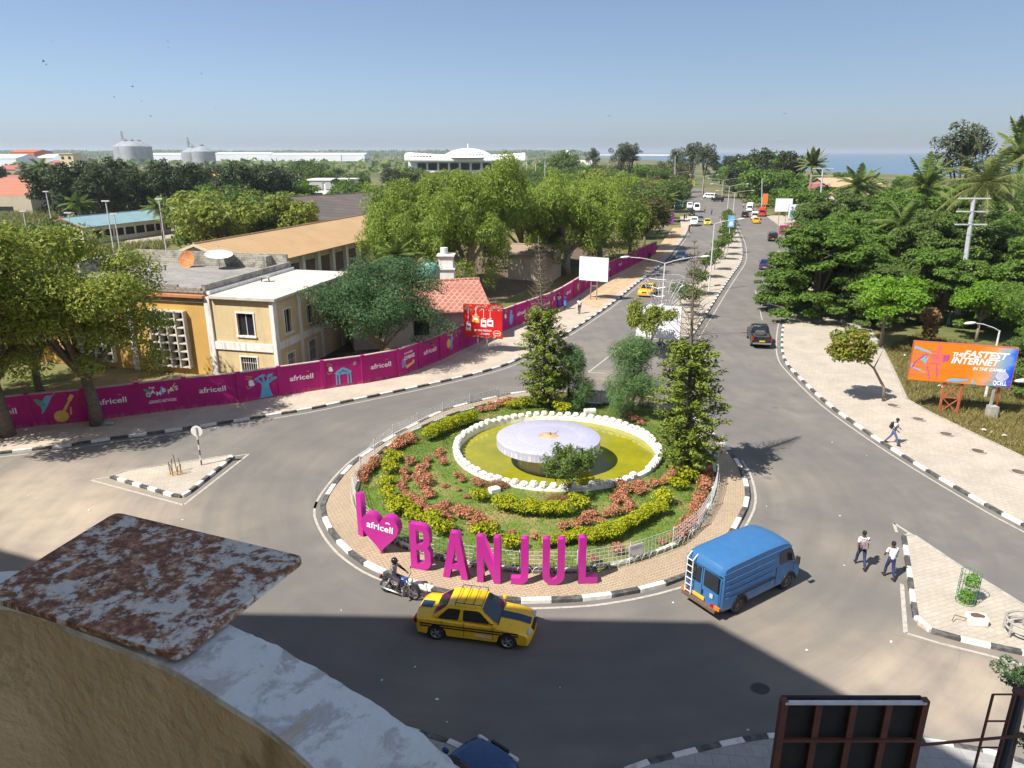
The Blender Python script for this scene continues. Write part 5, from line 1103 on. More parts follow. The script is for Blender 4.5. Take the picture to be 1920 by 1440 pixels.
for k, (s_, dz) in enumerate(((-1.4, -1.25), (0, -1.25), (1.4, -1.25), (-1.4, -2.5), (1.4, -2.5))):
    a = b0+Vector((s_, -.1, dz+.3)); e = Vector((a.x+32+s_*2, a.y-26, a.z-2.5)); m = MB(); m.tube([a.lerp(e, i/8)-Vector((0, 0, 1.6*math.sin(math.pi*i/8))) for i in range(9)], .018, 4); tag(m.build('power_cable', wirem), 'thin black cable running right from the big power pole', 'cable', 'cables of the big power pole')
# ---- keep-left sign on the left island
b = G(378, 872, PZ); sg = thing('road_sign', 'round white-backed road sign on a black and white striped post, left island', 'road sign', (b.x, b.y, PZ))
for k in range(6): m = MB(); m.tube([(0, 0, k*.32), (0, 0, (k+1)*.32)], .045, 8); m.build('post_band', kerb_w if k % 2 else kerb_k, sg)
m = MB(); m.tube([(0, .0, 2.1), (0, .025, 2.1)], .33, 24); m.build('plate', pm('sign_white', (.75, .75, .73), (.6, .6, .58), 4, .4), sg); m = MB(); m.box((0, -.03, 2.08), (.06, .04, .5)); m.build('bracket', steel_d, sg)
b = G(330, 888, PZ); st = thing('tree_stakes', 'bundle of dry stakes round a dead sapling on the left island', 'stakes', (b.x, b.y, PZ)); drywood = pm('dry_wood', (.22, .15, .09), (.15, .1, .06), 6, .9)
for k in range(7): m = MB(); a = k*.9; m.tube([(.28*math.cos(a), .28*math.sin(a), -.02), (.3*math.cos(a+.3), .32*math.sin(a+.3), .55+.25*(k % 3))], .025, 5); m.build('stake', drywood, st)
m = MB(); m.sheet(blobpoly((0, 0), .5, .4), .006); m.build('soil', sand, st)
# ---- right island things
b = G(1810, 1128, PZ); cg = thing('tree_guard', 'green wire mesh tree guard with a young plant on the right island', 'tree guard', (b.x, b.y, PZ)); gw = pm('green_wire', (.05, .16, .08), (.07, .2, .1), 5, .6)
for z in (0.02, .35, .7, 1.05, 1.35): m = MB(); m.tube([(.36*math.cos(k*.3927), .36*math.sin(k*.3927), z) for k in range(17)], .014, 4, False); m.build('ring', gw, cg)
for k in range(16): m = MB(); a = k*.3927; m.tube([(.36*math.cos(a), .36*math.sin(a), 0), (.36*math.cos(a), .36*math.sin(a), 1.38)], .010, 4); m.build('wire', gw, cg)
b = G(1828, 1168, PZ); m = MB(); m.prism([(-.38, -.22), (.36, -.26), (.4, .2), (-.3, .26)], -.01, .34, True); o = m.build('plinth', kerb_w, loc=(b.x, b.y, PZ), rz=-.1); o2 = bevel(o, .03)
pl = thing('concrete_plinth', 'small white concrete plinth with broken iron on the right island', 'plinth'); o.parent = pl
m = MB(); m.tube([(b.x-.35, b.y, PZ+.2), (b.x-.75, b.y+.12, PZ+.28), (b.x-.9, b.y+.0, PZ+.1)], .018, 5); m.build('iron_rod', pm('rusty_steel', (1, 1, 1)), pl); m = MB(); m.sheet(blobpoly((b.x+.03, b.y), .28, .15, -.1), PZ+.346); m.build('rust_top', pm('rusty_steel', (1, 1, 1)), pl)
b = G(1905, 1190, PZ); rk = thing('cycle_rack', 'grey steel hoop barrier at the right edge of the island', 'barrier', (b.x+.35, b.y, PZ))
for z in (.35, .62): m = MB(); m.tube([(.75*math.cos(k*.2618+.8), .6*math.sin(k*.2618+.8), z) for k in range(19)], .05, 7, False); m.build('rail', steel_d, rk)
for a in (1.2, 2.4, 3.4, 4.6): m = MB(); m.tube([(.75*math.cos(a), .6*math.sin(a), -.01), (.75*math.cos(a), .6*math.sin(a), .72)], .045, 7); m.build('post', steel_d, rk)
m = MB(); m.box((.55, -.1, .55), (.05, .8, .5)); m.build('plate', pm('green_plate', (.2, .36, .3)), rk)
# planting rings set into the right pavement
for (px, py) in ((1674, 761), (1722, 787), (1774, 815), (1834, 847), (1910, 886)):
    b = G(px, py, PZ); m = MB(); m.lathe([(.34, .03), (.34, .06), (.44, .06), (.44, .0)], n=20, a0=.3, a1=6.0); tag(m.build('planting_ring', concrete, loc=(b.x, b.y, PZ)), 'low concrete planting ring set in the right pavement', 'planting ring', 'planting rings in the right pavement')
    m = MB(); m.sheet(circle(0, 0, .33, 16), .012); m.build('soil', leaf_soil, C.objects[-1] if False else bpy.data.objects[[o.name for o in C.objects if o.name.startswith('planting_ring')][-1]])
# ---- back of the big hoarding below the hotel, scaffold and post
iron = pm('red_oxide_iron', (.13, .05, .035), (.09, .04, .03), 5, .7)
bA, bB = Dp(1474, 1322, 10.6), Dp(1742, 1312, 10.6); zt = bA.z
hb = thing('hoarding_back', 'dark back of a steel-framed hoarding at the bottom right', 'billboard', (bA.x, 10.6, 0)); Wb = bB.x-bA.x
m = MB(); m.box((Wb/2, .22, zt-2.2), (Wb, .06, 4.4)); m.build('panel', pm('hoarding_dark', (.018, .017, .018), (.03, .028, .027), 2, .8), hb)
for k in range(5): m = MB(); m.bar((Wb*k/4, 0.0+.1, zt-4.4), (Wb*k/4, .1, zt+(.04 if k in (0, 4) else 0)), .07 if 0 < k < 4 else .13, .12); m.build('upright', iron, hb)
for k in range(6): m = MB(); m.bar((0, .06, zt-k*.86), (Wb, .06, zt-k*.86), .07, .05); m.build('rail', iron if k else pm('white_edge', (.6, .62, .65)), hb)
for k in (.25, .75): m = MB(); m.bar((Wb*k, .1, PZ), (Wb*k, .1, zt-4.3), .16); m.build('leg', iron, hb)
sc = thing('scaffold_frame', 'thin rusty scaffold frame at the bottom right corner', 'scaffold', (0, 0, 0)); Ys = 10.9
pA, pB = Dp(1862, 1302, Ys), Dp(1835, 1440, Ys); 
for dx in (0, .42): m = MB(); m.bar((pA.x+dx, Ys, PZ), (pA.x+dx, Ys, pA.z), .035); m.build('upright', iron, sc)
for z in (pA.z, pA.z-.62, pA.z-1.25, pA.z-1.9): m = MB(); m.bar((pA.x, Ys, z), (pA.x+.42, Ys, z), .025); m.build('rung', iron, sc)
m = MB(); m.bar((bB.x, 10.7, pA.z-1.0), (pA.x+.9, Ys, pA.z-.95), .04); m.build('rail', iron, sc)
pk = Dp(1912, 1300, 11.3); po = thing('dark_post', 'dark round post at the bottom right corner', 'post', (pk.x, 11.3, 0)); m = MB(); m.tube([(0, 0, PZ), (.0, 0, pk.z)], .11, 12); m.build('shaft', pm('blue_black', (.03, .035, .05), rough=.4), po); m = MB(); m.tube([(0, 0, pk.z), (0, 0, pk.z+.05)], .13, 12); m.build('cap', iron, po)
# ================================================================ VEGETATION
def quads_mesh(name, V4, mat):
    """V4: (n,4,3) array of leaf outlines"""
    n = len(V4); me = bpy.data.meshes.new(name); me.vertices.add(n*4); me.vertices.foreach_set('co', np.ascontiguousarray(V4, np.float32).ravel())
    me.loops.add(n*4); me.loops.foreach_set('vertex_index', np.arange(n*4, dtype=np.int32)); me.polygons.add(n)
    me.polygons.foreach_set('loop_start', np.arange(0, n*4, 4, dtype=np.int32)); me.polygons.foreach_set('loop_total', np.full(n, 4, np.int32))
    me.materials.append(mat); me.update(calc_edges=True); return me
def unit(a): return a/np.maximum(1e-9, np.linalg.norm(a, axis=-1, keepdims=True))
def leaves(P, N, size, aspect=.5, hang=0., r=rng, jit=.35):
    n = len(P); N = unit(N); t = r.normal(size=(n, 3))
    if hang: t = t*(1-hang)+np.array((0, 0, -1.))*hang*1.6
    else: t[:, 2] -= .25
    t = unit(t-N*(t*N).sum(1, keepdims=True)); s = np.cross(N, t); a = (size*(1+r.uniform(-jit, jit, n)))[:, None]; b = a*aspect
    return np.stack([P-t*a*.5, P+s*b*.5-t*a*.05, P+t*a*.5, P-s*b*.5-t*a*.05], 1)
def blob_leaves(blobs, n, size, aspect=.5, hang=0., shell=.62, up=.35, r=rng, low=-.75):
    B = np.array(blobs, float); w = (B[:, 3]*B[:, 4]+B[:, 3]*B[:, 5]+B[:, 4]*B[:, 5]); k = r.choice(len(B), n, p=w/w.sum())
    d = unit(r.normal(size=(n, 3))); bad = d[:, 2] < low; d[bad, 2] *= -1
    rad = shell+(1.08-shell)*r.random(n)**.7
    P = B[k, :3]+d*B[k, 3:6]*rad[:, None]
    N = d*.9+r.normal(size=(n, 3))*.55+np.array((0, 0, up))
    return leaves(P, N, size, aspect, hang, r)
bark = pm('bark_grey', (.17, .135, .10), (.10, .08, .06), 6, .95, bump=.5, local=True); bark_pale = pm('bark_pale', (.42, .37, .30), (.28, .24, .19), 4, .9, bump=.3, local=True); bark_tan = pm('bark_tan', (.30, .235, .17), (.21, .16, .115), 5, .9, bump=.3, local=True)
L_neem = leafmat('leaf_neem', [(.14, .20, .026), (.23, .30, .04), (.34, .37, .055), (.18, .16, .05)]); L_acacia = leafmat('leaf_acacia', [(.045, .10, .038), (.07, .145, .055), (.11, .18, .06)], .3)
L_euc = leafmat('leaf_euc', [(.15, .225, .03), (.26, .355, .05), (.37, .44, .09)], .45); L_dense = leafmat('leaf_dense', [(.075, .15, .022), (.13, .225, .034), (.2, .3, .052)], .4)
L_bright = leafmat('leaf_bright', [(.11, .24, .015), (.18, .34, .025), (.25, .40, .05)], .4); L_dark = leafmat('leaf_dark', [(.03, .05, .018), (.05, .075, .025), (.085, .10, .04)], .25)
L_mid = leafmat('leaf_mid', [(.07, .125, .024), (.115, .18, .036), (.17, .23, .055)], .33); L_brown = leafmat('leaf_bronze', [(.09, .075, .025), (.12, .11, .035), (.10, .13, .035)], .3); L_cas = leafmat('leaf_casuarina', [(.08, .15, .05), (.12, .21, .07), (.17, .26, .09)], .2)
L_pine = leafmat('leaf_pine', [(.10, .145, .015), (.16, .21, .025), (.23, .27, .045)], .15); L_palm = leafmat('leaf_palm', [(.09, .13, .03), (.15, .19, .05), (.26, .26, .10)], .3); L_coral = leafmat('petal_coral', [(.58, .16, .095), (.74, .29, .18), (.62, .38, .22)], .35)
L_shr = leafmat('leaf_shrub', [(.09, .12, .03), (.15, .16, .05), (.26, .19, .08)], .3); L_yel = leafmat('leaf_yellow', [(.42, .43, .012), (.54, .52, .018), (.32, .38, .018)], .4); L_yg = leafmat('leaf_yellowgreen', [(.08, .14, .012), (.15, .22, .015), (.26, .32, .015)], .35); L_dry = leafmat('leaf_dry', [(.32, .19, .08), (.26, .15, .06)], .3)
def skeleton(H, R, fork, nl, seed, lean=(0, 0), rad=.25, spread=.85, wob=.12, sub=2, zc=.72):
    """trunk + limbs; returns builder and limb tips"""
    r = random.Random(seed); m = MB(); tips = []
    f = Vector((lean[0]*fork, lean[1]*fork, fork)); m.tube([(0, 0, -.12), (lean[0]*fork*.4+r.uniform(-.1, .1), lean[1]*fork*.4, fork*.45), f], [rad*1.25, rad, rad*.8], 9)
    for k in range(nl):
        a = 2*math.pi*(k+r.uniform(-.3, .3))/nl; q = spread*R*r.uniform(.45, 1.0); z = fork+(H-fork)*r.uniform(.45, zc+.2)*(1.15-.45*q/R)
        e = Vector((lean[0]*H+q*math.cos(a), lean[1]*H+q*math.sin(a), min(H*.93, z))); mid = f.lerp(e, .5)+Vector((r.uniform(-wob, wob)*R, r.uniform(-wob, wob)*R, r.uniform(.02, .12)*H))
        m.tube([f-Vector((0, 0, .15)), mid, e], [rad*.6, rad*.38, rad*.12], 6, False); tips.append(e)
        for j in range(sub):
            b = mid.lerp(e, r.uniform(.1, .6)); g = b+Vector((r.uniform(-.38, .38)*R, r.uniform(-.38, .38)*R, r.uniform(-.02, .2)*H)); g.z = min(g.z, H*.95)
            m.tube([b, b.lerp(g, .55)+Vector((0, 0, .04*H)), g], [rad*.25, rad*.16, rad*.06], 5, False); tips.append(g)
    return m, tips
def crown_blobs(tips, br, seed, per=3, flat=.7, jit=.8, ctr=None):
    r = random.Random(seed+99); out = []
    for t in tips:
        for k in range(per):
            s = br*r.uniform(.55, 1.15); out.append((t.x+r.uniform(-jit, jit)*br, t.y+r.uniform(-jit, jit)*br, t.z+r.uniform(-.55, .6)*br, s, s*r.uniform(.8, 1.1), s*flat*r.uniform(.8, 1.15)))
    return out
def tree_meshes(nm, H, R, fork, nl, br, nleaf, size, lm, bm_, seed, per=3, flat=.7, aspect=.5, hang=0., lean=(0, 0), rad=.25, sub=2, shell=.55, zc=.72, up=.35, extra=None, spread=.85, skirt=0):
    m, tips = skeleton(H, R, fork, nl, seed, lean, rad, spread, sub=sub, zc=zc); r = np.random.default_rng(seed); bl = crown_blobs(tips, br, seed, per, flat)
    if extra: bl += extra
    rk = random.Random(seed+5)
    for j in range(skirt): a_ = rk.uniform(0, 6.28); q_ = R*rk.uniform(.4, .85); s_ = br*rk.uniform(.7, 1.1); bl.append((q_*math.cos(a_), q_*math.sin(a_), rk.uniform(.14, .5)*H, s_, s_, s_*flat))
    return m.mesh(nm+'_trunk', bm_, True), quads_mesh(nm+'_crown', blob_leaves(bl, nleaf, size, aspect, hang, shell, up, r), lm)
def plant_tree(nm, lab, pos, meshes, s=1., rz=None, group=None, cat='tree', sz=None):
    t = thing(nm, lab, cat, (pos[0], pos[1], pos[2] if len(pos) > 2 else 0.), random.uniform(0, 6.28) if rz is None else rz, group); t.scale = (s, s, s*(sz or 1))
    ob('trunk', meshes[0], t); ob('crown', meshes[1], t)
    for k, e in enumerate(meshes[2:]): ob(e.name.split('.')[0].split('__')[-1], e, t)['kind'] = 'stuff'
    return t
# ---- the two trees on the left pavement
a = G(15, 820); b = G(184, 799)
tm = tree_meshes('neem_a', 11.6, 5.6, 3.2, 9, 1.5, 48000, .25, L_neem, bark, 11, 3, .75, .42, 0., (-.03, .0), .36, 2, .35, extra=[(-2.5, 2, 6.5, 2, 2, 1.6), (2.6, 2.4, 6, 1.8, 1.8, 1.4), (-3.5, -1, 7, 1.8, 1.8, 1.4)])
plant_tree('pavement_tree', 'leafy pavement tree at the left edge before the magenta wall', a, tm, 1.18, .4)
tm2 = tree_meshes('neem_b', 11.8, 5.8, 3.4, 11, 1.35, 47000, .24, L_neem, bark, 23, 3, .75, .42, 0., (-.06, .0), .38, 2, .3, extra=[(-4, -1, 5.2, 1.6, 1.5, 1.3), (-2.2, -2.4, 4.8, 1.4, 1.4, 1.1), (-4.4, .8, 7.5, 1.7, 1.6, 1.3), (2.4, -2, 6.6, 1.5, 1.4, 1.2), (0, -3, 7.5, 1.8, 1.6, 1.4), (-2, -3, 8.5, 1.7, 1.6, 1.3), (2, -2.4, 8.6, 1.6, 1.5, 1.3), (3.6, -.5, 6.0, 1.5, 1.4, 1.2), (4.6, 0, 4.9, 1.1, 1.1, .9), (3.9, .6, 4.0, .9, .9, .8), (-3, 1, 5.5, 1.5, 1.5, 1.2), (1, -1.5, 4.6, 1.2, 1.2, .9)])
plant_tree('pavement_tree', 'spreading lacy tree on the left pavement in front of the ochre wing', b, tm2, 1., 0.)
tm3 = tree_meshes('neem_c', 10.5, 5.2, 3, 8, 1.3, 24000, .26, L_mid, bark, 37, 3, .75, .45, 0., (0, 0), .3, 2, .4)
plant_tree('yard_tree', 'light green tree just behind the wall between the two pavement trees', (-34.5, 49.5, 0), tm3, .95, 5.); plant_tree('yard_tree', 'green tree behind the wall at the far left beside the ochre wing', (-40, 50, 0), tm3, 1.05, 1.); plant_tree('yard_tree', 'green tree filling the gap left of the ochre wing', (-47.5, 60, 0), tm3, 1.0, 3.)
# ---- dark feathery tree in the yard
tm = tree_meshes('acacia', 9.6, 6.2, 1.3, 10, 1.55, 52000, .26, L_acacia, bark_tan, 41, 4, .55, .3, .15, (.03, 0), .2, 3, .4, extra=[(5.5, -1.5, 3.6, 1.6, 1.3, .9), (6.4, -1.8, 3.4, 1.2, 1.2, .8), (4.2, -2.0, 2.6, 1.2, 1.1, .8), (-4.6, -1.0, 4.2, 1.6, 1.4, 1.0), (-5, -1.2, 5.6, 1.5, 1.4, 1.0)])
plant_tree('feathery_tree', 'dark blue-green feathery tree rising behind the magenta wall', (-11.3, 59.8, 0), tm, .93, 0.)
# ---- weeping eucalypts
def euc(nm, H, R, seed, n):
    m, tips = skeleton(H, R, 3.2, 9, seed, (0, 0), .5, .9, sub=3, zc=.78); r = np.random.default_rng(seed); rr = random.Random(seed); bl = []
    for t in tips:
        for k in range(4):
            s = rr.uniform(1.0, 1.75); bl.append((t.x+rr.uniform(-1.6, 1.6), t.y+rr.uniform(-1.6, 1.6), t.z+rr.uniform(-1.8, 1.0), s, s, s*rr.uniform(.85, 1.35)))
    for j in range(26): a_ = rr.uniform(0, 6.28); q_ = R*rr.uniform(.55, .95); s = rr.uniform(.7, 1.2); bl.append((q_*math.cos(a_), q_*math.sin(a_), rr.uniform(3.0, H*.6), s, s, s*1.8))
    return m.mesh(nm+'_trunk', bark_pale, True), quads_mesh(nm+'_crown', blob_leaves(bl, n, .42, .30, .45, .5, .3, r, -.85), L_euc)
E1_ = euc('euc_a', 16.2, 9.5, 51, 72000); E2_ = euc('euc_b', 14.5, 7.5, 57, 52000)
plant_tree('eucalyptus', 'largest weeping eucalyptus with pale trunk behind the red billboard', (-5.6, 91, 0), E1_, 1., .3); plant_tree('eucalyptus', 'weeping eucalyptus left of the largest one beside the tan roof', (-13.5, 95, 0), E2_, .95, 1.9); plant_tree('eucalyptus', 'weeping eucalyptus behind the white billboard', (8.2, 106, 0), E2_, 1.02, .2); plant_tree('eucalyptus', 'weeping eucalyptus between the largest one and the hut', (2.0, 111, 0), E1_, .86, 2.4)
plant_tree('eucalyptus', 'weeping eucalyptus close to the left pavement beyond the white billboard', (14.0, 115, 0), E2_, .98, 4.)
tmb = tree_meshes('bronze', 12.5, 6, 3, 8, 1.6, 20000, .36, L_brown, bark, 61, 3, .8, .5, 0., rad=.3)
plant_tree('bronze_tree', 'dark bronze-leaved tree at the end of the eucalyptus row', (19.8, 121, 0), tmb, 1., 0.); plant_tree('bronze_tree', 'second bronze-leaved tree farther along the left pavement', (24.5, 134, 0), tmb, .85, 2.)
# ---- dense shade trees of the right-hand side
DN = []
for k in range(4):
    rr = random.Random(70+k); H = 10.5+.8*k
    m, tips = skeleton(H, 5.6, 2.8, 9, 71+k, rad=.28, sub=3, zc=.75); r = np.random.default_rng(71+k); bl = []
    for t in tips:
        for j in range(3):
            s = rr.uniform(.75, 1.35); bl.append((t.x+rr.uniform(-1.3, 1.3), t.y+rr.uniform(-1.3, 1.3), t.z+rr.uniform(-1.3, .5), s, s, s*rr.uniform(.38, .6)))
    for j in range(44):
        a_ = rr.uniform(0, 6.28); q_ = 5.4*rr.uniform(.45, 1.05); s = rr.uniform(.8, 1.35); bl.append((q_*math.cos(a_), q_*math.sin(a_), rr.uniform(1.0, 6.0), s, s, s*.55))
    DN.append((m.mesh('dense_trunk', bark, True), quads_mesh('dense_crown', blob_leaves(bl, 46000, .33, .55, .1, .35, .55, r, -.4), [L_dense, L_dense, L_mid, L_dense][k])))
BR = tree_meshes('bright', 6.6, 2.9, 2.6, 7, 1.0, 14000, .26, L_bright, bark_tan, 81, 3, .6, .6, .0, rad=.15)
und = random.Random(31)
spots = [(33.2, 76.5, 3, 1.16, 'wide dark-green tree overhanging the right carriageway'), (37.0, 72.5, 2, .62, 'low dark-green tree at the foot of the overhanging one'), (31.8, 80.5, 1, .72, 'dark-green tree at the kerb beyond the overhanging one'), (36.2, 84.0, 0, .9, 'dark-green tree filling the gap behind the overhanging one'), (39.0, 79.0, 1, .8, 'dark-green tree close behind the overhanging one'), (40.5, 87, 0, 1.0, 'dark-green tree behind the one overhanging the right carriageway'), (45, 73.5, 1, .86, 'dense tree behind the bright green one'), (52, 71, 0, .92, 'dense tree just left of the big power pole foot'), (50, 84, 2, 1.0, 'dense tree in the second row behind the bright green tree'), (58.5, 77, 3, .98, 'dense tree to the right of the big power pole'),
         (64.5, 70.5, 1, .98, 'dense tree at the right edge behind the orange billboard'), (60, 90, 1, 1.0, 'dense tree below the coconut palm'), (70, 86, 2, 1.0, 'dense tree at the right edge under the coconut palm'), (46, 97, 1, 1.05, 'dense tree beyond the one overhanging the road'), (56, 104, 3, 1.1, 'tall dense tree in the middle of the right-hand wood'), (68, 101, 0, 1.1, 'dense tree behind the big power pole top'),
         (79, 100, 2, 1.1, 'dense tree at the far right behind the coconut palm'), (51.5, 117, 2, 1.05, 'dense tree near the white billboards on the right'), (63, 122, 1, 1.15, 'dense tree below the tan villa roof'), (76, 122, 3, 1.2, 'dense tree to the right of the palms'), (90, 116, 0, 1.2, 'dense tree far right on the skyline'), (57, 133, 0, 1.0, 'dense tree right of the smiling couple billboard'), (100, 128, 1, 1.2, 'rightmost dense tree on the skyline')]
for x, y, k, s, lab in spots: plant_tree('shade_tree', lab, (x, y, 0), DN[k], s*.93, None, 'shade trees of the right-hand wood', sz=.82 if 'wide' in lab else None)
plant_tree('bright_tree', 'bright light-green tree at the back of the right pavement', G(1650, 652), BR, 1., .5); plant_tree('bright_tree', 'bright light-green tree between the dense trees near the power pole', (44.5, 66.5, 0), BR, .85, 2.)
plant_tree('feathery_tree', 'feathery green tree left of the orange billboard top', (45.5, 60, 0), tree_meshes('feath', 6.2, 4.4, 1.8, 8, 1.1, 20000, .24, L_dense, bark, 91, 3, .42, .35, .2, rad=.16, zc=.85), 1., 0.); plant_tree('shade_tree', 'dense green tree at the right edge behind the orange billboard', (44.5, 55.5, 0), DN[1], .58, 1.); plant_tree('shade_tree', 'green shrubby tree below the right edge of the orange billboard', (39.2, 50.5, 0), DN[2], .44, 2.)
for k in range(60):
    x_, y_ = und.uniform(38, 95), und.uniform(62, 125)
    if y_ > x_*1.75+28 or y_ < 60: continue
    if any((x_-a[0])**2+(y_-a[1])**2 < 6 for a in spots) or inpoly(x_, y_, BD+[(90, 9), (90, 60)]): continue
    plant_tree('understorey_bush', 'low green bush filling the right-hand wood between the trunks', (x_, y_, 0), DN[k % 4], und.uniform(.3, .48), None, 'understorey of the right-hand wood', 'bush')
# dry brown creepers in the wood
for (px, py, Y, s) in ((1712, 580, 68, 1.1), (1716, 497, 78, 1.0)):
    c = Dp(px, py, Y); bl = [(0, 0, 0, .8*s, .8*s, .7*s), (.2, 0, -1.2*s, .6*s, .6*s, .9*s)]; o = ob('dry_creeper', quads_mesh('dry_creeper', blob_leaves(bl, 900, .3, .5), L_dry), None, (c.x, Y-3.0, c.z)); tag(o, 'patch of dry brown creeper hanging in the right-hand trees, %s' % ('lower one' if py > 540 else 'upper one'), 'creeper')
# leaning tree on the right pavement
b = G(1656, 752, PZ); ct = Dp(1592, 655, b.y); dx, dz = ct.x-b.x, ct.z
m = MB(); m.tube([(0, 0, -.02), (-.1, 0, 1.0), (dx*.35, 0, dz*.62), (dx*.8, 0, dz*.9), (dx, 0, dz+.3)], [.11, .1, .08, .06, .03], 7); m.tube([(dx*.35, 0, dz*.62), (dx*.2, .05, dz*.95)], [.05, .02], 5, False)
rr = random.Random(4); bl = [(dx+rr.uniform(-1.1, 1.1), rr.uniform(-1.1, 1.1), dz+.1+rr.uniform(-.8, .9), .55, .55, .42) for _ in range(34)]
L_mix = leafmat('leaf_mixed', [(.09, .15, .02), (.16, .24, .03), (.34, .36, .04), (.42, .17, .04)], .35)
plant_tree('leaning_tree', 'small leaning tree with a round yellow-green crown on the right pavement', b, (m.mesh('lean_trunk', bark_tan, True), quads_mesh('lean_crown', blob_leaves(bl, 7000, .2, .6), L_mix)), 1., 0.)
# ---- palms
def palm_meshes(nm, H, nf, FL, seed, lm=L_palm, droop=1., rad=.18, bend=.4, fan=False, lw=.05, ll=.75):
    r = random.Random(seed); m = MB(); m.tube([(0, 0, -.1), (bend*.3, 0, H*.35), (bend*.8, 0, H*.7), (bend, 0, H)], [rad*1.3, rad, rad*.85, rad*.75], 8); top = np.array((bend, 0, H)); Q = []; ribs = MB()
    for k in range(nf):
        a = k*2.39996+r.uniform(-.2, .2); el = math.radians(75-105*(k/nf)**.85+r.uniform(-8, 8)); L = FL*r.uniform(.85, 1.1); d = np.array((math.cos(a)*math.cos(el), math.sin(a)*math.cos(el), math.sin(el))); side = np.array((-math.sin(a), math.cos(a), 0.)); pts = []
        p = top.copy(); v = d.copy()
        for j in range(13): pts.append(p.copy()); p = p+v*L/12; v = v+np.array((0, 0, -.075*droop)); v = v/np.linalg.norm(v)
        ribs.tube(pts, [.035]*6+[.02]*7, 4, False)
        for j in range(1, 12):
            for h in range(3):
                c = pts[j]+(pts[j+1]-pts[j])*h/3; al = unit((pts[j+1]-pts[j])[None])[0]; q = math.sin(math.pi*min(1., (j+h/3+1.2)/12.5))**.6
                for s in (-1, 1):
                    dr = unit((side*s*.8+al*.55+np.array((0, 0, -.28-.25*r.random()*droop)))[None])[0]; e = c+dr*ll*FL/3.2*q*r.uniform(.85, 1.15); w = np.cross(dr, al)*0+al*lw*1.2
                    Q.append([c-w*.5, c+w*.5, (c+e)/2+w*.5+np.array((0, 0, .02)), e])
    return m.mesh(nm+'_trunk', bark_tan, True), quads_mesh(nm+'_fronds', np.array(Q), lm), ribs.mesh('x__frond_ribs', pm('rib', (.30, .26, .10)))
PA = palm_meshes('coconut', 13.6, 30, 5.6, 5, droop=1.1, rad=.22, bend=-.8, lw=.09); PB = palm_meshes('palm_b', 9.5, 26, 4.6, 8, L_mid, 1.0, .2, .2, lw=.12); PC_ = palm_meshes('palm_c', 10, 34, 3.2, 12, L_palm, .5, .25, .1, lw=.2, ll=.6)
c = Dp(1850, 345, 84); plant_tree('coconut_palm', 'tall coconut palm with yellowing fronds behind the big power pole', (c.x+.8, 84, 0), PA, 1., 0., cat='palm', sz=c.z/13.6)
for (px, py, Y, mm, s, lab) in ((1607, 345, 152, PB, 1.15, 'palm with dark crown right of the tan villa'), (1622, 352, 158, PB, 1.0, 'second slim palm beside the dark-crowned palm'), (1524, 312, 190, PC_, 1.45, 'bushy fan palm left of the tan villa'), (1915, 290, 110, PB, 1.15, 'palm at the right edge of the skyline'), (1735, 350, 105, PB, .95, 'palm deep in the right-hand wood'), (1690, 420, 92, PB, .9, 'low palm with a yellow frond in the right-hand wood'),
                                (297, 388, 150, PB, .9, 'palm with straw-coloured fronds behind the sports court'), (148, 380, 172, PB, 1.05, 'dark bushy palm left of the teal school'), (75, 312, 330, PB, 1.5, 'palm among the red roofs at far left'), (610, 372, 235, PB, .9, 'palm before the boxy white house'), (745, 478, 84, PB, .72, 'low palm under the largest eucalyptus'), (520, 360, 215, PB, .9, 'palm behind the bright green school trees'), (1262, 350, 240, PB, 1.2, 'palm left of the far bend'), (1248, 372, 190, PB, 1.0, 'palm above the purple banner')):
    c = Dp(px, py, Y); s2 = max(.3, c.z/9.6); plant_tree('palm', lab, (c.x, Y, 0), mm, s, None, cat='palm', sz=s2/s)
# ---- pines with dead tops on the roundabout
def pine(nm, H, live, R, seed, lean):
    r = random.Random(seed); m = MB(); P = []; Nn = []
    ax = lambda z: Vector((lean[0]*z/H, lean[1]*z/H, z))
    m.tube([ax(0)-Vector((0, 0, .2)), ax(H*.3), ax(H*.65), ax(H)], [.2, .15, .08, .015], 8); dead = MB()
    z = .75
    while z < H-.25:
        q = (z/H); islive = z < live; nb = 6; a0 = r.uniform(0, 6.28)
        L = R*(.62+.5*math.sin(math.pi*min(1, z/live)**.8)) if islive else R*.62*(1-(z-live)/(H-live))**.9+.12
        for k in range(nb):
            a = a0+k*6.283/nb+r.uniform(-.2, .2); l = L*r.uniform(.7, 1.1); b = ax(z); d = Vector((math.cos(a), math.sin(a), 0)); rise = .10 if islive else .28
            pts = [b, b+d*l*.5+Vector((0, 0, l*(.02 if islive else .0))), b+d*l+Vector((0, 0, l*rise*1.5))]
            (m if islive else dead).tube(pts, [.035 if islive else .02, .02, .008], 4, False)
            if islive:
                for j in range(24):
                    u = r.uniform(.22, 1.05); c = pts[0].lerp(pts[2], u); 
                    for h in range(4):
                        P.append((c.x+r.gauss(0, .13), c.y+r.gauss(0, .13), c.z+r.gauss(.03, .075)+.04)); Nn.append((r.gauss(0, .6), r.gauss(0, .6), 1))
            elif l > .35:
                for j in range(3): u = r.uniform(.4, .95); c = pts[0].lerp(pts[2], u); dead.tube([c, c+Vector((r.uniform(-.12, .12), r.uniform(-.12, .12), .14))], [.009, .005], 3, False)
        z += r.uniform(.34, .44) if islive else r.uniform(.26, .34)
    rg = np.random.default_rng(seed); lv = leaves(np.array(P), np.array(Nn), .29, .3, 0, rg)
    return m.mesh(nm+'_trunk', bark, True), quads_mesh(nm+'_crown', lv, L_pine), dead.mesh('x__dead_top', bark)
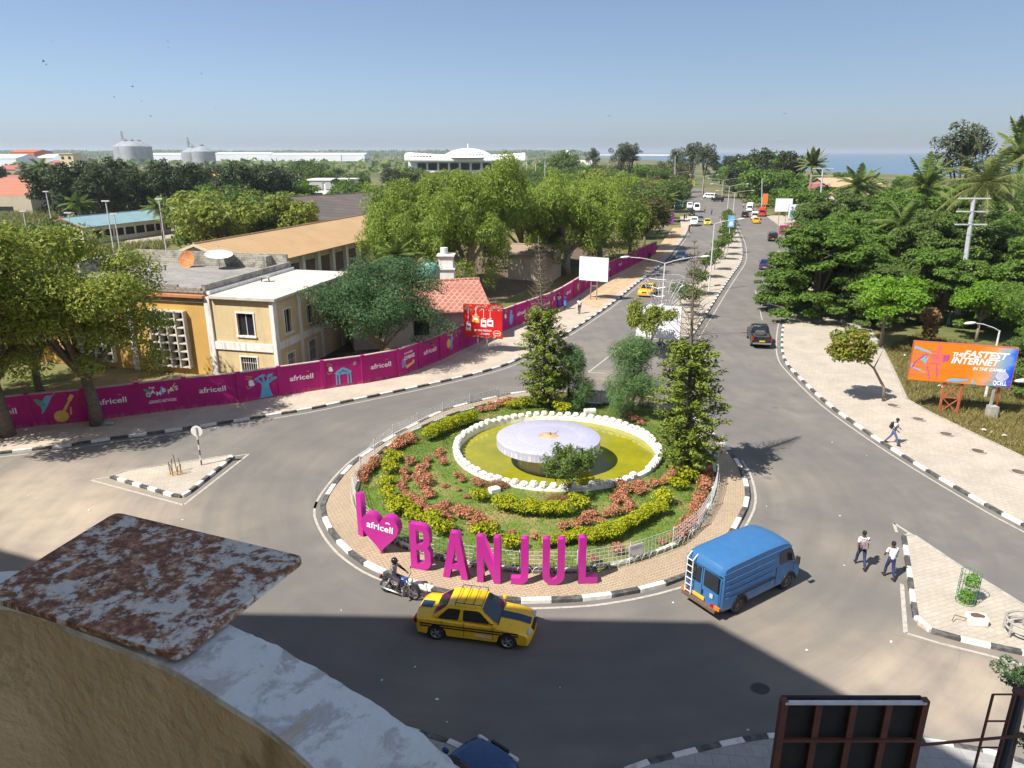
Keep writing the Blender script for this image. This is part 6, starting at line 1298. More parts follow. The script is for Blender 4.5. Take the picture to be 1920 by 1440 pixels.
b = G(1026, 764, .3); p1 = pine('pine_a', 12.0, 6.9, 1.7, 3, (-.75, .2)); plant_tree('pine', 'left araucaria pine with a bare dead top behind the fountain', (b.x, b.y, .15), p1, 1., 0.)
b = G(1288, 884, .4); p2 = pine('pine_b', 13.0, 7.6, 1.85, 6, (-.55, .1)); plant_tree('pine', 'right araucaria pine with a bare dead top beside the pool', (b.x, b.y, .25), p2, 1., 0.)
def cas(nm, H, R, seed, n):
    r = np.random.default_rng(seed); rr = random.Random(seed); m = MB(); m.tube([(0, 0, -.1), (0, 0, H*.5), (0.1, 0, H*.9)], [.12, .08, .02], 6); bl = []
    for k in range(26): z = rr.uniform(.12, .92); q = R*math.sin(math.pi*min(1, z*.85+.15))**.7*rr.uniform(.3, .85); a = rr.uniform(0, 6.28); bl.append((q*math.cos(a), q*math.sin(a), z*H, R*.42, R*.42, H*.13))
    B = blob_leaves(bl, n, .42, .055, .0, .3, .2, r, -1); return m.mesh(nm+'_trunk', bark, True), quads_mesh(nm+'_crown', B, L_cas)
ca = cas('cas', 4.7, 1.75, 15, 16000); b = G(1066, 766, .2); plant_tree('casuarina', 'dark feathery bush-tree behind the left pine', (b.x, b.y+.3, .12), ca, .95, 0.); b = G(1185, 786, .2); plant_tree('casuarina', 'wide feathery green bush-tree left of the right pine', (b.x, b.y, .15), ca, 1.2, 2.)
tms = tree_meshes('small', 3.1, 1.75, .5, 7, .42, 5200, .17, L_mid, bark_tan, 101, 3, .8, .42, 0., rad=.06, sub=3, shell=.2); b = G(1067, 925, .35); plant_tree('small_tree', 'thin airy shrub-tree in front of the fountain disc', (b.x, b.y, .3), tms, .92, .5)
tms2 = tree_meshes('small2', 5.2, 2.2, 1.0, 7, .6, 7000, .22, L_neem, bark_tan, 103, 3, .8, .5, 0., rad=.08, sub=3, shell=.3); b = G(1216, 668, PZ); plant_tree('small_tree', 'leafy young tree in front of the blank white median billboard', b, tms2, 1., 0.)
# ---- garden shrubs
def shrub(nm, R, H, n, nfl, lm, fm, seed, lsz=.085):
    r = np.random.default_rng(seed); rr = random.Random(seed); bl = [(rr.uniform(-.6, .6)*R, rr.uniform(-.6, .6)*R, H*rr.uniform(.35, .75), R*.5, R*.5, H*.3) for _ in range(9)]
    st = MB()
    for k in range(5): a = k*1.25; st.tube([(0, 0, -.05), (R*.5*math.cos(a), R*.5*math.sin(a), H*.6)], [.02, .008], 4, False)
    fo = quads_mesh(nm+'_foliage', blob_leaves(bl, n, lsz, .5, 0, .3, .3, r), lm); res = [st.mesh(nm+'_stems', bark_tan), fo]
    if nfl:
        q = blob_leaves(bl, nfl*4, lsz*.95, .8, 0, .85, .7, r, -.2); hi = q[:, 0, 2] > H*.45; res.append(quads_mesh(nm+'_flowers', q[hi][:nfl*2], fm))
    return res
RS = [shrub('coral', .42, .55, 360, 120, L_shr, L_coral, 200+k) for k in range(4)]; YS = [shrub('yellow', .46, .62, 520, 230, L_yg, L_yel, 220+k) for k in range(3)]
def put_shrub(kind, px, py, lab, grp, s=1.):
    p = G(px, py, .3); p = G(px, py, gz(p.x, p.y)+.25); x, y = p.x, p.y; V_ = random.choice(RS if kind == 'r' else YS)
    t = thing('coral_shrub' if kind == 'r' else 'yellow_shrub', lab, 'shrub', (x, y, gz(x, y)), random.uniform(0, 6.28), grp); s *= random.uniform(.85, 1.2); t.scale = (s, s, s*random.uniform(.9, 1.2))
    for me, nm in zip(V_, ('stems', 'foliage', 'flowers' if kind == 'r' else 'young_leaves')): ob(nm, me, t)['kind'] = 'stuff'
def fill(pts, step=.46):
    """more plants along a planted row"""
    W_ = [G(x, y, .5) for x, y in pts]; L_ = resample([tuple(w[:2]) for w in W_], step); out = []
    return L_
def row(kind, pts, lab, grp, step=.5, jit=.18, s=1., skip=.2):
    for p in fill(pts, step):
        if random.random() < skip: continue
        x, y = p[0]+random.uniform(-jit, jit), p[1]+random.uniform(-jit, jit); V_ = random.choice(RS if kind == 'r' else YS)
        t = thing('coral_shrub' if kind == 'r' else 'yellow_shrub', lab, 'shrub', (x, y, gz(x, y)-.01), random.uniform(0, 6.28), grp); q = s*random.uniform(.62, 1.05); t.scale = (q, q, q*random.uniform(.85, 1.2))
        for me, nm in zip(V_, ('stems', 'foliage', 'flowers' if kind == 'r' else 'young_leaves')): ob(nm, me, t)['kind'] = 'stuff'
row('r', [(682, 895), (692, 876), (706, 862)], 'coral shrub in the outer clump at far left', 'outer left coral clump', .42, .16, 1.15); row('r', [(732, 843), (748, 832), (774, 820)], 'coral shrub in the clump left of the long yellow hedge', 'coral clump by the long hedge', .42, .16, 1.15)
row('r', [(776, 862), (768, 877), (756, 897), (760, 917), (768, 934), (792, 950), (812, 958), (840, 972), (858, 980)], 'coral shrub in the outer curved row left of the pool', 'outer curved coral row'); row('r', [(802, 860), (793, 874), (788, 897), (806, 920), (820, 932), (838, 940), (862, 953), (878, 963), (897, 972), (920, 978)], 'coral shrub in the middle curved row left of the pool', 'middle curved coral row', .42, .2, 1.1); row('r', [(822, 950), (850, 962), (872, 972), (893, 985), (910, 990)], 'coral shrub in the front clump behind the letters A and N', 'coral clump behind the letters', .5, .25)
row('r', [(824, 845), (827, 865), (842, 880), (858, 889), (876, 899), (905, 908)], 'coral shrub in the inner curved row along the pool', 'inner curved coral row', .62, .18, .85, .15); row('r', [(838, 907), (858, 918), (876, 928)], 'sparse coral shrub on the lawn left of the short hedge', 'sparse lawn shrubs', .9, .2, .7); row('r', [(905, 766), (935, 757), (972, 750)], 'coral shrub along the back fence left of the left pine', 'coral row at the back', .5, .2, 1.1)
row('r', [(1150, 938), (1175, 925), (1200, 916), (1222, 905)], 'coral shrub in the clump right of the short hedge', 'right pool coral clump', .42, .3, 1.05); row('r', [(1165, 915), (1195, 905)], 'coral shrub in the clump close to the pool front', 'right pool coral clump', .5, .3); row('r', [(1100, 962), (1122, 960), (1160, 962), (1185, 948)], 'coral shrub in the low row above the front yellow hedge', 'low right coral row', .55, .2); row('r', [(1060, 988), (1085, 982), (1135, 972)], 'coral shrub between the front yellow hedge and the lawn', 'low right coral row', .6, .2, .9); row('r', [(1243, 902), (1262, 884), (1275, 872)], 'coral shrub between the pool and the right pine', 'coral shrubs by the right pine', .55, .2)
row('r', [(1330, 878), (1322, 905), (1310, 930), (1302, 955), (1290, 980), (1270, 995)], 'coral shrub in the tall row along the right fence', 'right fence coral row', .45, .14, 1.2, .05); row('r', [(1180, 780), (1198, 792)], 'coral shrub behind the pool near the wide feathery bush', 'coral shrubs behind the pool', .6); row('r', [(960, 1000), (985, 1005), (1048, 1008)], 'coral shrub just behind the letters J and U', 'coral shrubs behind J and U', .9, .2, .8); row('r', [(1110, 1045), (1152, 1028)], 'coral shrub by the notice on the front fence', 'coral shrubs at the front fence', 1.0, .1, 1.); row('r', [(1240, 1008), (1255, 1000)], 'coral shrub on the right inside the front fence', 'coral shrubs at the front fence', .6)
for (px, py, lab) in ((738, 860, 'round yellow shrub below the left coral clump'), (730, 880, 'round yellow shrub second down at the left end'), (725, 906, 'round yellow shrub third down at the left end'), (727, 928, 'small yellow-green shrub above the heart sign'), (743, 948, 'green-yellow bush right of the heart sign top'), (752, 958, 'low green-yellow bush above the letter B'), (776, 968, 'wide yellow shrub above the letter B'), (806, 978, 'yellow shrub between the letters B and A'), (830, 992, 'yellow shrub just behind the letter A'), (908, 1003, 'yellow shrub behind the letter N'), (957, 1016, 'yellow-green shrub behind the letter J'), (900, 930, 'green shrub at the left end of the short hedge'), (1242, 940, 'round yellow shrub at the top of the right hedge'), (1270, 908, 'pale yellow shrub right of the pool'), (1285, 895, 'small pale shrub beneath the right pine'), (1083, 945, 'small green-yellow shrub right of the short hedge'), (958, 762, 'yellow shrub at the back left of the left pine'), (984, 758, 'small yellow shrub beside the left pine'), (1010, 752, 'green-yellow bush at the left pine foot'), (1052, 772, 'pale green bush right of the left pine')):
    put_shrub('y', px, py, lab, None, 1.25)
def hedge(lab, pts, R, H, seed, dens=1300):
    P_ = resample([tuple(G(x, y, .5)[:2]) for x, y in pts], .3); r = np.random.default_rng(seed); rr = random.Random(seed); bl = []
    c = P_[len(P_)//2]; z0 = gz(*c)
    for p in P_:
        for k in range(3): bl.append((p[0]-c[0]+rr.uniform(-.4, .4)*R, p[1]-c[1]+rr.uniform(-.4, .4)*R, gz(*p)-z0+H*rr.uniform(.4, .72), R*.62, R*.62, H*.36))
    n = int(dens*len(P_)*.3); t = thing('hedge', lab, 'hedge', (c[0], c[1], z0)); ob('foliage', quads_mesh('hedge_foliage', blob_leaves(bl, n, .095, .55, 0, .45, .3, r), L_yg), t)
    q = blob_leaves(bl, n*2, .095, .6, 0, .88, .6, r, -.1); q = q[q[:, 0, 2] > np.median(q[:, 0, 2])*.7]; ob('young_leaves', quads_mesh('hedge_young', q[:n], L_yel), t)
    st = MB()
    for p in P_[::2]: st.tube([(p[0]-c[0], p[1]-c[1], gz(*p)-z0-.05), (p[0]-c[0], p[1]-c[1], gz(*p)-z0+H*.5)], .02, 4, False)
    ob('stems', st.mesh('hedge_stems', bark_tan), t)
hedge('long bright yellow hedge along the back left of the pool', [(802, 822), (845, 802), (890, 788)], 0.49, 0.90, 301); hedge('short yellow-green hedge in front of the pool centre', [(935, 950), (975, 957), (1020, 962), (1055, 962)], 0.53, 0.85, 302); hedge('yellow hedge behind the letters U and L', [(1025, 1018), (1050, 1014), (1078, 1010)], 0.38, 0.63, 303); hedge('long yellow hedge right of the letter L, lower part', [(1092, 1010), (1120, 1006), (1150, 1000)], 0.51, 0.85, 304); hedge('yellow hedge right of the lower front hedge', [(1160, 996), (1185, 984)], 0.47, 0.81, 305); hedge('yellow hedge climbing towards the right pine', [(1192, 978), (1215, 966), (1238, 955)], 0.44, 0.77, 306)
# heap of dry cuttings by the pool
for (px, py, lab) in ((930, 912, 'heap of dry straw at the pool rim left of the shrub-tree'), (1045, 938, 'heap of dry straw in front of the airy shrub-tree')):
    p = G(px, py, .4); o = ob('straw_heap', quads_mesh('straw_heap', blob_leaves([(0, 0, .05, .7, .5, .3), (.4, .1, .02, .5, .4, .22)], 1500, .3, .06, 0, .5, .4), L_dry), None, (p.x, p.y, gz(p.x, p.y))); tag(o, lab, 'straw heap')
# saplings on the median, tree-guard plant
SP = tree_meshes('sapling', 2.6, .95, 1.2, 6, .42, 1500, .24, L_mid, bark_tan, 111, 3, .7, .45, rad=.05); n_ = 0
for (px, py, s, lab) in ((1296, 595, 1.05, 'nearest sapling on the median by the kerb break'), (1307, 553, 1.0, 'sapling left of the second street lamp'), (1322, 521, 1.05, 'sapling just beyond the second street lamp'), (1340, 506, 1.0, 'sapling beyond the second lamp, nearer of two'), (1350, 487, 1.1, 'sapling at the start of the median hedge'), (1275, 575, .9, 'bushy sapling close to the wire-wrapped lamp')):
    plant_tree('sapling', lab, G(px, py, PZ), SP, s*1.15)
for k, (px, py) in enumerate(((1357, 478), (1360, 466), (1363, 455), (1366, 446), (1366, 437), (1364, 429), (1362, 422))): plant_tree('sapling', 'young tree in the leafy row along the far median', G(px, py, PZ), SP, 1.35, None, 'row of young trees on the far median')
for (px, py) in ((1321, 556), (1306, 582)):
    b = G(px, py, PZ); t = thing('stake_guard', 'wooden stake guard for a sapling, %s' % ('by the second lamp' if px > 1310 else 'beside the nearest sapling'), 'tree guard', tuple(b))
    for k in range(4): m = MB(); a = k*1.57; m.tube([(.25*math.cos(a), .25*math.sin(a), 0), (.22*math.cos(a), .22*math.sin(a), 1.6)], .035, 5); m.build('stake', drywood, t)
b = G(1810, 1128, PZ); o = ob('young_plant', quads_mesh('young_plant', blob_leaves([(0, 0, .25, .3, .3, .28), (.1, 0, .95, .26, .24, .3)], 900, .11, .5), L_bright), None, (b.x, b.y, PZ)); tag(o, 'young green plant inside the wire guard on the right island', 'plant')
# near foliage at the bottom right corner
c = Dp(1900, 1275, 11.8); rr = random.Random(6); bl = [(rr.uniform(-.35, .6), rr.uniform(-.4, .4), rr.uniform(-.22, .2), .17, .17, .1) for _ in range(22)]
m = MB(); m.tube([(.45, 0, -c.z), (.3, 0, -3), (.2, 0, 0)], [.1, .07, .03], 6); plant_tree('corner_tree', 'dark-leaved treetop at the bottom right corner', (c.x+.1, 11.8, c.z), (m.mesh('corner_trunk', bark, True), quads_mesh('corner_crown', blob_leaves(bl+[(.55+rr.uniform(-.3, .3), rr.uniform(-.3, .3), -1.5+rr.uniform(-.3, .2), .2, .2, .12) for _ in range(10)], 3600, .085, .35), L_acacia)), 1., 0.)
# dry grass on the right verge
vpoly = GP([(1660, 655), (1685, 705), (1705, 752), (1745, 773), (1820, 808), (1990, 890), (1990, 700), (1800, 640), (1720, 625)])
xs = [p[0] for p in vpoly]; ys = [p[1] for p in vpoly]
def vpt():
    x, y = random.uniform(min(xs), max(xs)), random.uniform(min(ys), max(ys)); return (x, y, -.02) if inpoly(x, y, vpoly) else None
L_straw = leafmat('grass_dry', [(.30, .23, .08), (.22, .19, .06), (.14, .15, .04)], .3)
tag(ob('dry_grass', tri_mesh('dry_grass', blades(26000, vpt, .1, .45, .03), L_straw)), 'dry tufted grass of the right verge', 'grass', kind='stuff')
# ---- belts of trees farther off
FT = {}
def far_kind(k, lm, H, R, seed, n=3200, sz=.75, flat=.75, fork=2.5, br=1.7): FT[k] = [tree_meshes('far', H, R, fork, 7, br, n, sz, lm, bark, seed+i, 3, flat, .6, 0., rad=.3, sub=2, shell=.5, skirt=14) for i in range(2)]
far_kind('dark', L_dark, 14, 6.5, 400, 7500, .62); far_kind('mid', L_mid, 9.5, 5.5, 410, 4600, .6); far_kind('yel', L_neem, 9, 5.5, 420, 5200, .55); far_kind('green', L_dense, 10.5, 6, 430, 4600, .62); far_kind('bush', L_mid, 3.5, 2.6, 440, 900, .45, fork=.8, br=1.0); far_kind('bronze', L_brown, 9, 5, 450, 2600, .65)
def cas_far(seed):
    m, tips = skeleton(20, 4.5, 7, 8, seed, rad=.35, sub=3, zc=.8); r = np.random.default_rng(seed); return m.mesh('tall_trunk', bark, True), quads_mesh('tall_crown', blob_leaves(crown_blobs(tips, 1.3, seed, 2, .9), 3000, .8, .3), leafmat('leaf_greygreen', [(.06, .085, .04), (.10, .12, .06), (.13, .15, .08)], .2))
FT['tall'] = [cas_far(460), cas_far(461)]
HOUSES = [(-52, -18, 50, 70), (-84, -52, 262, 290), (-74, 12, 380, 410), (-16, 0, 60, 76)]
def free(x, y):
    if inpoly(x, y, ROAD) or inpoly(x, y, vpoly): return False
    for pts in (KA, KDn, ML, MR):
        for p in pts[::2]:
            if (p[0]-x)**2+(p[1]-y)**2 < 36: return False
    for ex, ey, d, n, L, W in ORI:
        u, v = (x-ex)*d.x+(y-ey)*d.y, (x-ex)*n.x+(y-ey)*n.y
        if -4 < u < L+4 and min(0, W)-5 < v < max(0, W)+4: return False
    return not any(a < x < b and c < y < d for a, b, c, d in HOUSES)
cnt = 0
def scatter(n, pxr, Yr, kinds, lab, grp, smin=.75, smax=1.2, mind=5., seed=1, nm='far_tree'):
    global cnt
    rr = random.Random(seed); done = []; tries = 0
    while len(done) < n and tries < n*30:
        tries += 1; Y = rr.uniform(*Yr); px = rr.uniform(*pxr); x = (px-960)/FOC*(Y*_c+CAMZ*_s)
        if not free(x, Y) or any((x-a)**2+(Y-b)**2 < mind*mind for a, b in done): continue
        done.append((x, Y)); k = rr.choice(kinds); plant_tree(nm, lab, (x, Y, -.05), rr.choice(FT[k]), rr.uniform(smin, smax), rr.uniform(0, 6.28), grp, 'tree' if k != 'bush' else 'bush'); cnt += 1
scatter(26, (120, 520), (178, 245), ['dark', 'dark', 'dark', 'green'], 'tall dark tree in the belt behind the teal school', 'dark belt behind the school', .85, 1.12, 8, 1)
scatter(14, (345, 560), (125, 172), ['yel', 'yel', 'mid'], 'bushy light-green tree right of the sports court', 'light trees by the sports court', .9, 1.15, 6, 2)
scatter(16, (480, 790), (190, 300), ['mid', 'yel', 'green', 'dark'], 'green tree around the boxy white house', 'trees around the boxy white house', .6, .95, 8, 3)
scatter(16, (760, 985), (325, 372), ['yel', 'mid', 'green'], 'tree in the row before the white domed hall', 'trees before the domed hall', .85, 1.05, 6, 21)
scatter(8, (660, 780), (140, 185), ['yel', 'mid'], 'light-green tree behind the tan school roof', 'trees behind the tan roof', .8, 1.05, 6, 4)
scatter(20, (985, 1210), (135, 270), ['mid', 'yel', 'green', 'bronze'], 'tree in the wood behind the eucalyptus row', 'wood behind the eucalypts', .8, 1.1, 7, 5)
scatter(34, (985, 1290), (270, 520), ['mid', 'green', 'bronze', 'yel'], 'far tree between the domed hall and the bend', 'far wood by the bend', .8, 1.25, 9, 6)
scatter(14, (1190, 1335), (180, 330), ['yel', 'mid', 'bronze'], 'tree along the left side of the far road', 'trees along the far road', .75, 1.0, 7, 7)
scatter(30, (1330, 1480), (235, 430), ['green', 'green', 'mid', 'dark'], 'dark green tree beyond the far bend', 'wood beyond the bend', .95, 1.35, 8, 8)
scatter(26, (1440, 1700), (135, 260), ['green', 'green', 'mid'], 'green tree in the wood behind the right billboards', 'wood behind the right billboards', .7, .98, 7, 9)
scatter(30, (1560, 1960), (110, 260), ['green', 'mid', 'green'], 'green tree in the wood reaching to the sea', 'wood towards the sea', .8, 1.08, 7, 10)
scatter(16, (1480, 1960), (260, 420), ['green', 'mid', 'bush'], 'far low tree before the sea', 'trees before the sea', .7, 1.0, 10, 11)
scatter(16, (0, 300), (300, 520), ['mid', 'green', 'dark'], 'tree among the red roofs at far left', 'trees of the far town', .55, .85, 10, 12)
scatter(30, (280, 780), (320, 800), ['mid', 'bush', 'green', 'bush'], 'scattered tree on the marsh before the silos', 'trees on the marsh', .5, .85, 14, 13)
scatter(24, (430, 780), (300, 520), ['bush', 'bush', 'mid'], 'low bush on the marsh behind the boxy white house', 'bushes on the marsh', .8, 1.4, 10, 14, 'far_bush')
scatter(10, (-20, 140), (75, 130), ['mid', 'yel', 'bush'], 'tree in the reeds at the far left', 'trees in the reeds', .4, .7, 8, 15)
for (px, ty, Y, k, s, lab) in ((1168, 268, 340, 'tall', 1.05, 'tall thin tree left of a pair on the skyline'), (1184, 270, 345, 'tall', 1.05, 'tall thin tree right of a pair on the skyline'), (1113, 278, 420, 'tall', .9, 'slim tree on the skyline right of the domed hall'), (1300, 268, 300, 'tall', 1.0, 'tall grey-green tree left on the skyline above the bend'), (1325, 268, 290, 'tall', 1.0, 'tall grey-green tree right on the skyline above the bend'), (1445, 268, 270, 'green', 1.9, 'tall dense tree at the start of the right-hand skyline'), (1270, 278, 330, 'tall', .9, 'small palm-like tree on the skyline left of the bend'), (1822, 232, 140, 'tall', 1.15, 'tallest grey-green tree on the right skyline'), (1060, 280, 420, 'mid', 1.6, 'rounded tree on the skyline beside the white tower'), (210, 298, 235, 'dark', 1.1, 'tallest dark tree right of the apartment block'), (165, 300, 330, 'green', 1.3, 'green tree against the apartment block')):
    z = Dp(px, ty, Y).z; H0 = {'tall': 20, 'green': 11.5, 'mid': 10, 'dark': 14.5}[k]; x = Dp(px, ty, Y).x; plant_tree('skyline_tree', lab, (x, Y, 0), FT[k][0], s, None, None, 'tree', z/H0/s)
# far wood that reads as one mass, mangrove band to the horizon
r_ = np.random.default_rng(77); B = []
for k in range(1500):
    Y = 10**r_.uniform(2.75, 3.55); px = r_.uniform(-60, 1090) if r_.random() < .8 else r_.uniform(1090, 1330); x = (px-960)/FOC*Y
    if Y > 1150 and 200 < px < 700 and Y < 1650: continue
    if px > 1090 and Y > 620: continue
    s = r_.uniform(3, 8)*(1+Y/2500); B.append((x, Y, s*.3, s*1.6, s, s*.62))
for k in range(500):
    Y = r_.uniform(3000, 5200); px = r_.uniform(-80, 1080); x = (px-960)/FOC*Y; B.append((x, Y, 6, 120, 40, r_.uniform(10, 22)))
tag(ob('far_wood', quads_mesh('far_wood', blob_leaves(B, 60000, 7., .8, 0, .7, .4, r_), L_mid)), 'low far-off woodland and mangrove reaching the horizon', 'woodland', kind='stuff')
# reeds left of the court
rpoly = GP([(-60, 470), (120, 470), (330, 455), (300, 470), (200, 480), (100, 520), (-60, 560)]); rp2 = GP([(-60, 395), (150, 385), (60, 440), (-60, 450)])
def rpt(poly):
    xs = [p[0] for p in poly]; ys = [p[1] for p in poly]
    def f():
        x, y = random.uniform(min(xs), max(xs)), random.uniform(min(ys), max(ys)); return (x, y, -.03) if inpoly(x, y, poly) else None
    return f
for poly, lab in ((rpoly, 'tall green reeds and grass before the sports court'), (rp2, 'tall pale reeds beside the orange warehouse')):
    tag(ob('reeds', tri_mesh('reeds', blades(9000, rpt(poly), .5, 1.6, .16), leafmat('reed', [(.16, .2, .05), (.25, .26, .09), (.30, .27, .12)], .3))), lab, 'reeds', kind='stuff')
# ================================================================ VEHICLES
tyre_m = pm('tyre_rubber', (.025, .025, .026), (.04, .038, .036), 8, .85); rim_m = pm('rim_alloy', (.50, .50, .51), (.4, .4, .41), 5, .35, .7); blackp = pm('black_plastic', (.02, .02, .021), (.03, .03, .03), 5, .55); lamp_m = pm('lamp_glass', (.62, .63, .62), (.5, .5, .5), 3, .1, spec=.8); tail_m = pm('tail_red', (.35, .012, .01), (.28, .01, .01), 3, .2); amber = pm('tail_amber', (.75, .2, .015), (.6, .15, .01), 3, .2); glass_c = NT('car_glass', .05, 0, .8); glass_c.col((.012, .018, .024)); glass_c = glass_c.m; plate_y = pm('plate_yellow', (.7, .45, .03)); chrome = pm('chrome', (.6, .6, .6), (.5, .5, .5), 4, .2, .9)
def paint(nm, c, rough=.25, dust=.35):
    if 'paint_'+nm in M: return M['paint_'+nm]
    t = NT('paint_'+nm, rough, 0, .5); s = t.sep(t.obj); n = t.noise(3.5, 5, t.obj); dl = t.math('MULTIPLY', t.rng(s[2], .75, .2, 0, 1), t.rng(n, .3, .7, .3, 1)); c2 = t.mix(t.math('MULTIPLY', dl, dust), c, (.3, .24, .17)); c2 = t.mix(t.rng(t.noise(1.2, 3, t.obj), .5, .75, 0, .25), c2, tuple(x*.72+.02 for x in c))
    t.col(c2); t.rough(t.rng(n, .3, .7, rough*.8, rough*1.7)); t.b.inputs['Coat Weight'].default_value = .25; M['paint_'+nm] = t.m; return t.m
def body_shell(prof, hw, end_taper=.1, crown=.04, inset=.045, tumble=None, xe=None):
    """closed side outline swept across the width: stations narrow at the ends, shoulders rounded"""
    xs = [p[0] for p in prof]; x0, x1 = min(xs), max(xs); xm = (x0+x1)/2; hl = (x1-x0)/2; zt = max(p[1] for p in prof); zb = min(p[1] for p in prof)
    st = [0, .45, .75, .92, 1.0]; n = len(prof); m = MB(); rings = []
    P = [Vector((p[0], 0, p[1])) for p in prof]
    ar = sum(prof[i][0]*prof[(i+1) % n][1]-prof[(i+1) % n][0]*prof[i][1] for i in range(n)); sg = 1 if ar > 0 else -1
    nor = []
    for i in range(n):
        a, b = P[i]-P[i-1], P[(i+1) % n]-P[i]; v = Vector((a.z, 0, -a.x)).normalized()*sg+Vector((b.z, 0, -b.x)).normalized()*sg; nor.append(v.normalized() if v.length > 1e-6 else Vector((0, 0, 1)))
    for sd in (-1, 1):
        for k, s in enumerate(st):
            if sd == -1 and k == 0: continue
            ring = []
            for i, p in enumerate(P):
                q = p.copy(); u = abs(p.x-xm)/hl
                q.x = xm+(p.x-xm)*(1-end_taper*s**3*max(0, (u-.6)/.4)**1.0*.6)
                if nor[i].z > .3: q.z -= crown*s*s
                if k == 4: q -= nor[i]*inset
                w = hw*s
                if tumble: w *= tumble(q.z)
                if u > .82: w *= 1-end_taper*((u-.82)/.18)**2*.5
                ring.append((q.x, sd*w, q.z))
            rings.append((sd*s, ring))
    rings.sort(key=lambda r_: r_[0]); vs = [v for _, r_ in rings for v in r_]; fs = []
    for k in range(len(rings)-1):
        for i in range(n):
            a, b = k*n+i, k*n+(i+1) % n; fs.append((a, b, b+n, a+n))
    fs.append(tuple(range(n))); fs.append(tuple(range((len(rings)-1)*n, len(rings)*n))[::-1]); m.add(vs, fs)
    return m
def fixn(o, ang=35):
    bm = bmesh.new(); bm.from_mesh(o.data); bmesh.ops.recalc_face_normals(bm, faces=bm.faces); bm.to_mesh(o.data); bm.free(); return auto_smooth(o, ang)
def arch_pts(xc, r, zb, n=9): return [(xc+r*math.cos(math.pi*k/n), max(zb, .31+r*math.sin(math.pi*k/n)-.03)) for k in range(n+1)]
WHEELS = {}
def wheel_mesh(R, w, style):
    k = (R, w, style)
    if k in WHEELS: return WHEELS[k]
    m = MB(); m.lathe([(R*.66, -w*.5), (R*.93, -w*.5), (R, -w*.36), (R, w*.36), (R*.93, w*.5), (R*.66, w*.5)], n=26); ty = m.mesh('tyre', tyre_m, True)
    m = MB(); m.lathe([(0, w*.36), (R*.2, w*.38), (R*.26, w*.3), (R*.58, w*.26), (R*.66, w*.46), (R*.7, w*.46)], n=26); rim = m.mesh('rim', rim_m if style == 'alloy' else (kerb_w if style == 'plainw' else pm('steel_rim', (.16, .14, .12), (.1, .09, .08), 6, .6)), True)
    m = MB()
    if style == 'alloy':
        for j in range(5):
            a = j*1.2566; pts = [(R*.28*math.cos(a-.25), R*.28*math.sin(a-.25)), (R*.58*math.cos(a-.3), R*.58*math.sin(a-.3)), (R*.6*math.cos(a), R*.6*math.sin(a)), (R*.58*math.cos(a+.3), R*.58*math.sin(a+.3)), (R*.28*math.cos(a+.25), R*.28*math.sin(a+.25))]; m.add([(x, y, w*.385) for x, y in pts], [(0, 1, 2, 3, 4)])
    else: m.lathe([(R*.34, w*.39), (R*.5, w*.39)], n=20)
    WHEELS[k] = (ty, rim, m.mesh('rim_slots', blackp)); return WHEELS[k]
def add_wheel(t, x, y, R, w, style):
    me = wheel_mesh(R, w, style); e = ob('wheel', None, t, (x, y, R)); e.rotation_euler = (math.pi/2 if y < 0 else -math.pi/2, 0, 0)
    for k, nm in zip(me, ('tyre', 'rim', 'rim_slots')): ob(nm, k, e)
def glass_on(t, nm, c, s0, s1, t0, t1, mat=None, off=.006, sub=True):
    """pane on a face with corners c (bl, br, tr, tl)"""
    bl, br, tr, tl = [Vector(v) for v in c]; f = lambda s, u: (bl.lerp(br, s)).lerp(tl.lerp(tr, s), u); q = [f(s0, t0), f(s1, t0), f(s1, t1), f(s0, t1)]
    n = (q[1]-q[0]).cross(q[3]-q[0]).normalized(); ctr = sum(q, Vector())/4
    r = []
    for i in range(4):
        a, b, d = q[i-1], q[i], q[(i+1) % 4]; e = min((a-b).length, (d-b).length)*.14
        r += [b+(a-b).normalized()*e, b+(a-b).normalized()*e*.3+(d-b).normalized()*e*.3, b+(d-b).normalized()*e]
    m = MB(); m.add([v+n*off for v in r], [tuple(range(12))]); return m.build(nm, mat or glass_c, t)
def cabin(t, xb0, xb1, xt0, xt1, zb, zt, wb, wt, pm_, pillars=(.46,), rear=True, bev=.07):
    m = MB(); B = [(xb0, -wb, zb), (xb1, -wb, zb), (xb1, wb, zb), (xb0, wb, zb)]; T = [(xt0, -wt, zt), (xt1, -wt, zt), (xt1, wt, zt), (xt0, wt, zt)]
    m.add(B+T, [(3, 2, 1, 0), (4, 5, 6, 7), (0, 1, 5, 4), (1, 2, 6, 5), (2, 3, 7, 6), (3, 0, 4, 7)]); o = m.build('cabin', pm_, t); bevel(o, bev, 3, 20)
    glass_on(t, 'windscreen', (B[1], B[2], T[2], T[1]), .05, .95, .06, .9); 
    if rear: glass_on(t, 'rear_window', (B[3], B[0], T[0], T[3]), .07, .93, .1, .88)
    for (c) in ((B[0], B[1], T[1], T[0]), (B[2], B[3], T[3], T[2])):
        ps = [0.]+list(pillars)+[1.]; ps = ps if c[0] == B[0] else [1-p for p in ps[::-1]]
        for a, b in zip(ps, ps[1:]): glass_on(t, 'side_window', c, a+.045 if a > 0 else .085, b-.025 if b < 1 else .915, .1, .84)
def lights(t, L, hw, zf, zr, small=False):
    for s in (-1, 1):
        m = MB(); m.box((L/2-.13, s*(hw-.26), zf), (.14, .36, .11)); o = m.build('headlight', lamp_m, t); bevel(o, .03)
        m = MB(); m.box((-L/2+.1, s*(hw-.2), zr), (.14, .32, .2)); o = m.build('tail_light', tail_m, t); bevel(o, .02)
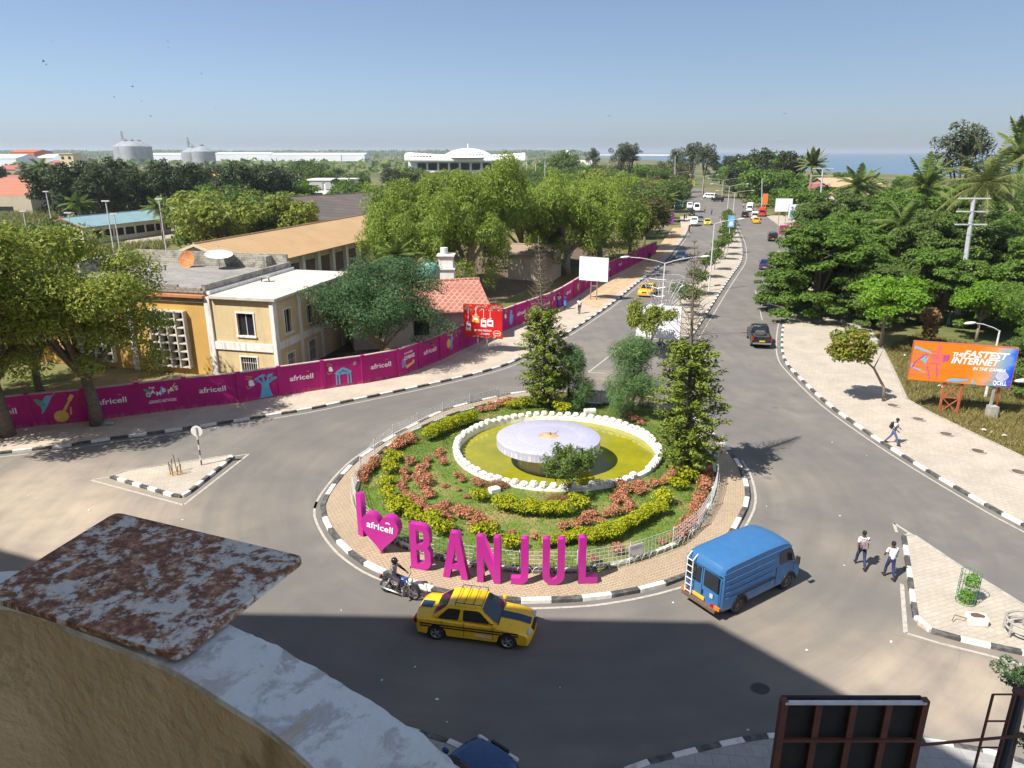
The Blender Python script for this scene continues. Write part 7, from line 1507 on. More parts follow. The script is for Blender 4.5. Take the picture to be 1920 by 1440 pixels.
def sedan(nm, lab, pos, hd, pnt, L=4.5, W=1.72, H=1.42, group=None, style='alloy', suv=False, detail=True, cat='car'):
    t = thing(nm, lab, cat, (pos[0], pos[1], 0.), hd, group); hw = W/2; h = L/2; k = H/1.42; zb = .22*k if not suv else .32; R = .31 if not suv else .36; wx = L*.3
    zc = .92*k if not suv else 1.02*k*.95
    ap = lambda xc: [(x, z+(R-.31)) for x, z in arch_pts(xc, R+.055, zb)]
    prof = [(h-.06, zb), (h, zb+.16), (h-.02, zb+.38), (h-.12, zc-.2), (h-.55, zc-.1), (h*.42, zc-.02)]+[(-h*.6 if not suv else -h*.9, zc+.03), (-h*.9, zc+.01), (-h+.05, zc-.06), (-h, zc-.35), (-h+.05, zb+.02)]+[(-wx-R-.1, zb)]+ap(-wx)[::-1]+[(-wx+R+.1, zb), (wx-R-.1, zb)]+ap(wx)[::-1]+[(wx+R+.1, zb)]
    o = body_shell(prof, hw).build('body', pnt, t); fixn(o)
    if suv: cabin(t, -h*.94, h*.42, -h*.86, h*.16, zc-.02, H, hw-.05, hw-.17, pnt, (.34, .66))
    else: cabin(t, -h*.70, h*.44, -h*.40, h*.13, zc-.02, H, hw-.05, hw-.22, pnt, (.44,))
    for sx in (-1, 1):
        for sy in (-1, 1): add_wheel(t, sx*wx, sy*(hw-.11), R, .2, style)
        m = MB(); m.box((sx*wx, 0, R+.1), (R*1.9, W-.34, R*1.2)); m.build('wheel_well', blackp, t)
    lights(t, L, hw-.03, zc-.24, zc-.2)
    m = MB(); m.box((h-.03, 0, zc-.27), (.08, .62, .13)); m.build('grille', blackp, t)
    for s in (-1, 1): m = MB(); m.box((h-.06 if s > 0 else -h+.06, 0, zb+.25), (.14, .5, .11)); m.build('number_plate', plate_y, t)
    for s in (-1, 1): m = MB(); m.box((h*.4, s*(hw+.08), zc+.06), (.13, .2, .13)); o = m.build('mirror', pnt, t); bevel(o, .03)
    return t
yel = paint('taxi', (.80, .47, .008), .22, .12); navy = pm('navy_stripe', (.012, .045, .09), (.02, .055, .1), 3, .35)
# ---- the yellow taxi in the foreground
wr, wf_ = G(820, 1199), G(950, 1216); cvec = (wf_-wr).normalized(); hd = math.atan2(cvec.y, cvec.x); side = Vector((-cvec.y, cvec.x, 0)); ctr = (wr+wf_)/2+side*.8
tx = sedan('taxi', 'yellow taxi with dark stripes and a roof rack in front of the letters', ctr, hd, yel, 4.5, 1.72, 1.42, cat='taxi')
for z in (.70, .60):
    for s in (-1, 1): m = MB(); m.box((-.1, s*.862, z), (3.7, .012, .055)); m.build('stripe', pm('stripe_black', (.02, .02, .022)), tx)
hp2 = [(2.1, .728), (1.7, .822), (1.3, .865), (.98, .902)]; m = MB(); m.add([v for x, z in hp2 for v in ((x, -.2, z+.012), (x, .2, z+.012))], [(2*i, 2*i+1, 2*i+3, 2*i+2) for i in range(3)]); m.build('bonnet_stripe', navy, tx)
m = MB(); m.add([(-1.66, -.2, .962), (-1.66, .2, .962), (-2.12, .2, .945), (-2.12, -.2, .945)], [(0, 1, 2, 3)]); m.build('boot_stripe', navy, tx)
m = MB(); m.box((.98, 0, .915), (.03, 1.4, .03)); m.build('cowl_seal', blackp, tx)
for s in (-1, 1):
    for x in (-.28, -1.12, .82): m = MB(); m.box((x, s*.863, .62), (.012, .01, .6)); m.build('door_gap', blackp, tx)
    for x in (-.16, -1.0): m = MB(); m.box((x, s*.875, .78), (.16, .03, .035)); m.build('door_handle', yel, tx)
o = ob('lettering', text_mesh('lettering', '9488743', .15, ink['white'], .01, .003, width=.62), tx); xf(o, frame((.45, -.868, .40), (1, 0, 0))); 
rk_ = ob('roof_rack', None, tx); rk_.location = (-.15, 0, 1.42)
for s in (-1, 1):
    m = MB(); m.tube([(-.5, s*.56, .0), (-.5, s*.58, .13), (.5, s*.58, .13), (.5, s*.56, .0)], .014, 5); m.build('rail', blackp, rk_)
for x in (-.5, -.17, .17, .5): m = MB(); m.tube([(x, -.58, .1), (x, .58, .1)], .013, 5); m.build('bar', blackp, rk_)
# ---- blue panel van
wr, wf_ = G(1383, 1150), G(1474, 1104); cvec = (wf_-wr).normalized(); wb_ = (wf_-wr).length; hd = math.atan2(cvec.y, cvec.x); side = Vector((-cvec.y, cvec.x, 0)); mid = (wr+wf_)/2+side*.93
vb = paint('van_blue', (.035, .135, .31), .42, .6); vn = thing('blue_van', 'blue high-roofed panel van with a white rear ladder by the roundabout', 'van', (mid.x, mid.y, 0), hd)
hb2 = wb_/2; xr, xf_ = -hb2-1.15, hb2+.85; R = .36
ap = lambda xc: [(xc+(R+.09)*math.cos(math.pi*k/9), max(.42, R+.02+(R+.09)*math.sin(math.pi*k/9))) for k in range(10)]
prof = [(xf_-.08, .42), (xf_, .6), (xf_-.02, 1.05), (xf_-.22, 1.22), (xf_-.42, 1.34), (xf_-.85, 2.18), (xf_-1.0, 2.32), (xf_-1.4, 2.42), (0, 2.46), (xr+.5, 2.44), (xr+.15, 2.38), (xr+.03, 2.2), (xr, 1.5), (xr, .5), (xr+.06, .42)]+[(-hb2-R-.13, .42)]+ap(-hb2)[::-1]+[(-hb2+R+.13, .42), (hb2-R-.13, .42)]+ap(hb2)[::-1]+[(hb2+R+.13, .42)]
HWv = .98
o = body_shell(prof, HWv, .08, .1, .05, lambda z: 1 if z < 1.2 else 1-.085*((z-1.2)/1.26)**1.6).build('body', vb, vn); fixn(o, 32)
tw_ = lambda z: HWv*(1 if z < 1.2 else 1-.085*((z-1.2)/1.26)**1.6)
for s in (-1, 1): m = MB(); m.bar((xr+.1, s*(tw_(2.06)+.0), 2.06), (xf_-.85, s*(tw_(2.06)+.0), 2.06), .03, .045); m.build('gutter', vb, vn)
m = MB(); m.bar((xr-.012, -.86, 2.06), (xr-.012, .86, 2.06), .03, .04); m.build('gutter', vb, vn)
for s in (-.47, .41):
    m = MB(); m.box((xr-.006, s+.03, 1.6), (.02, .72, .72)); o = m.build('rear_window', glass_c, vn); bevel(o, .05)
    o.scale = (1, 1, 1)
m = MB(); m.box((xr-.004, 0, 1.25), (.012, .025, 1.55)); m.build('door_gap', blackp, vn)
for s in (-1, 1): m = MB(); m.box((xr-.004, s*.86, 1.2), (.012, .02, 1.5)); m.build('door_gap', blackp, vn)
m = MB(); m.box((xr-.01, -.5, .98), (.02, .16, .18)); m.build('door_badge', pm('badge_grey', (.5, .5, .48)), vn); m = MB(); m.box((xr-.02, -.06, .95), (.05, .05, .2)); m.build('door_handle', blackp, vn)
ld = ob('ladder', None, vn); wl = pm('ladder_white', (.75, .75, .75))
for s in (.42, .72): m = MB(); m.tube([(xr+.12, s, 2.32), (xr-.12, s, 2.15), (xr-.14, s, .62)], .022, 6); m.build('rail', wl, ld)
for k in range(6): z = .7+k*.28; m = MB(); m.tube([(xr-.135, .42, z), (xr-.135, .72, z)], .018, 6); m.build('rung', wl, ld)
m = MB(); m.box((xr-.08, 0, .5), (.2, 1.7, .12)); m.build('bumper', pm('rusty_bumper', (.16, .10, .07), (.1, .07, .055), 5, .8), vn); m = MB(); m.box((xr-.03, .1, .68), (.05, .6, .13)); m.build('number_plate', plate_y, vn)
for s in (-1, 1): 
    m = MB(); m.box((xr-.03, s*.84, .62), (.08, .26, .14)); m.build('tail_light', amber, vn); m = MB(); m.box((xr-.035, s*.62, .62), (.07, .16, .13)); m.build('tail_light', tail_m, vn)
for s in (-1, 1):
    c0 = xf_-.62; zw0, zw1 = 1.36, 2.0
    a = [(xf_-1.65, s*(tw_(zw0)-.0), zw0), (c0+.12, s*(tw_(zw0)), zw0), (c0-.2, s*(tw_(zw1)), zw1), (xf_-1.65, s*(tw_(zw1)), zw1)]
    if s > 0: a = [a[1], a[0], a[3], a[2]]
    glass_on(vn, 'side_window', a, .06, .94, .06, .94, off=.012)
    for x in (xf_-1.75, xf_-.62): m = MB(); m.box((x, s*(HWv+.002), .95), (.015, .012, .85)); m.build('door_gap', blackp, vn)
    for z in (1.75, 1.5, 1.25, 1.0): m = MB(); m.bar((xr+.25, s*(tw_(z)+.004), z), (xf_-1.95, s*(tw_(z)+.004), z), .025, .035); m.build('side_rib', vb, vn)
    m = MB(); m.bar((-hb2-.2, s*(HWv+.012), .92), (.55, s*(HWv+.012), .92), .03, .07); m.build('slide_rail', blackp, vn)
    for xc in (-hb2, hb2):
        m = MB(); m.tube([(xc+(R+.09)*math.cos(math.pi*k/10), s*(HWv-.01), R+.02+(R+.09)*math.sin(math.pi*k/10)) for k in range(11)], .04, 5); m.build('wheel_arch', blackp, vn); add_wheel(vn, xc, s*(HWv-.16), R, .22, 'steel')
        m = MB(); m.box((xc, 0, R+.12), (R*2, 1.5, R*1.3)); 
        if s > 0: m.build('wheel_well', blackp, vn)
    m = MB(); m.box((xf_-.7, s*(HWv+.2), 1.45), (.08, .16, .32)); o = m.build('mirror', blackp, vn); m = MB(); m.tube([(xf_-.7, s*HWv, 1.35), (xf_-.7, s*(HWv+.2), 1.35)], .02, 5); m.build('mirror_arm', blackp, vn); m = MB(); m.box((xf_-.05, s*.62, .92), (.1, .3, .26)); m.build('headlight', lamp_m, vn)
glass_on(vn, 'windscreen', [(xf_-.42, -.86, 1.36), (xf_-.42, .86, 1.36), (xf_-.85, .8, 2.16), (xf_-.85, -.8, 2.16)], .04, .96, .04, .94, off=.02)
m = MB(); m.box((.35, -HWv-.006, .78), (.05, .03, .09)); m.build('filler_cap', pm('cap_tan', (.5, .4, .3)), vn)
# ---- dark blue car leaving the hotel
fr_ = G(884, 1440, .9); hd = math.radians(52); sedan('blue_car', 'dark blue car cut by the bottom edge below the taxi', fr_-Vector((math.cos(hd), math.sin(hd), 0))*.95, hd, paint('deep_blue', (.012, .05, .14), .2, .1))
# ---- traffic on the avenue
def tangent(x, y):
    i = min(range(1, len(ML)-1), key=lambda i: (ML[i][0]-x)**2+(ML[i][1]-y)**2); return math.atan2(ML[i+1][1]-ML[i-1][1], ML[i+1][0]-ML[i-1][0])
blk = paint('black', (.012, .012, .013), .2, .3); wht = paint('white', (.72, .72, .70), .3, .2); gry = paint('grey', (.16, .17, .18), .25, .2); blu = paint('blue2', (.03, .06, .13), .25, .2); redp = paint('red', (.5, .05, .03), .3, .2); slv = paint('silver', (.42, .44, .46), .25, .2); taxi2 = paint('taxi2', (.82, .42, .01), .25, .15); lemon = paint('lemon', (.75, .66, .02), .25, .1)
def minibus(nm, lab, pos, hd, pnt, L=5.0, W=1.8, H=2.1):
    t = thing(nm, lab, 'minibus', (pos[0], pos[1], 0), hd); h = L/2; R = .34; wx = L*.29; ap = lambda xc: [(xc+(R+.06)*math.cos(math.pi*k/7), max(.34, R+(R+.06)*math.sin(math.pi*k/7))) for k in range(8)]
    prof = [(h-.05, .34), (h, .6), (h-.08, 1.05), (h-.5, 1.45), (h-1.0, H-.1), (h-1.3, H), (-h+.3, H), (-h+.05, H-.15), (-h, 1.2), (-h+.03, .36), (-wx-R-.1, .34)]+ap(-wx)[::-1]+[(-wx+R+.1, .34), (wx-R-.1, .34)]+ap(wx)[::-1]+[(wx+R+.1, .34)]
    tb = lambda z: 1 if z < 1.1 else 1-.1*((z-1.1)/1.0)
    fixn(body_shell(prof, W/2, .1, .05, .05, tb).build('body', pnt, t))
    for s in (-1, 1):
        for a, b in ((-h+.35, -.55), (-.45, .5), (.6, h-1.05)): m = MB(); m.add([(a, s*(W/2*tb(1.2)+.01), 1.2), (b, s*(W/2*tb(1.2)+.01), 1.2), (b-.1, s*(W/2*tb(1.75)+.01), 1.75), (a, s*(W/2*tb(1.75)+.01), 1.75)], [(0, 1, 2, 3)]); m.build('side_window', glass_c, t)
        for sx in (-1, 1): add_wheel(t, sx*wx, s*(W/2-.12), R, .2, 'steel')
    glass_on(t, 'windscreen', [(h-.5, -.74, 1.45), (h-.5, .74, 1.45), (h-1.0, .68, H-.1), (h-1.0, -.68, H-.1)], .03, .97, .03, .92, off=.03); m = MB(); m.box((-h+.0, 0, 1.5), (.04, 1.4, .55)); m.build('rear_window', glass_c, t); lights(t, L, W/2, .85, 1.0); m = MB(); m.box((h-.04, 0, .55), (.1, 1.5, .16)); m.build('bumper', blackp, t); return t
def along(px, py, away): p = G(px, py); return p, tangent(p.x, p.y)+(0 if away else math.pi)
p, h_ = along(1214, 552, False); sedan('taxi', 'orange-yellow taxi coming up behind the wire-wrapped street lamp', p, h_, taxi2, cat='taxi')
p, h_ = along(1277, 487, False); sedan('oncoming_car', 'dark blue oncoming car in the shade by the left kerb', p, h_, blu)
p, h_ = along(1326, 421, False); sedan('taxi', 'lemon yellow taxi on the far left carriageway', p, h_, lemon, cat='taxi')
p, h_ = along(1301, 423, False); minibus('minibus', 'white minibus stopped at the far left kerb', p, h_, wht)
p, h_ = along(1313, 415, False); sedan('oncoming_car', 'grey car beside the stopped white minibus', p, h_, gry)
p = G(1297, 405); sedan('parked_car', 'black off-roader waiting by the far left kerb', p, h_, blk, 4.5, 1.8, 1.75, suv=True); p = G(1306, 397); minibus('minibus', 'tall white van in the far queue', p, h_, wht, 5.6, 2.0, 2.6); p = G(1293, 392); minibus('minibus', 'white van at the back of the far queue', p, h_, wht); p = G(1284, 388); sedan('parked_car', 'silver car at the far left junction', p, h_, slv)
p = G(1270, 392); minibus('truck', 'blue lorry parked by the trees at the far left junction', p, h_, paint('truck_blue', (.03, .12, .3)), 6, 2.2, 2.7)
p, h_ = along(1448, 451, True); sedan('departing_car', 'black off-roader driving away on the far right carriageway', p, h_, blk, 4.5, 1.85, 1.75, suv=True); p, h_ = along(1397, 407, True); sedan('departing_car', 'black car at the far mouth of the right carriageway', p, h_, blk, 4.5, 1.8, 1.65, suv=True)
p, h_ = along(1417, 418, True); sedan('taxi', 'orange-yellow taxi driving away at the far right', p, h_, taxi2, cat='taxi'); p, h_ = along(1415, 411, True); minibus('minibus', 'white van just ahead of the far orange taxi', p, h_, wht); p, h_ = along(1429, 405, True); minibus('truck', 'red and yellow lorry at the far right kerb', p, h_, redp, 5.5, 2.1, 2.5); p, h_ = along(1406, 396, True); minibus('minibus', 'big white van at the far junction', p, h_, wht, 5.5, 2.1, 2.6)
p = G(1463, 487); sedan('parked_car', 'silver car half hidden by the overhanging tree', p, tangent(p.x, p.y), slv); p = G(1434, 503); sedan('parked_car', 'dark blue car beside the overhanging branch', p, tangent(p.x, p.y), paint('navy_car', (.02, .03, .12))); p = G(1345, 378); sedan('parked_car', 'black car parked beyond the far bend', p, 2.5, blk, suv=True, H=1.7, W=1.8); p = G(1330, 372); minibus('minibus', 'white van parked beyond the far bend', p, 2.5, wht)
# black pickup
p, h_ = along(1432, 650, True); h_ = math.atan2(*(Vector((G(1441, 600).x-G(1424, 672).x, G(1441, 600).y-G(1424, 672).y))[::-1])) if False else math.radians(78)
pk_ = thing('pickup', 'black pickup truck driving away on the right carriageway', 'pickup', (p.x, p.y+1.6, 0), h_); L, W, H = 5.1, 1.8, 1.75; h = L/2; R = .37; wx = 1.5; zb = .4
ap = lambda xc: [(xc+(R+.07)*math.cos(math.pi*k/8), max(zb, R+(R+.07)*math.sin(math.pi*k/8))) for k in range(9)]
prof = [(h-.05, zb), (h, .62), (h-.05, .98), (1.25, 1.1), (-.9, 1.12), (-h+.05, 1.12), (-h, .9), (-h+.04, zb), (-wx-R-.12, zb)]+ap(-wx)[::-1]+[(-wx+R+.12, zb), (wx-R-.12, zb)]+ap(wx)[::-1]+[(wx+R+.12, zb)]
fixn(body_shell(prof, W/2, .08, .03, .04).build('body', blk, pk_)); cabin(pk_, -.85, 1.2, -.65, .5, 1.09, H, W/2-.05, W/2-.2, blk, (.48,))
m = MB(); m.box((-1.68, 0, 1.125), (1.45, 1.46, .02)); m.build('bed', pm('bed_dark', (.03, .03, .032), (.07, .065, .06), 4, .8), pk_)
for s in (-1, 1):
    for sx in (-1, 1): add_wheel(pk_, sx*wx, s*(W/2-.12), R, .24, 'alloy')
    m = MB(); m.box((-h-.0, s*.8, .95), (.06, .14, .3)); m.build('tail_light', tail_m, pk_); m = MB(); m.tube([(-.95, s*.7, 1.12), (-1.0, s*.66, 1.7)], .035, 6); m.build('roll_bar', blackp, pk_)
m = MB(); m.box((-1.6, .1, 1.3), (.9, .9, .35)); o = m.build('load', pm('load_dark', (.05, .045, .04), (.11, .1, .09), 3, .9), pk_); bevel(o, .08); m = MB(); m.box((-h-.05, 0, .55), (.12, 1.6, .15)); m.build('bumper', chrome, pk_); m = MB(); m.box((-h-.02, 0, .75), (.04, .5, .12)); m.build('number_plate', plate_y, pk_)
# ================================================================ PEOPLE, MOTORCYCLE, SMALL THINGS
skin_d = pm('skin_dark', (.095, .05, .032), (.075, .04, .026), 9, .55, local=True); cl_white = pm('cloth_white', (.74, .75, .78), (.62, .63, .66), 6, .9, local=True); cl_navy = pm('cloth_navy', (.02, .028, .09), (.03, .04, .11), 6, .9, local=True); cl_black = pm('cloth_black', (.015, .015, .017), (.03, .03, .03), 6, .85, local=True); cl_jean = pm('cloth_denim', (.06, .10, .19), (.09, .14, .24), 6, .9, local=True); cl_blue = pm('cloth_blue', (.05, .11, .36), (.07, .14, .42), 6, .9, local=True); hair_b = pm('hair_black', (.012, .011, .011), (.02, .018, .017), 12, .9, local=True); shoe_b = pm('shoe_black', (.02, .018, .017)); cl_sky = pm('cloth_sky', (.10, .30, .55), (.13, .35, .6), 5, .9, local=True)
def skin_mesh(nm, J, E, mat, root=0, sub=1):
    """grow one continuous surface round a jointed skeleton"""
    me = bpy.data.meshes.new(nm); me.from_pydata([j[0] for j in J], E, []); o = bpy.data.objects.new('tmp_skin', me); C.objects.link(o)
    md = o.modifiers.new('s', 'SKIN'); md.use_smooth_shade = True
    for i, j in enumerate(J): d = me.skin_vertices[0].data[i]; d.radius = (j[1], j[2] if len(j) > 2 else j[1]); d.use_root = (i == root)
    if sub: s = o.modifiers.new('u', 'SUBSURF'); s.levels = sub; s.render_levels = sub
    dg = bpy.context.evaluated_depsgraph_get(); res = bpy.data.meshes.new_from_object(o.evaluated_get(dg)); res.name = nm
    bpy.data.objects.remove(o); bpy.data.meshes.remove(me); res.materials.clear(); res.materials.append(mat)
    res.polygons.foreach_set('use_smooth', [True]*len(res.polygons)); return res
POSE = {}
def joints(stride=.28, armswing=.25, lean=.03, sit=False, h=1.72, armL=None, armR=None):
    k = h/1.72; j = {}
    j['pel'] = (0, 0, .94); j['wai'] = (.0+lean*.3, 0, 1.08); j['che'] = (lean*.8, 0, 1.30); j['nec'] = (lean*1.2, 0, 1.46); j['hd0'] = (lean*1.4+.01, 0, 1.54); j['hd1'] = (lean*1.5+.02, 0, 1.62); j['hd2'] = (lean*1.5+.01, 0, 1.69)
    for s, n in ((1, 'L'), (-1, 'R')):
        f = stride*s; j['hip'+n] = (0, s*.09, .90)
        if sit: j['kne'+n] = (.42, s*.17, .82); j['ank'+n] = (.28, s*.17, .42); j['toe'+n] = (.44, s*.17, .36)
        else: j['kne'+n] = (f*.55+.05, s*.095, .50); j['ank'+n] = (f-(.06 if f < 0 else 0), s*.095, .085 if f >= 0 else .14); j['toe'+n] = (f+.15-(.05 if f < 0 else 0), s*.1, .035)
        j['sho'+n] = (lean, s*.175, 1.40); a = -f*armswing/.28
        el, wr_ = ((lean+a*.5-.02, s*.225, 1.13), (lean+a+.06, s*.23, .90))
        ov = armL if s > 0 else armR
        if ov: el, wr_ = ov
        j['elb'+n] = el; j['wri'+n] = wr_
        d = (Vector(wr_)-Vector(el)).normalized(); w = Vector(wr_); j['pal'+n] = tuple(w+d*.07); up = Vector((d.z, 0, -d.x)); up = up if up.length > .1 else Vector((1, 0, 0)); up.normalize(); 
        for q, off, ln in (('f1', .028, .075), ('f2', .010, .085), ('f3', -.010, .08), ('f4', -.027, .062)): j[q+n] = tuple(w+d*(.085+ln)+up*off+Vector((0, -s*.018, 0)))
        j['th'+n] = tuple(w+d*.065+up*.055+Vector((0, -s*.02, 0)))
    return {a: tuple(x*k for x in b) for a, b in j.items()}
RAD = dict(pel=(.115, .15), wai=(.10, .135), che=(.115, .165), nec=(.052, .055), hd0=(.075, .07), hd1=(.10, .085), hd2=(.085, .075), hip=(.085, .09), kne=(.055,), ank=(.038,), toe=(.032, .04), sho=(.06,), elb=(.041,), wri=(.029,), pal=(.026, .038), f1=(.0095,), f2=(.0095,), f3=(.0095,), f4=(.009,), th=(.011,))
def rad(n, add=0, mul=1.): r = RAD[n.rstrip('LR') if n[:-1] in RAD else n] if n not in RAD else RAD[n]; return tuple((x+add)*mul for x in r)
def seg_mesh(nm, J, chain, mat, add, ends=None, sub=1):
    names = []; E = []
    for a, b in chain:
        for x in (a, b):
            if x not in names: names.append(x)
        E.append((names.index(a), names.index(b)))
    return skin_mesh(nm, [(J[n], *rad(n.split('_')[0], add)) for n in names], E, mat, 0, sub)
def person(lab, pos, hd, J, top, bottom, h=1.72, skirt=None, shoe=None, pack=None, bag=None, cap=None, group=None, parts=True, pid=None):
    t = thing('person', lab, 'person', pos, hd, group); k = h/1.72
    if pid in POSE: ms = POSE[pid]
    else:
        ch = [('pel', 'wai'), ('wai', 'che'), ('che', 'nec'), ('nec', 'hd0'), ('hd0', 'hd1'), ('hd1', 'hd2')]
        for n in 'LR': ch += [('pel', 'hip'+n), ('hip'+n, 'kne'+n), ('kne'+n, 'ank'+n), ('ank'+n, 'toe'+n), ('che', 'sho'+n), ('sho'+n, 'elb'+n), ('elb'+n, 'wri'+n), ('wri'+n, 'pal'+n)]+[('pal'+n, q+n) for q in ('f1', 'f2', 'f3', 'f4', 'th')]
        body = seg_mesh('body', J, ch, skin_d, 0)
        J2 = dict(J)
        for n in 'LR': J2['sle'+n] = tuple(Vector(J['sho'+n]).lerp(Vector(J['elb'+n]), .72)); J2['cuf'+n] = tuple(Vector(J['kne'+n]).lerp(Vector(J['ank'+n]), .88))
        J2['hem'] = tuple(Vector(J['pel'])+Vector((0, 0, -.04))); J2['col'] = tuple(Vector(J['che']).lerp(Vector(J['nec']), .78))
        RAD.update(sle=(.05,), hem=(.125, .155), col=(.07, .075), cuf=(.05,))
        ch = [('hem', 'wai'), ('wai', 'che'), ('che', 'col')]
        for n in 'LR': ch += [('che', 'sho'+n), ('sho'+n, 'sle'+n)]
        shirt = seg_mesh('shirt', J2, ch, cl_white, .014)
        ch = [('wai', 'pel')]
        for n in 'LR': ch += [('pel', 'hip'+n), ('hip'+n, 'kne'+n), ('kne'+n, 'cuf'+n)]
        trou = seg_mesh('trousers', J2, ch, cl_navy, .012)
        ch = []
        shoes = []
        for n in 'LR':
            sh = MB(); a, b = Vector(J['ank'+n]), Vector(J['toe'+n]); sh.tube([a+Vector((-.05, 0, -.04)), a.lerp(b, .5)+Vector((0, 0, -.01)), b+Vector((.03, 0, .005))], [.048, .052, .038], 8); shoes.append(sh.mesh('shoe', shoe_b, True))
        hm = MB(); c = Vector(J['hd1'])+Vector((-.012*k, 0, .03*k)); hm.ball(c, (.108*k, .092*k, .105*k), 12, 8); hv = [(x, y, z) for x, y, z in hm.v]
        hm.v = [(x-.02*k if z < c.z-.02 and x > c.x+.02 else x, y, max(z, c.z-.05*k)) for x, y, z in hv]; hair = hm.mesh('hair', hair_b, True)
        fm = MB(); c = Vector(J['hd1']); fm.ball(c+Vector((.1*k, 0, -.02*k)), (.02*k, .014*k, .022*k), 6, 5); nose = fm.mesh('nose', skin_d, True)
        fe = MB()
        for s in (-1, 1): fe.ball(c+Vector((.088*k, s*.032*k, .005*k)), .011*k, 6, 4)
        eyes = fe.mesh('eyes', pm('eye_white', (.6, .58, .55)), True); fr2 = MB()
        for s in (-1, 1): fr2.ball(c+Vector((-.005, s*.088*k, -.01)), (.02*k, .012*k, .03*k), 6, 5)
        ears = fr2.mesh('ears', skin_d, True); mo = MB(); mo.box(c+Vector((.088*k, 0, -.06*k)), (.015*k, .045*k, .012*k)); mouth = mo.mesh('mouth', pm('lip', (.11, .04, .035)))
        ms = (body, shirt, trou, shoes, hair, nose, eyes, ears, mouth, J)
        if pid: POSE[pid] = ms
    def put(me, nm, mat=None):
        o = ob(nm, me, t)
        if mat: o.data = me.copy() if o.data.materials[0] != mat else me; o.data.materials[0] = mat
        return o
    J = ms[9]
    b_ = put(ms[0], 'body'); put(ms[1], 'shirt', top)
    if bottom: put(ms[2], 'trousers', bottom)
    for s_ in ms[3]: put(s_, 'shoe', shoe)
    if not cap: put(ms[4], 'hair')
    for me, nm in zip(ms[5:9], ('nose', 'eyes', 'ears', 'mouth')): ob(nm, me, b_)
    if cap: cap(t, J)
    if skirt:
        p = Vector(J['pel']); m = MB(); m.lathe([(.14, .12), (.17, 0), (.21, -.2), (.25, -.42), (.26, -.46)], tuple(p), 18); m.v = [(p.x+(x-p.x)*(1+.06*math.sin(7*math.atan2(y-p.y, x-p.x))), p.y+(y-p.y)*(1+.06*math.sin(7*math.atan2(y-p.y, x-p.x))), z) for x, y, z in m.v]; m.build('skirt', skirt, t, True)
    if pack:
        p = Vector(J['che'])+Vector((-.2, 0, -.08)); m = MB(); m.box((0, 0, 0), (.2, .32, .46)); o = m.build('backpack', pack, t, loc=tuple(p)); bevel(o, .07, 3); o.rotation_euler = (0, .06, 0)
        m = MB(); m.box((-.11, 0, -.08), (.06, .24, .2)); o2 = m.build('pocket', pack, o); bevel(o2, .03)
        for s in (-1, 1): m = MB(); m.tube([Vector((.08, s*.11, .2)), Vector((.2, s*.12, .23)), Vector((.34, s*.12, .05)), Vector((.28, s*.13, -.14)), Vector((.1, s*.12, -.2))], .018, 5); m.build('strap', pack, o)
    if bag: bag(t, J)
    return t
# two schoolboys walking away
hdA = math.radians(95)
J1 = joints(.30, .26, .05); pat = NT('pack_pattern', .9, 0, .2); _v = pat.n('TexVoronoi'); _v.inputs['Scale'].default_value = 24; pat.put(_v.inputs['Vector'], pat.obj); pat.col(pat.ramp(_v.outputs['Distance'], [(0, (.35, .27, .27)), (.45, (.15, .10, .11)), (.7, (.4, .33, .32))])); pat = pat.m
p = G(1612, 1066); person('schoolboy in white shirt and navy trousers with a patterned backpack, left of the pair', (p.x+.05, p.y+.12, 0), math.radians(80), J1, cl_white, cl_navy, pack=pat, pid='walkA')
J2_ = joints(.20, .2, .04, armL=((.08, .27, 1.14), (.24, .2, 1.02)), armR=((.12, -.26, 1.15), (.28, -.05, 1.06)))
def shoulder_bag(t, J):
    p = Vector(J['pel']); m = MB(); m.box((0, 0, 0), (.14, .3, .34)); o = m.build('satchel', pm('bag_teal', (.02, .38, .5), (.03, .45, .55), 6, .7, local=True), t, loc=(p.x+.2, p.y-.16, p.z+.16)); bevel(o, .05); m = MB(); m.box((.0, 0, -.12), (.15, .31, .14)); o2 = m.build('flap', pm('bag_green', (.10, .42, .10), (.08, .35, .09), 5, .7, local=True), o); bevel(o2, .04); m = MB(); m.tube([(-.02, .0, .16), (-.14, .08, .34), (-.16, .1, .42)], .018, 5); m.build('strap', pm('bag_teal', (1, 1, 1)), o)
p = G(1669, 1088); person('schoolboy in white shirt and navy trousers carrying a teal and green bag', (p.x, p.y+.15, 0), math.radians(88), J2_, cl_white, cl_navy, bag=shoulder_bag, pid='walkB')
# man on the right pavement
p = G(1672, 833, PZ); J3 = joints(-.34, .2, .06, armL=((.06, .26, 1.16), (.26, .12, 1.1)), armR=((.04, -.26, 1.15), (.22, -.2, 1.0)))
person('man in white shirt and jeans with a dark backpack striding along the right pavement', (p.x, p.y, PZ), math.radians(-38), J3, cl_white, cl_jean, pack=cl_black, pid='walkC')
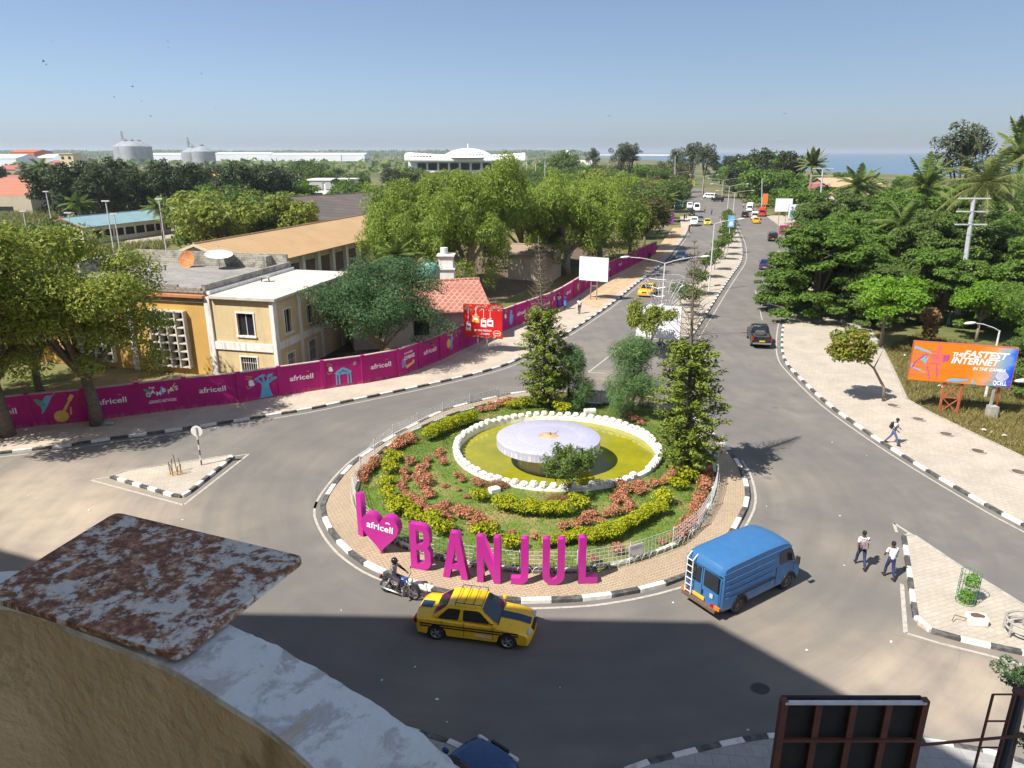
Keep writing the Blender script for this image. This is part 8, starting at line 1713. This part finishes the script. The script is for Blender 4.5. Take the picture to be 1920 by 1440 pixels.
# group on the left pavement
Js = joints(.06, .05, .0); POSE_S = 'stand'
p = G(1047, 579, PZ); person('pedestrian in white top and blue skirt by the wall, left of two', (p.x, p.y, PZ), math.radians(60), Js, cl_white, None, skirt=cl_blue, shoe=cl_white, pid=POSE_S)
p = G(1060, 580, PZ); person('pedestrian in dark top and blue skirt by the wall, right of two', (p.x, p.y, PZ), math.radians(60), Js, cl_navy, None, skirt=cl_blue, shoe=cl_white, pid=POSE_S)
p = G(1086, 588, PZ); person('man in white shirt and black trousers on the left pavement near the white billboard', (p.x, p.y, PZ), math.radians(-110), joints(.1, .1, 0, armR=((.1, -.24, 1.18), (.26, -.1, 1.25))), cl_white, cl_black, pid='standB')
for (px, py, top, bot, lab, z) in ((1217, 491, cl_black, cl_black, 'person in black walking on the shaded left pavement', PZ), (1230, 470, cl_sky, cl_navy, 'person in a pale blue top under the bronze tree', PZ), (1243, 434, cl_navy, cl_blue, 'person in dark blue near the purple banner', PZ), (1283, 414, cl_black, cl_black, 'person in black standing at the far left kerb', PZ), (1287, 413, cl_white, cl_navy, 'person in white standing at the far left kerb', PZ), (1321, 399, pm('cloth_lime', (.5, .55, .03)), cl_navy, 'person in a lime vest at the far junction', 0), (1334, 403, cl_blue, cl_navy, 'person in blue crossing at the far junction', 0), (1394, 391, cl_white, cl_black, 'person in white crossing by the far van', 0),
                                (1703, 603, cl_sky, cl_sky, 'person in sky blue under the right-hand trees, left of three', 0), (1741, 612, cl_sky, cl_sky, 'person in sky blue under the right-hand trees, middle of three', 0), (1777, 612, cl_sky, cl_sky, 'person in sky blue under the right-hand trees, right of three', 0)):
    p = G(px, py, z); person(lab, (p.x, p.y, z), random.uniform(0, 6.28), Js, top, bot, pid=POSE_S)
# ---- motorcycle and rider
b = G(757, 1118); e = G(800, 1108)
mhd = math.radians(-24); mc = thing('motorcycle', 'black motorcycle with blue tank riding beside the letters', 'motorcycle', (G(750, 1117).x, G(750, 1117).y, 0), mhd)
silv = pm('bike_metal', (.5, .5, .5), (.35, .35, .34), 6, .3, .7); tank_b = paint('bike_blue', (.03, .09, .3), .2, .1)
for x in (-.64, .64):
    w = ob('wheel', None, mc, (x, 0, .3)); w.rotation_euler = (math.pi/2, 0, 0)
    m = MB(); m.lathe([(.23, -.04), (.29, -.045), (.3, 0), (.29, .045), (.23, .04)], n=26); m.build('tyre', tyre_m, w, True); m = MB(); m.lathe([(.24, -.02), (.24, .02), (.2, .02), (.2, -.02), (.24, -.02)], n=24); m.build('rim', silv, w)
    m = MB(); m.cyl((0, 0, -.05), .05, .1, 10); m.build('hub', silv, w)
    for k in range(6): a = k*1.047; m = MB(); m.bar((.03*math.cos(a), .03*math.sin(a), 0), (.21*math.cos(a), .21*math.sin(a), 0), .022); m.build('spoke', silv, w)
def bp(nm, pts, r, mat, n=7): m = MB(); m.tube(pts, r, n); return m.build(nm, mat, mc, True)
for s in (-.1, .1): bp('fork', [(.64, s, .3), (.42, s, .88)], .025, silv)
bp('frame_tube', [(.42, 0, .82), (.1, 0, .7), (-.4, 0, .68)], .03, blackp); bp('frame_tube', [(.4, 0, .75), (.2, 0, .3), (-.2, 0, .28), (-.35, 0, .6)], .028, blackp)
for s in (-.11, .11): bp('swing_arm', [(-.18, s, .32), (-.64, s, .3)], .022, blackp); bp('shock', [(-.6, s, .34), (-.42, s, .68)], .03, silv)
m = MB(); m.ball((.17, 0, .80), (.27, .13, .13), 14, 8); m.build('tank', tank_b, mc, True)
m = MB(); m.box((-.32, 0, .80), (.75, .24, .1)); o = m.build('seat', pm('seat_black', (.02, .02, .02)), mc); bevel(o, .04, 3); o.rotation_euler = (0, .05, 0)
m = MB(); m.box((.08, 0, .42), (.34, .24, .3)); o = m.build('engine', silv, mc); bevel(o, .04)
bp('exhaust', [(.2, -.13, .35), (.05, -.15, .22), (-.5, -.16, .28), (-.85, -.17, .34)], .04, silv); bp('handlebar', [(.36, .36, .98), (.42, .18, 1.0), (.44, 0, .95), (.42, -.18, 1.0), (.36, -.36, .98)], .016, blackp)
m = MB(); m.ball((.56, 0, .86), (.1, .12, .12), 10, 7); m.build('headlight', lamp_m, mc, True); m = MB(); m.lathe([(.34, -.06), (.345, 0), (.34, .06)], n=12, a0=math.radians(10), a1=math.radians(130)); o = m.build('mudguard', blackp, mc); o.rotation_euler = (math.pi/2, 0, 0); o.location = (.64, 0, .3)
m = MB(); m.box((-.74, 0, .66), (.35, .16, .06)); o = m.build('mudguard', blackp, mc); m = MB(); m.box((-.88, 0, .72), (.06, .12, .08)); m.build('tail_light', tail_m, mc)
for s in (-1, 1): bp('mirror_stem', [(.4, s*.3, .98), (.34, s*.36, 1.2)], .008, blackp, 5); m = MB(); m.ball((.34, s*.36, 1.22), (.02, .06, .04), 8, 5); m.build('mirror', blackp, mc)
bp('rack', [(-.7, -.1, .88), (-.92, -.1, .9), (-.92, .1, .9), (-.7, .1, .88)], .014, silv, 5); m = MB(); m.box((.4, -.3, .5), (.03, .2, .42)); m.build('leg_guard', silv, mc)
Jr = joints(0, 0, .06, sit=True, armL=((.22, .27, 1.2), (.42, .3, 1.07)), armR=((.22, -.27, 1.2), (.42, -.3, 1.07)))
def helmet(t, J):
    c = Vector(J['hd1'])+Vector((-.005, 0, .01)); m = MB(); m.ball(c, (.145, .13, .145), 14, 10); m.build('helmet', paint('helmet_black', (.015, .015, .016), .12, 0), t, True); m = MB(); m.lathe([(.148, -.02), (.15, .05)], tuple(c), 10, -.7, .7); m.build('visor', glass_c, t, True)
rp_ = Vector((math.cos(mhd), math.sin(mhd), 0)); bpz = mc.location+rp_*-.28
rider = person('rider in black helmet and grey vest seated on the motorcycle', (bpz.x, bpz.y, -.03), mhd, Jr, pm('vest_grey', (.30, .29, .27), (.22, .21, .2), 7, .9, local=True), pm('trouser_plum', (.05, .035, .05)), cap=helmet, pid='rider')
sv = MB()
for n in 'LR':
    a, e_, w_ = Vector(Jr['sho'+n]), Vector(Jr['elb'+n]), Vector(Jr['wri'+n]); sv.tube([a.lerp(e_, .2), e_, e_.lerp(w_, .9)], [.062, .052, .042], 8, False)
ob('sleeves', sv.mesh('sleeves', pm('sleeve_plum', (.03, .02, .03)), True), rider)
# scooter far off
p = G(1292, 436); sct = thing('scooter', 'red motor scooter with rider on the far left carriageway', 'scooter', (p.x, p.y, 0), tangent(p.x, p.y)+math.pi)
for x in (-.6, .6): m = MB(); m.lathe([(.2, -.05), (.29, -.05), (.3, 0), (.29, .05), (.2, .05)], n=16); o = m.build('wheel', tyre_m, sct, True, (x, 0, .3)); o.rotation_euler = (math.pi/2, 0, 0)
m = MB(); m.box((0, 0, .55), (1.1, .3, .4)); o = m.build('body', redp, sct); bevel(o, .1, 3); m = MB(); m.tube([(.6, 0, .3), (.42, 0, 1.0)], .05, 7); m.build('fork', blackp, sct)
pr_ = Vector((p.x, p.y, -.03)); person('rider in dark red on the far scooter', tuple(pr_), tangent(p.x, p.y)+math.pi, Jr, pm('cloth_maroon', (.16, .03, .03)), cl_black, cap=helmet, pid='rider')
# ---- birds
bd = pm('bird_dark', (.03, .03, .032)); 
for k, (px, py) in enumerate(((98, 77), (82, 115), (86, 121), (290, 120), (248, 162), (283, 218), (378, 138), (1143, 217), (315, 78), (265, 190), (214, 182), (240, 50), (367, 247), (223, 40), (405, 202), (1471, 213), (317, 89))):
    c = Dp(px, py, 230); m = MB(); a = random.uniform(-.5, .5); s = random.uniform(.3, .55) if k not in (1, 4) else .75
    m.add([(0, -.3*s, 0), (.75*s, .1*s, .25*s), (1.3*s, .3*s, .1*s), (.7*s, .3*s, .2*s), (0, .4*s, 0), (-.7*s, .3*s, .2*s), (-1.3*s, .3*s, .1*s), (-.75*s, .1*s, .25*s)], [(0, 1, 2, 3, 4), (0, 4, 5, 6, 7)]); m.tube([(0, -.45*s, 0), (0, 0, -.03), (0, .6*s, 0)], [.04*s, .11*s, .05*s], 6)
    o = m.build('bird', bd, loc=tuple(c), rz=random.uniform(0, 6.28)); o.rotation_euler = (random.uniform(-.3, .3), a, random.uniform(0, 6.28)); tag(o, 'dark kite gliding %s' % ('in the left part of the sky' if px < 500 else 'low over the right of the domed hall' if px < 1300 else 'over the right-hand sea'), 'bird', 'kites in the sky')
# ---- litter, oil patch, verge scraps
lit = pm('paper_white', (.75, .74, .72), (.6, .58, .55), 9, .8); rr = random.Random(12)
L_ = [(716, 1276), (778, 1251), (838, 1355), (1050, 1290), (1402, 1370), (1262, 1131), (1583, 1061), (1670, 1204), (1575, 968), (1560, 830), (1625, 855), (1437, 950), (54, 930), (70, 936), (168, 957), (342, 975), (1690, 1340), (820, 1312), (640, 1145), (1513, 1220), (1460, 640), (1400, 600), (1120, 720)]
for (px, py) in L_:
    p = G(px, py); s = rr.uniform(.035, .085); m = MB(); n = 6; m.add([(s*math.cos(6.28*k/n)*rr.uniform(.6, 1.2), s*.7*math.sin(6.28*k/n)*rr.uniform(.6, 1.2), rr.uniform(.008, .05)) for k in range(n)]+[(0, 0, .05)], [(k, (k+1) % n, n) for k in range(n)]); tag(m.build('litter', lit, loc=(p.x, p.y, 0), rz=rr.uniform(0, 6)), 'small scrap of pale litter lying on the roadway', 'litter', 'litter on the road')
for k in range(26):
    x, y = rr.choice([(rr.uniform(1690, 1780), rr.uniform(650, 735)), (rr.uniform(1760, 1915), rr.uniform(800, 852))]); p = G(x, y)
    if not inpoly(p.x, p.y, vpoly): continue
    s = rr.uniform(.08, .22); m = MB(); n = 6; m.add([(s*math.cos(6.28*j/n)*rr.uniform(.6, 1.2), s*.7*math.sin(6.28*j/n)*rr.uniform(.6, 1.2), rr.uniform(.1, .2)) for j in range(n)]+[(0, 0, .25)], [(j, (j+1) % n, n) for j in range(n)]); tag(m.build('litter', lit, loc=(p.x, p.y, -.03)), 'scrap of pale litter in the dry grass verge', 'litter', 'litter on the verge')
m = MB(); m.sheet(blobpoly(G(1425, 1291)[:2], .33, .28, 0, 18, .06), .005); tag(m.build('tar_patch', pm('tar', (.06, .055, .05))), kind='structure')
p = G(203, 797, PZ); m = MB(); m.ball((0, 0, .1), (.4, .25, .18), 9, 6); m.v = [(x+rr.uniform(-.05, .05), y+rr.uniform(-.05, .05), max(0, z+rr.uniform(-.05, .05))) for x, y, z in m.v]; tag(m.build('rubbish_heap', pm('rag_grey', (.2, .18, .17), (.4, .36, .33), 7, .9), loc=tuple(p)), 'small heap of rags at the foot of the lacy pavement tree', 'rubbish')
# rubble and planks in the yard
for k, (px, py) in enumerate(((655, 660), (672, 652), (700, 672), (640, 672), (690, 655), (722, 662))):
    p = G(px, py+14); m = MB(); m.ball((0, 0, .15), (rr.uniform(.4, .8), rr.uniform(.3, .6), rr.uniform(.2, .35)), 7, 5); m.v = [(x+rr.uniform(-.12, .12), y+rr.uniform(-.12, .12), max(0, z+rr.uniform(-.1, .1))) for x, y, z in m.v]; tag(m.build('rubble', pm('rubble', (.2, .13, .1), (.34, .27, .22), 4, .95), loc=(p.x, p.y, -.02)), 'heap of brown rubble in the yard beside the yellow building', 'rubble', 'rubble in the yard')
# ferry out at sea
c = Dp(1390, 300, 1100); fy = thing('ferry', 'small white ferry on the sea above the far bend', 'boat', (c.x, 1100, 0)); m = MB(); m.prism([(-14, -4), (14, -4), (18, 0), (14, 4), (-14, 4)], -.005, 4, True); m.build('hull', wcol, fy); m = MB(); m.box((-2, 0, 6), (20, 6, 4)); m.build('deckhouse', wcol, fy); m = MB(); m.box((-4, 0, 9.2), (8, 4, 2.4)); m.build('bridge', wcol, fy); m = MB(); m.tube([(-4, 0, 10), (-4, 0, 15)], .3, 6); m.build('mast', wcol, fy)
c = Dp(1064, 300, 700); wt_ = thing('white_tower', 'slim white tower on the skyline right of the domed hall', 'tower', (c.x, 700, 0)); m = MB(); m.box((0, 0, 8), (4, 4, 16)); m.build('shaft', wcol, wt_); m = MB(); m.lathe([(2, 16), (2.4, 18), (0, 19)], n=12); m.build('cap', wcol, wt_); m = MB(); m.box((14, 4, 5), (20, 10, 10)); m.build('annex', wcol, wt_)
# ================================================================ AIR
m = MB(); m.box((0, 22700, 34), (61000, 46400, 70.2))
hz = m.build('haze', None); tag(hz, 'thin pale haze over the whole view', 'haze', kind='stuff'); hz.data.materials.clear()
hm = bpy.data.materials.new('haze_air'); hm.use_nodes = True; nt = hm.node_tree; nt.nodes.remove(nt.nodes['Principled BSDF'])
pv = nt.nodes.new('ShaderNodeVolumePrincipled'); pv.inputs['Color'].default_value = (.82, .9, .99, 1); pv.inputs['Density'].default_value = 1.3e-4; pv.inputs['Anisotropy'].default_value = .2
nt.links.new(pv.outputs[0], nt.nodes['Material Output'].inputs['Volume']); hz.data.materials.append(hm)
# ================================================================ LABELS: tell look-alikes apart by their order across the view
_by = {}
for o in C.objects:
    if o.parent is None and o.get('label') and o.get('kind') != 'stuff': _by.setdefault(o['label'], []).append(o)
def _px(o):
    p = o.location; return p.x/(p.y*_c-(p.z-CAMZ)*_s)
def _ord(n): return '%d%s' % (n, 'th' if 10 <= n % 100 <= 20 else {1: 'st', 2: 'nd', 3: 'rd'}.get(n % 10, 'th'))
for lab, os_ in _by.items():
    if len(os_) > 1:
        for i, o in enumerate(sorted(os_, key=_px)):
            o['label'] = lab+(', leftmost' if i == 0 else ', rightmost' if i == len(os_)-1 else ', %s from the left' % _ord(i+1))
            if not o.get('group'): o['group'] = lab
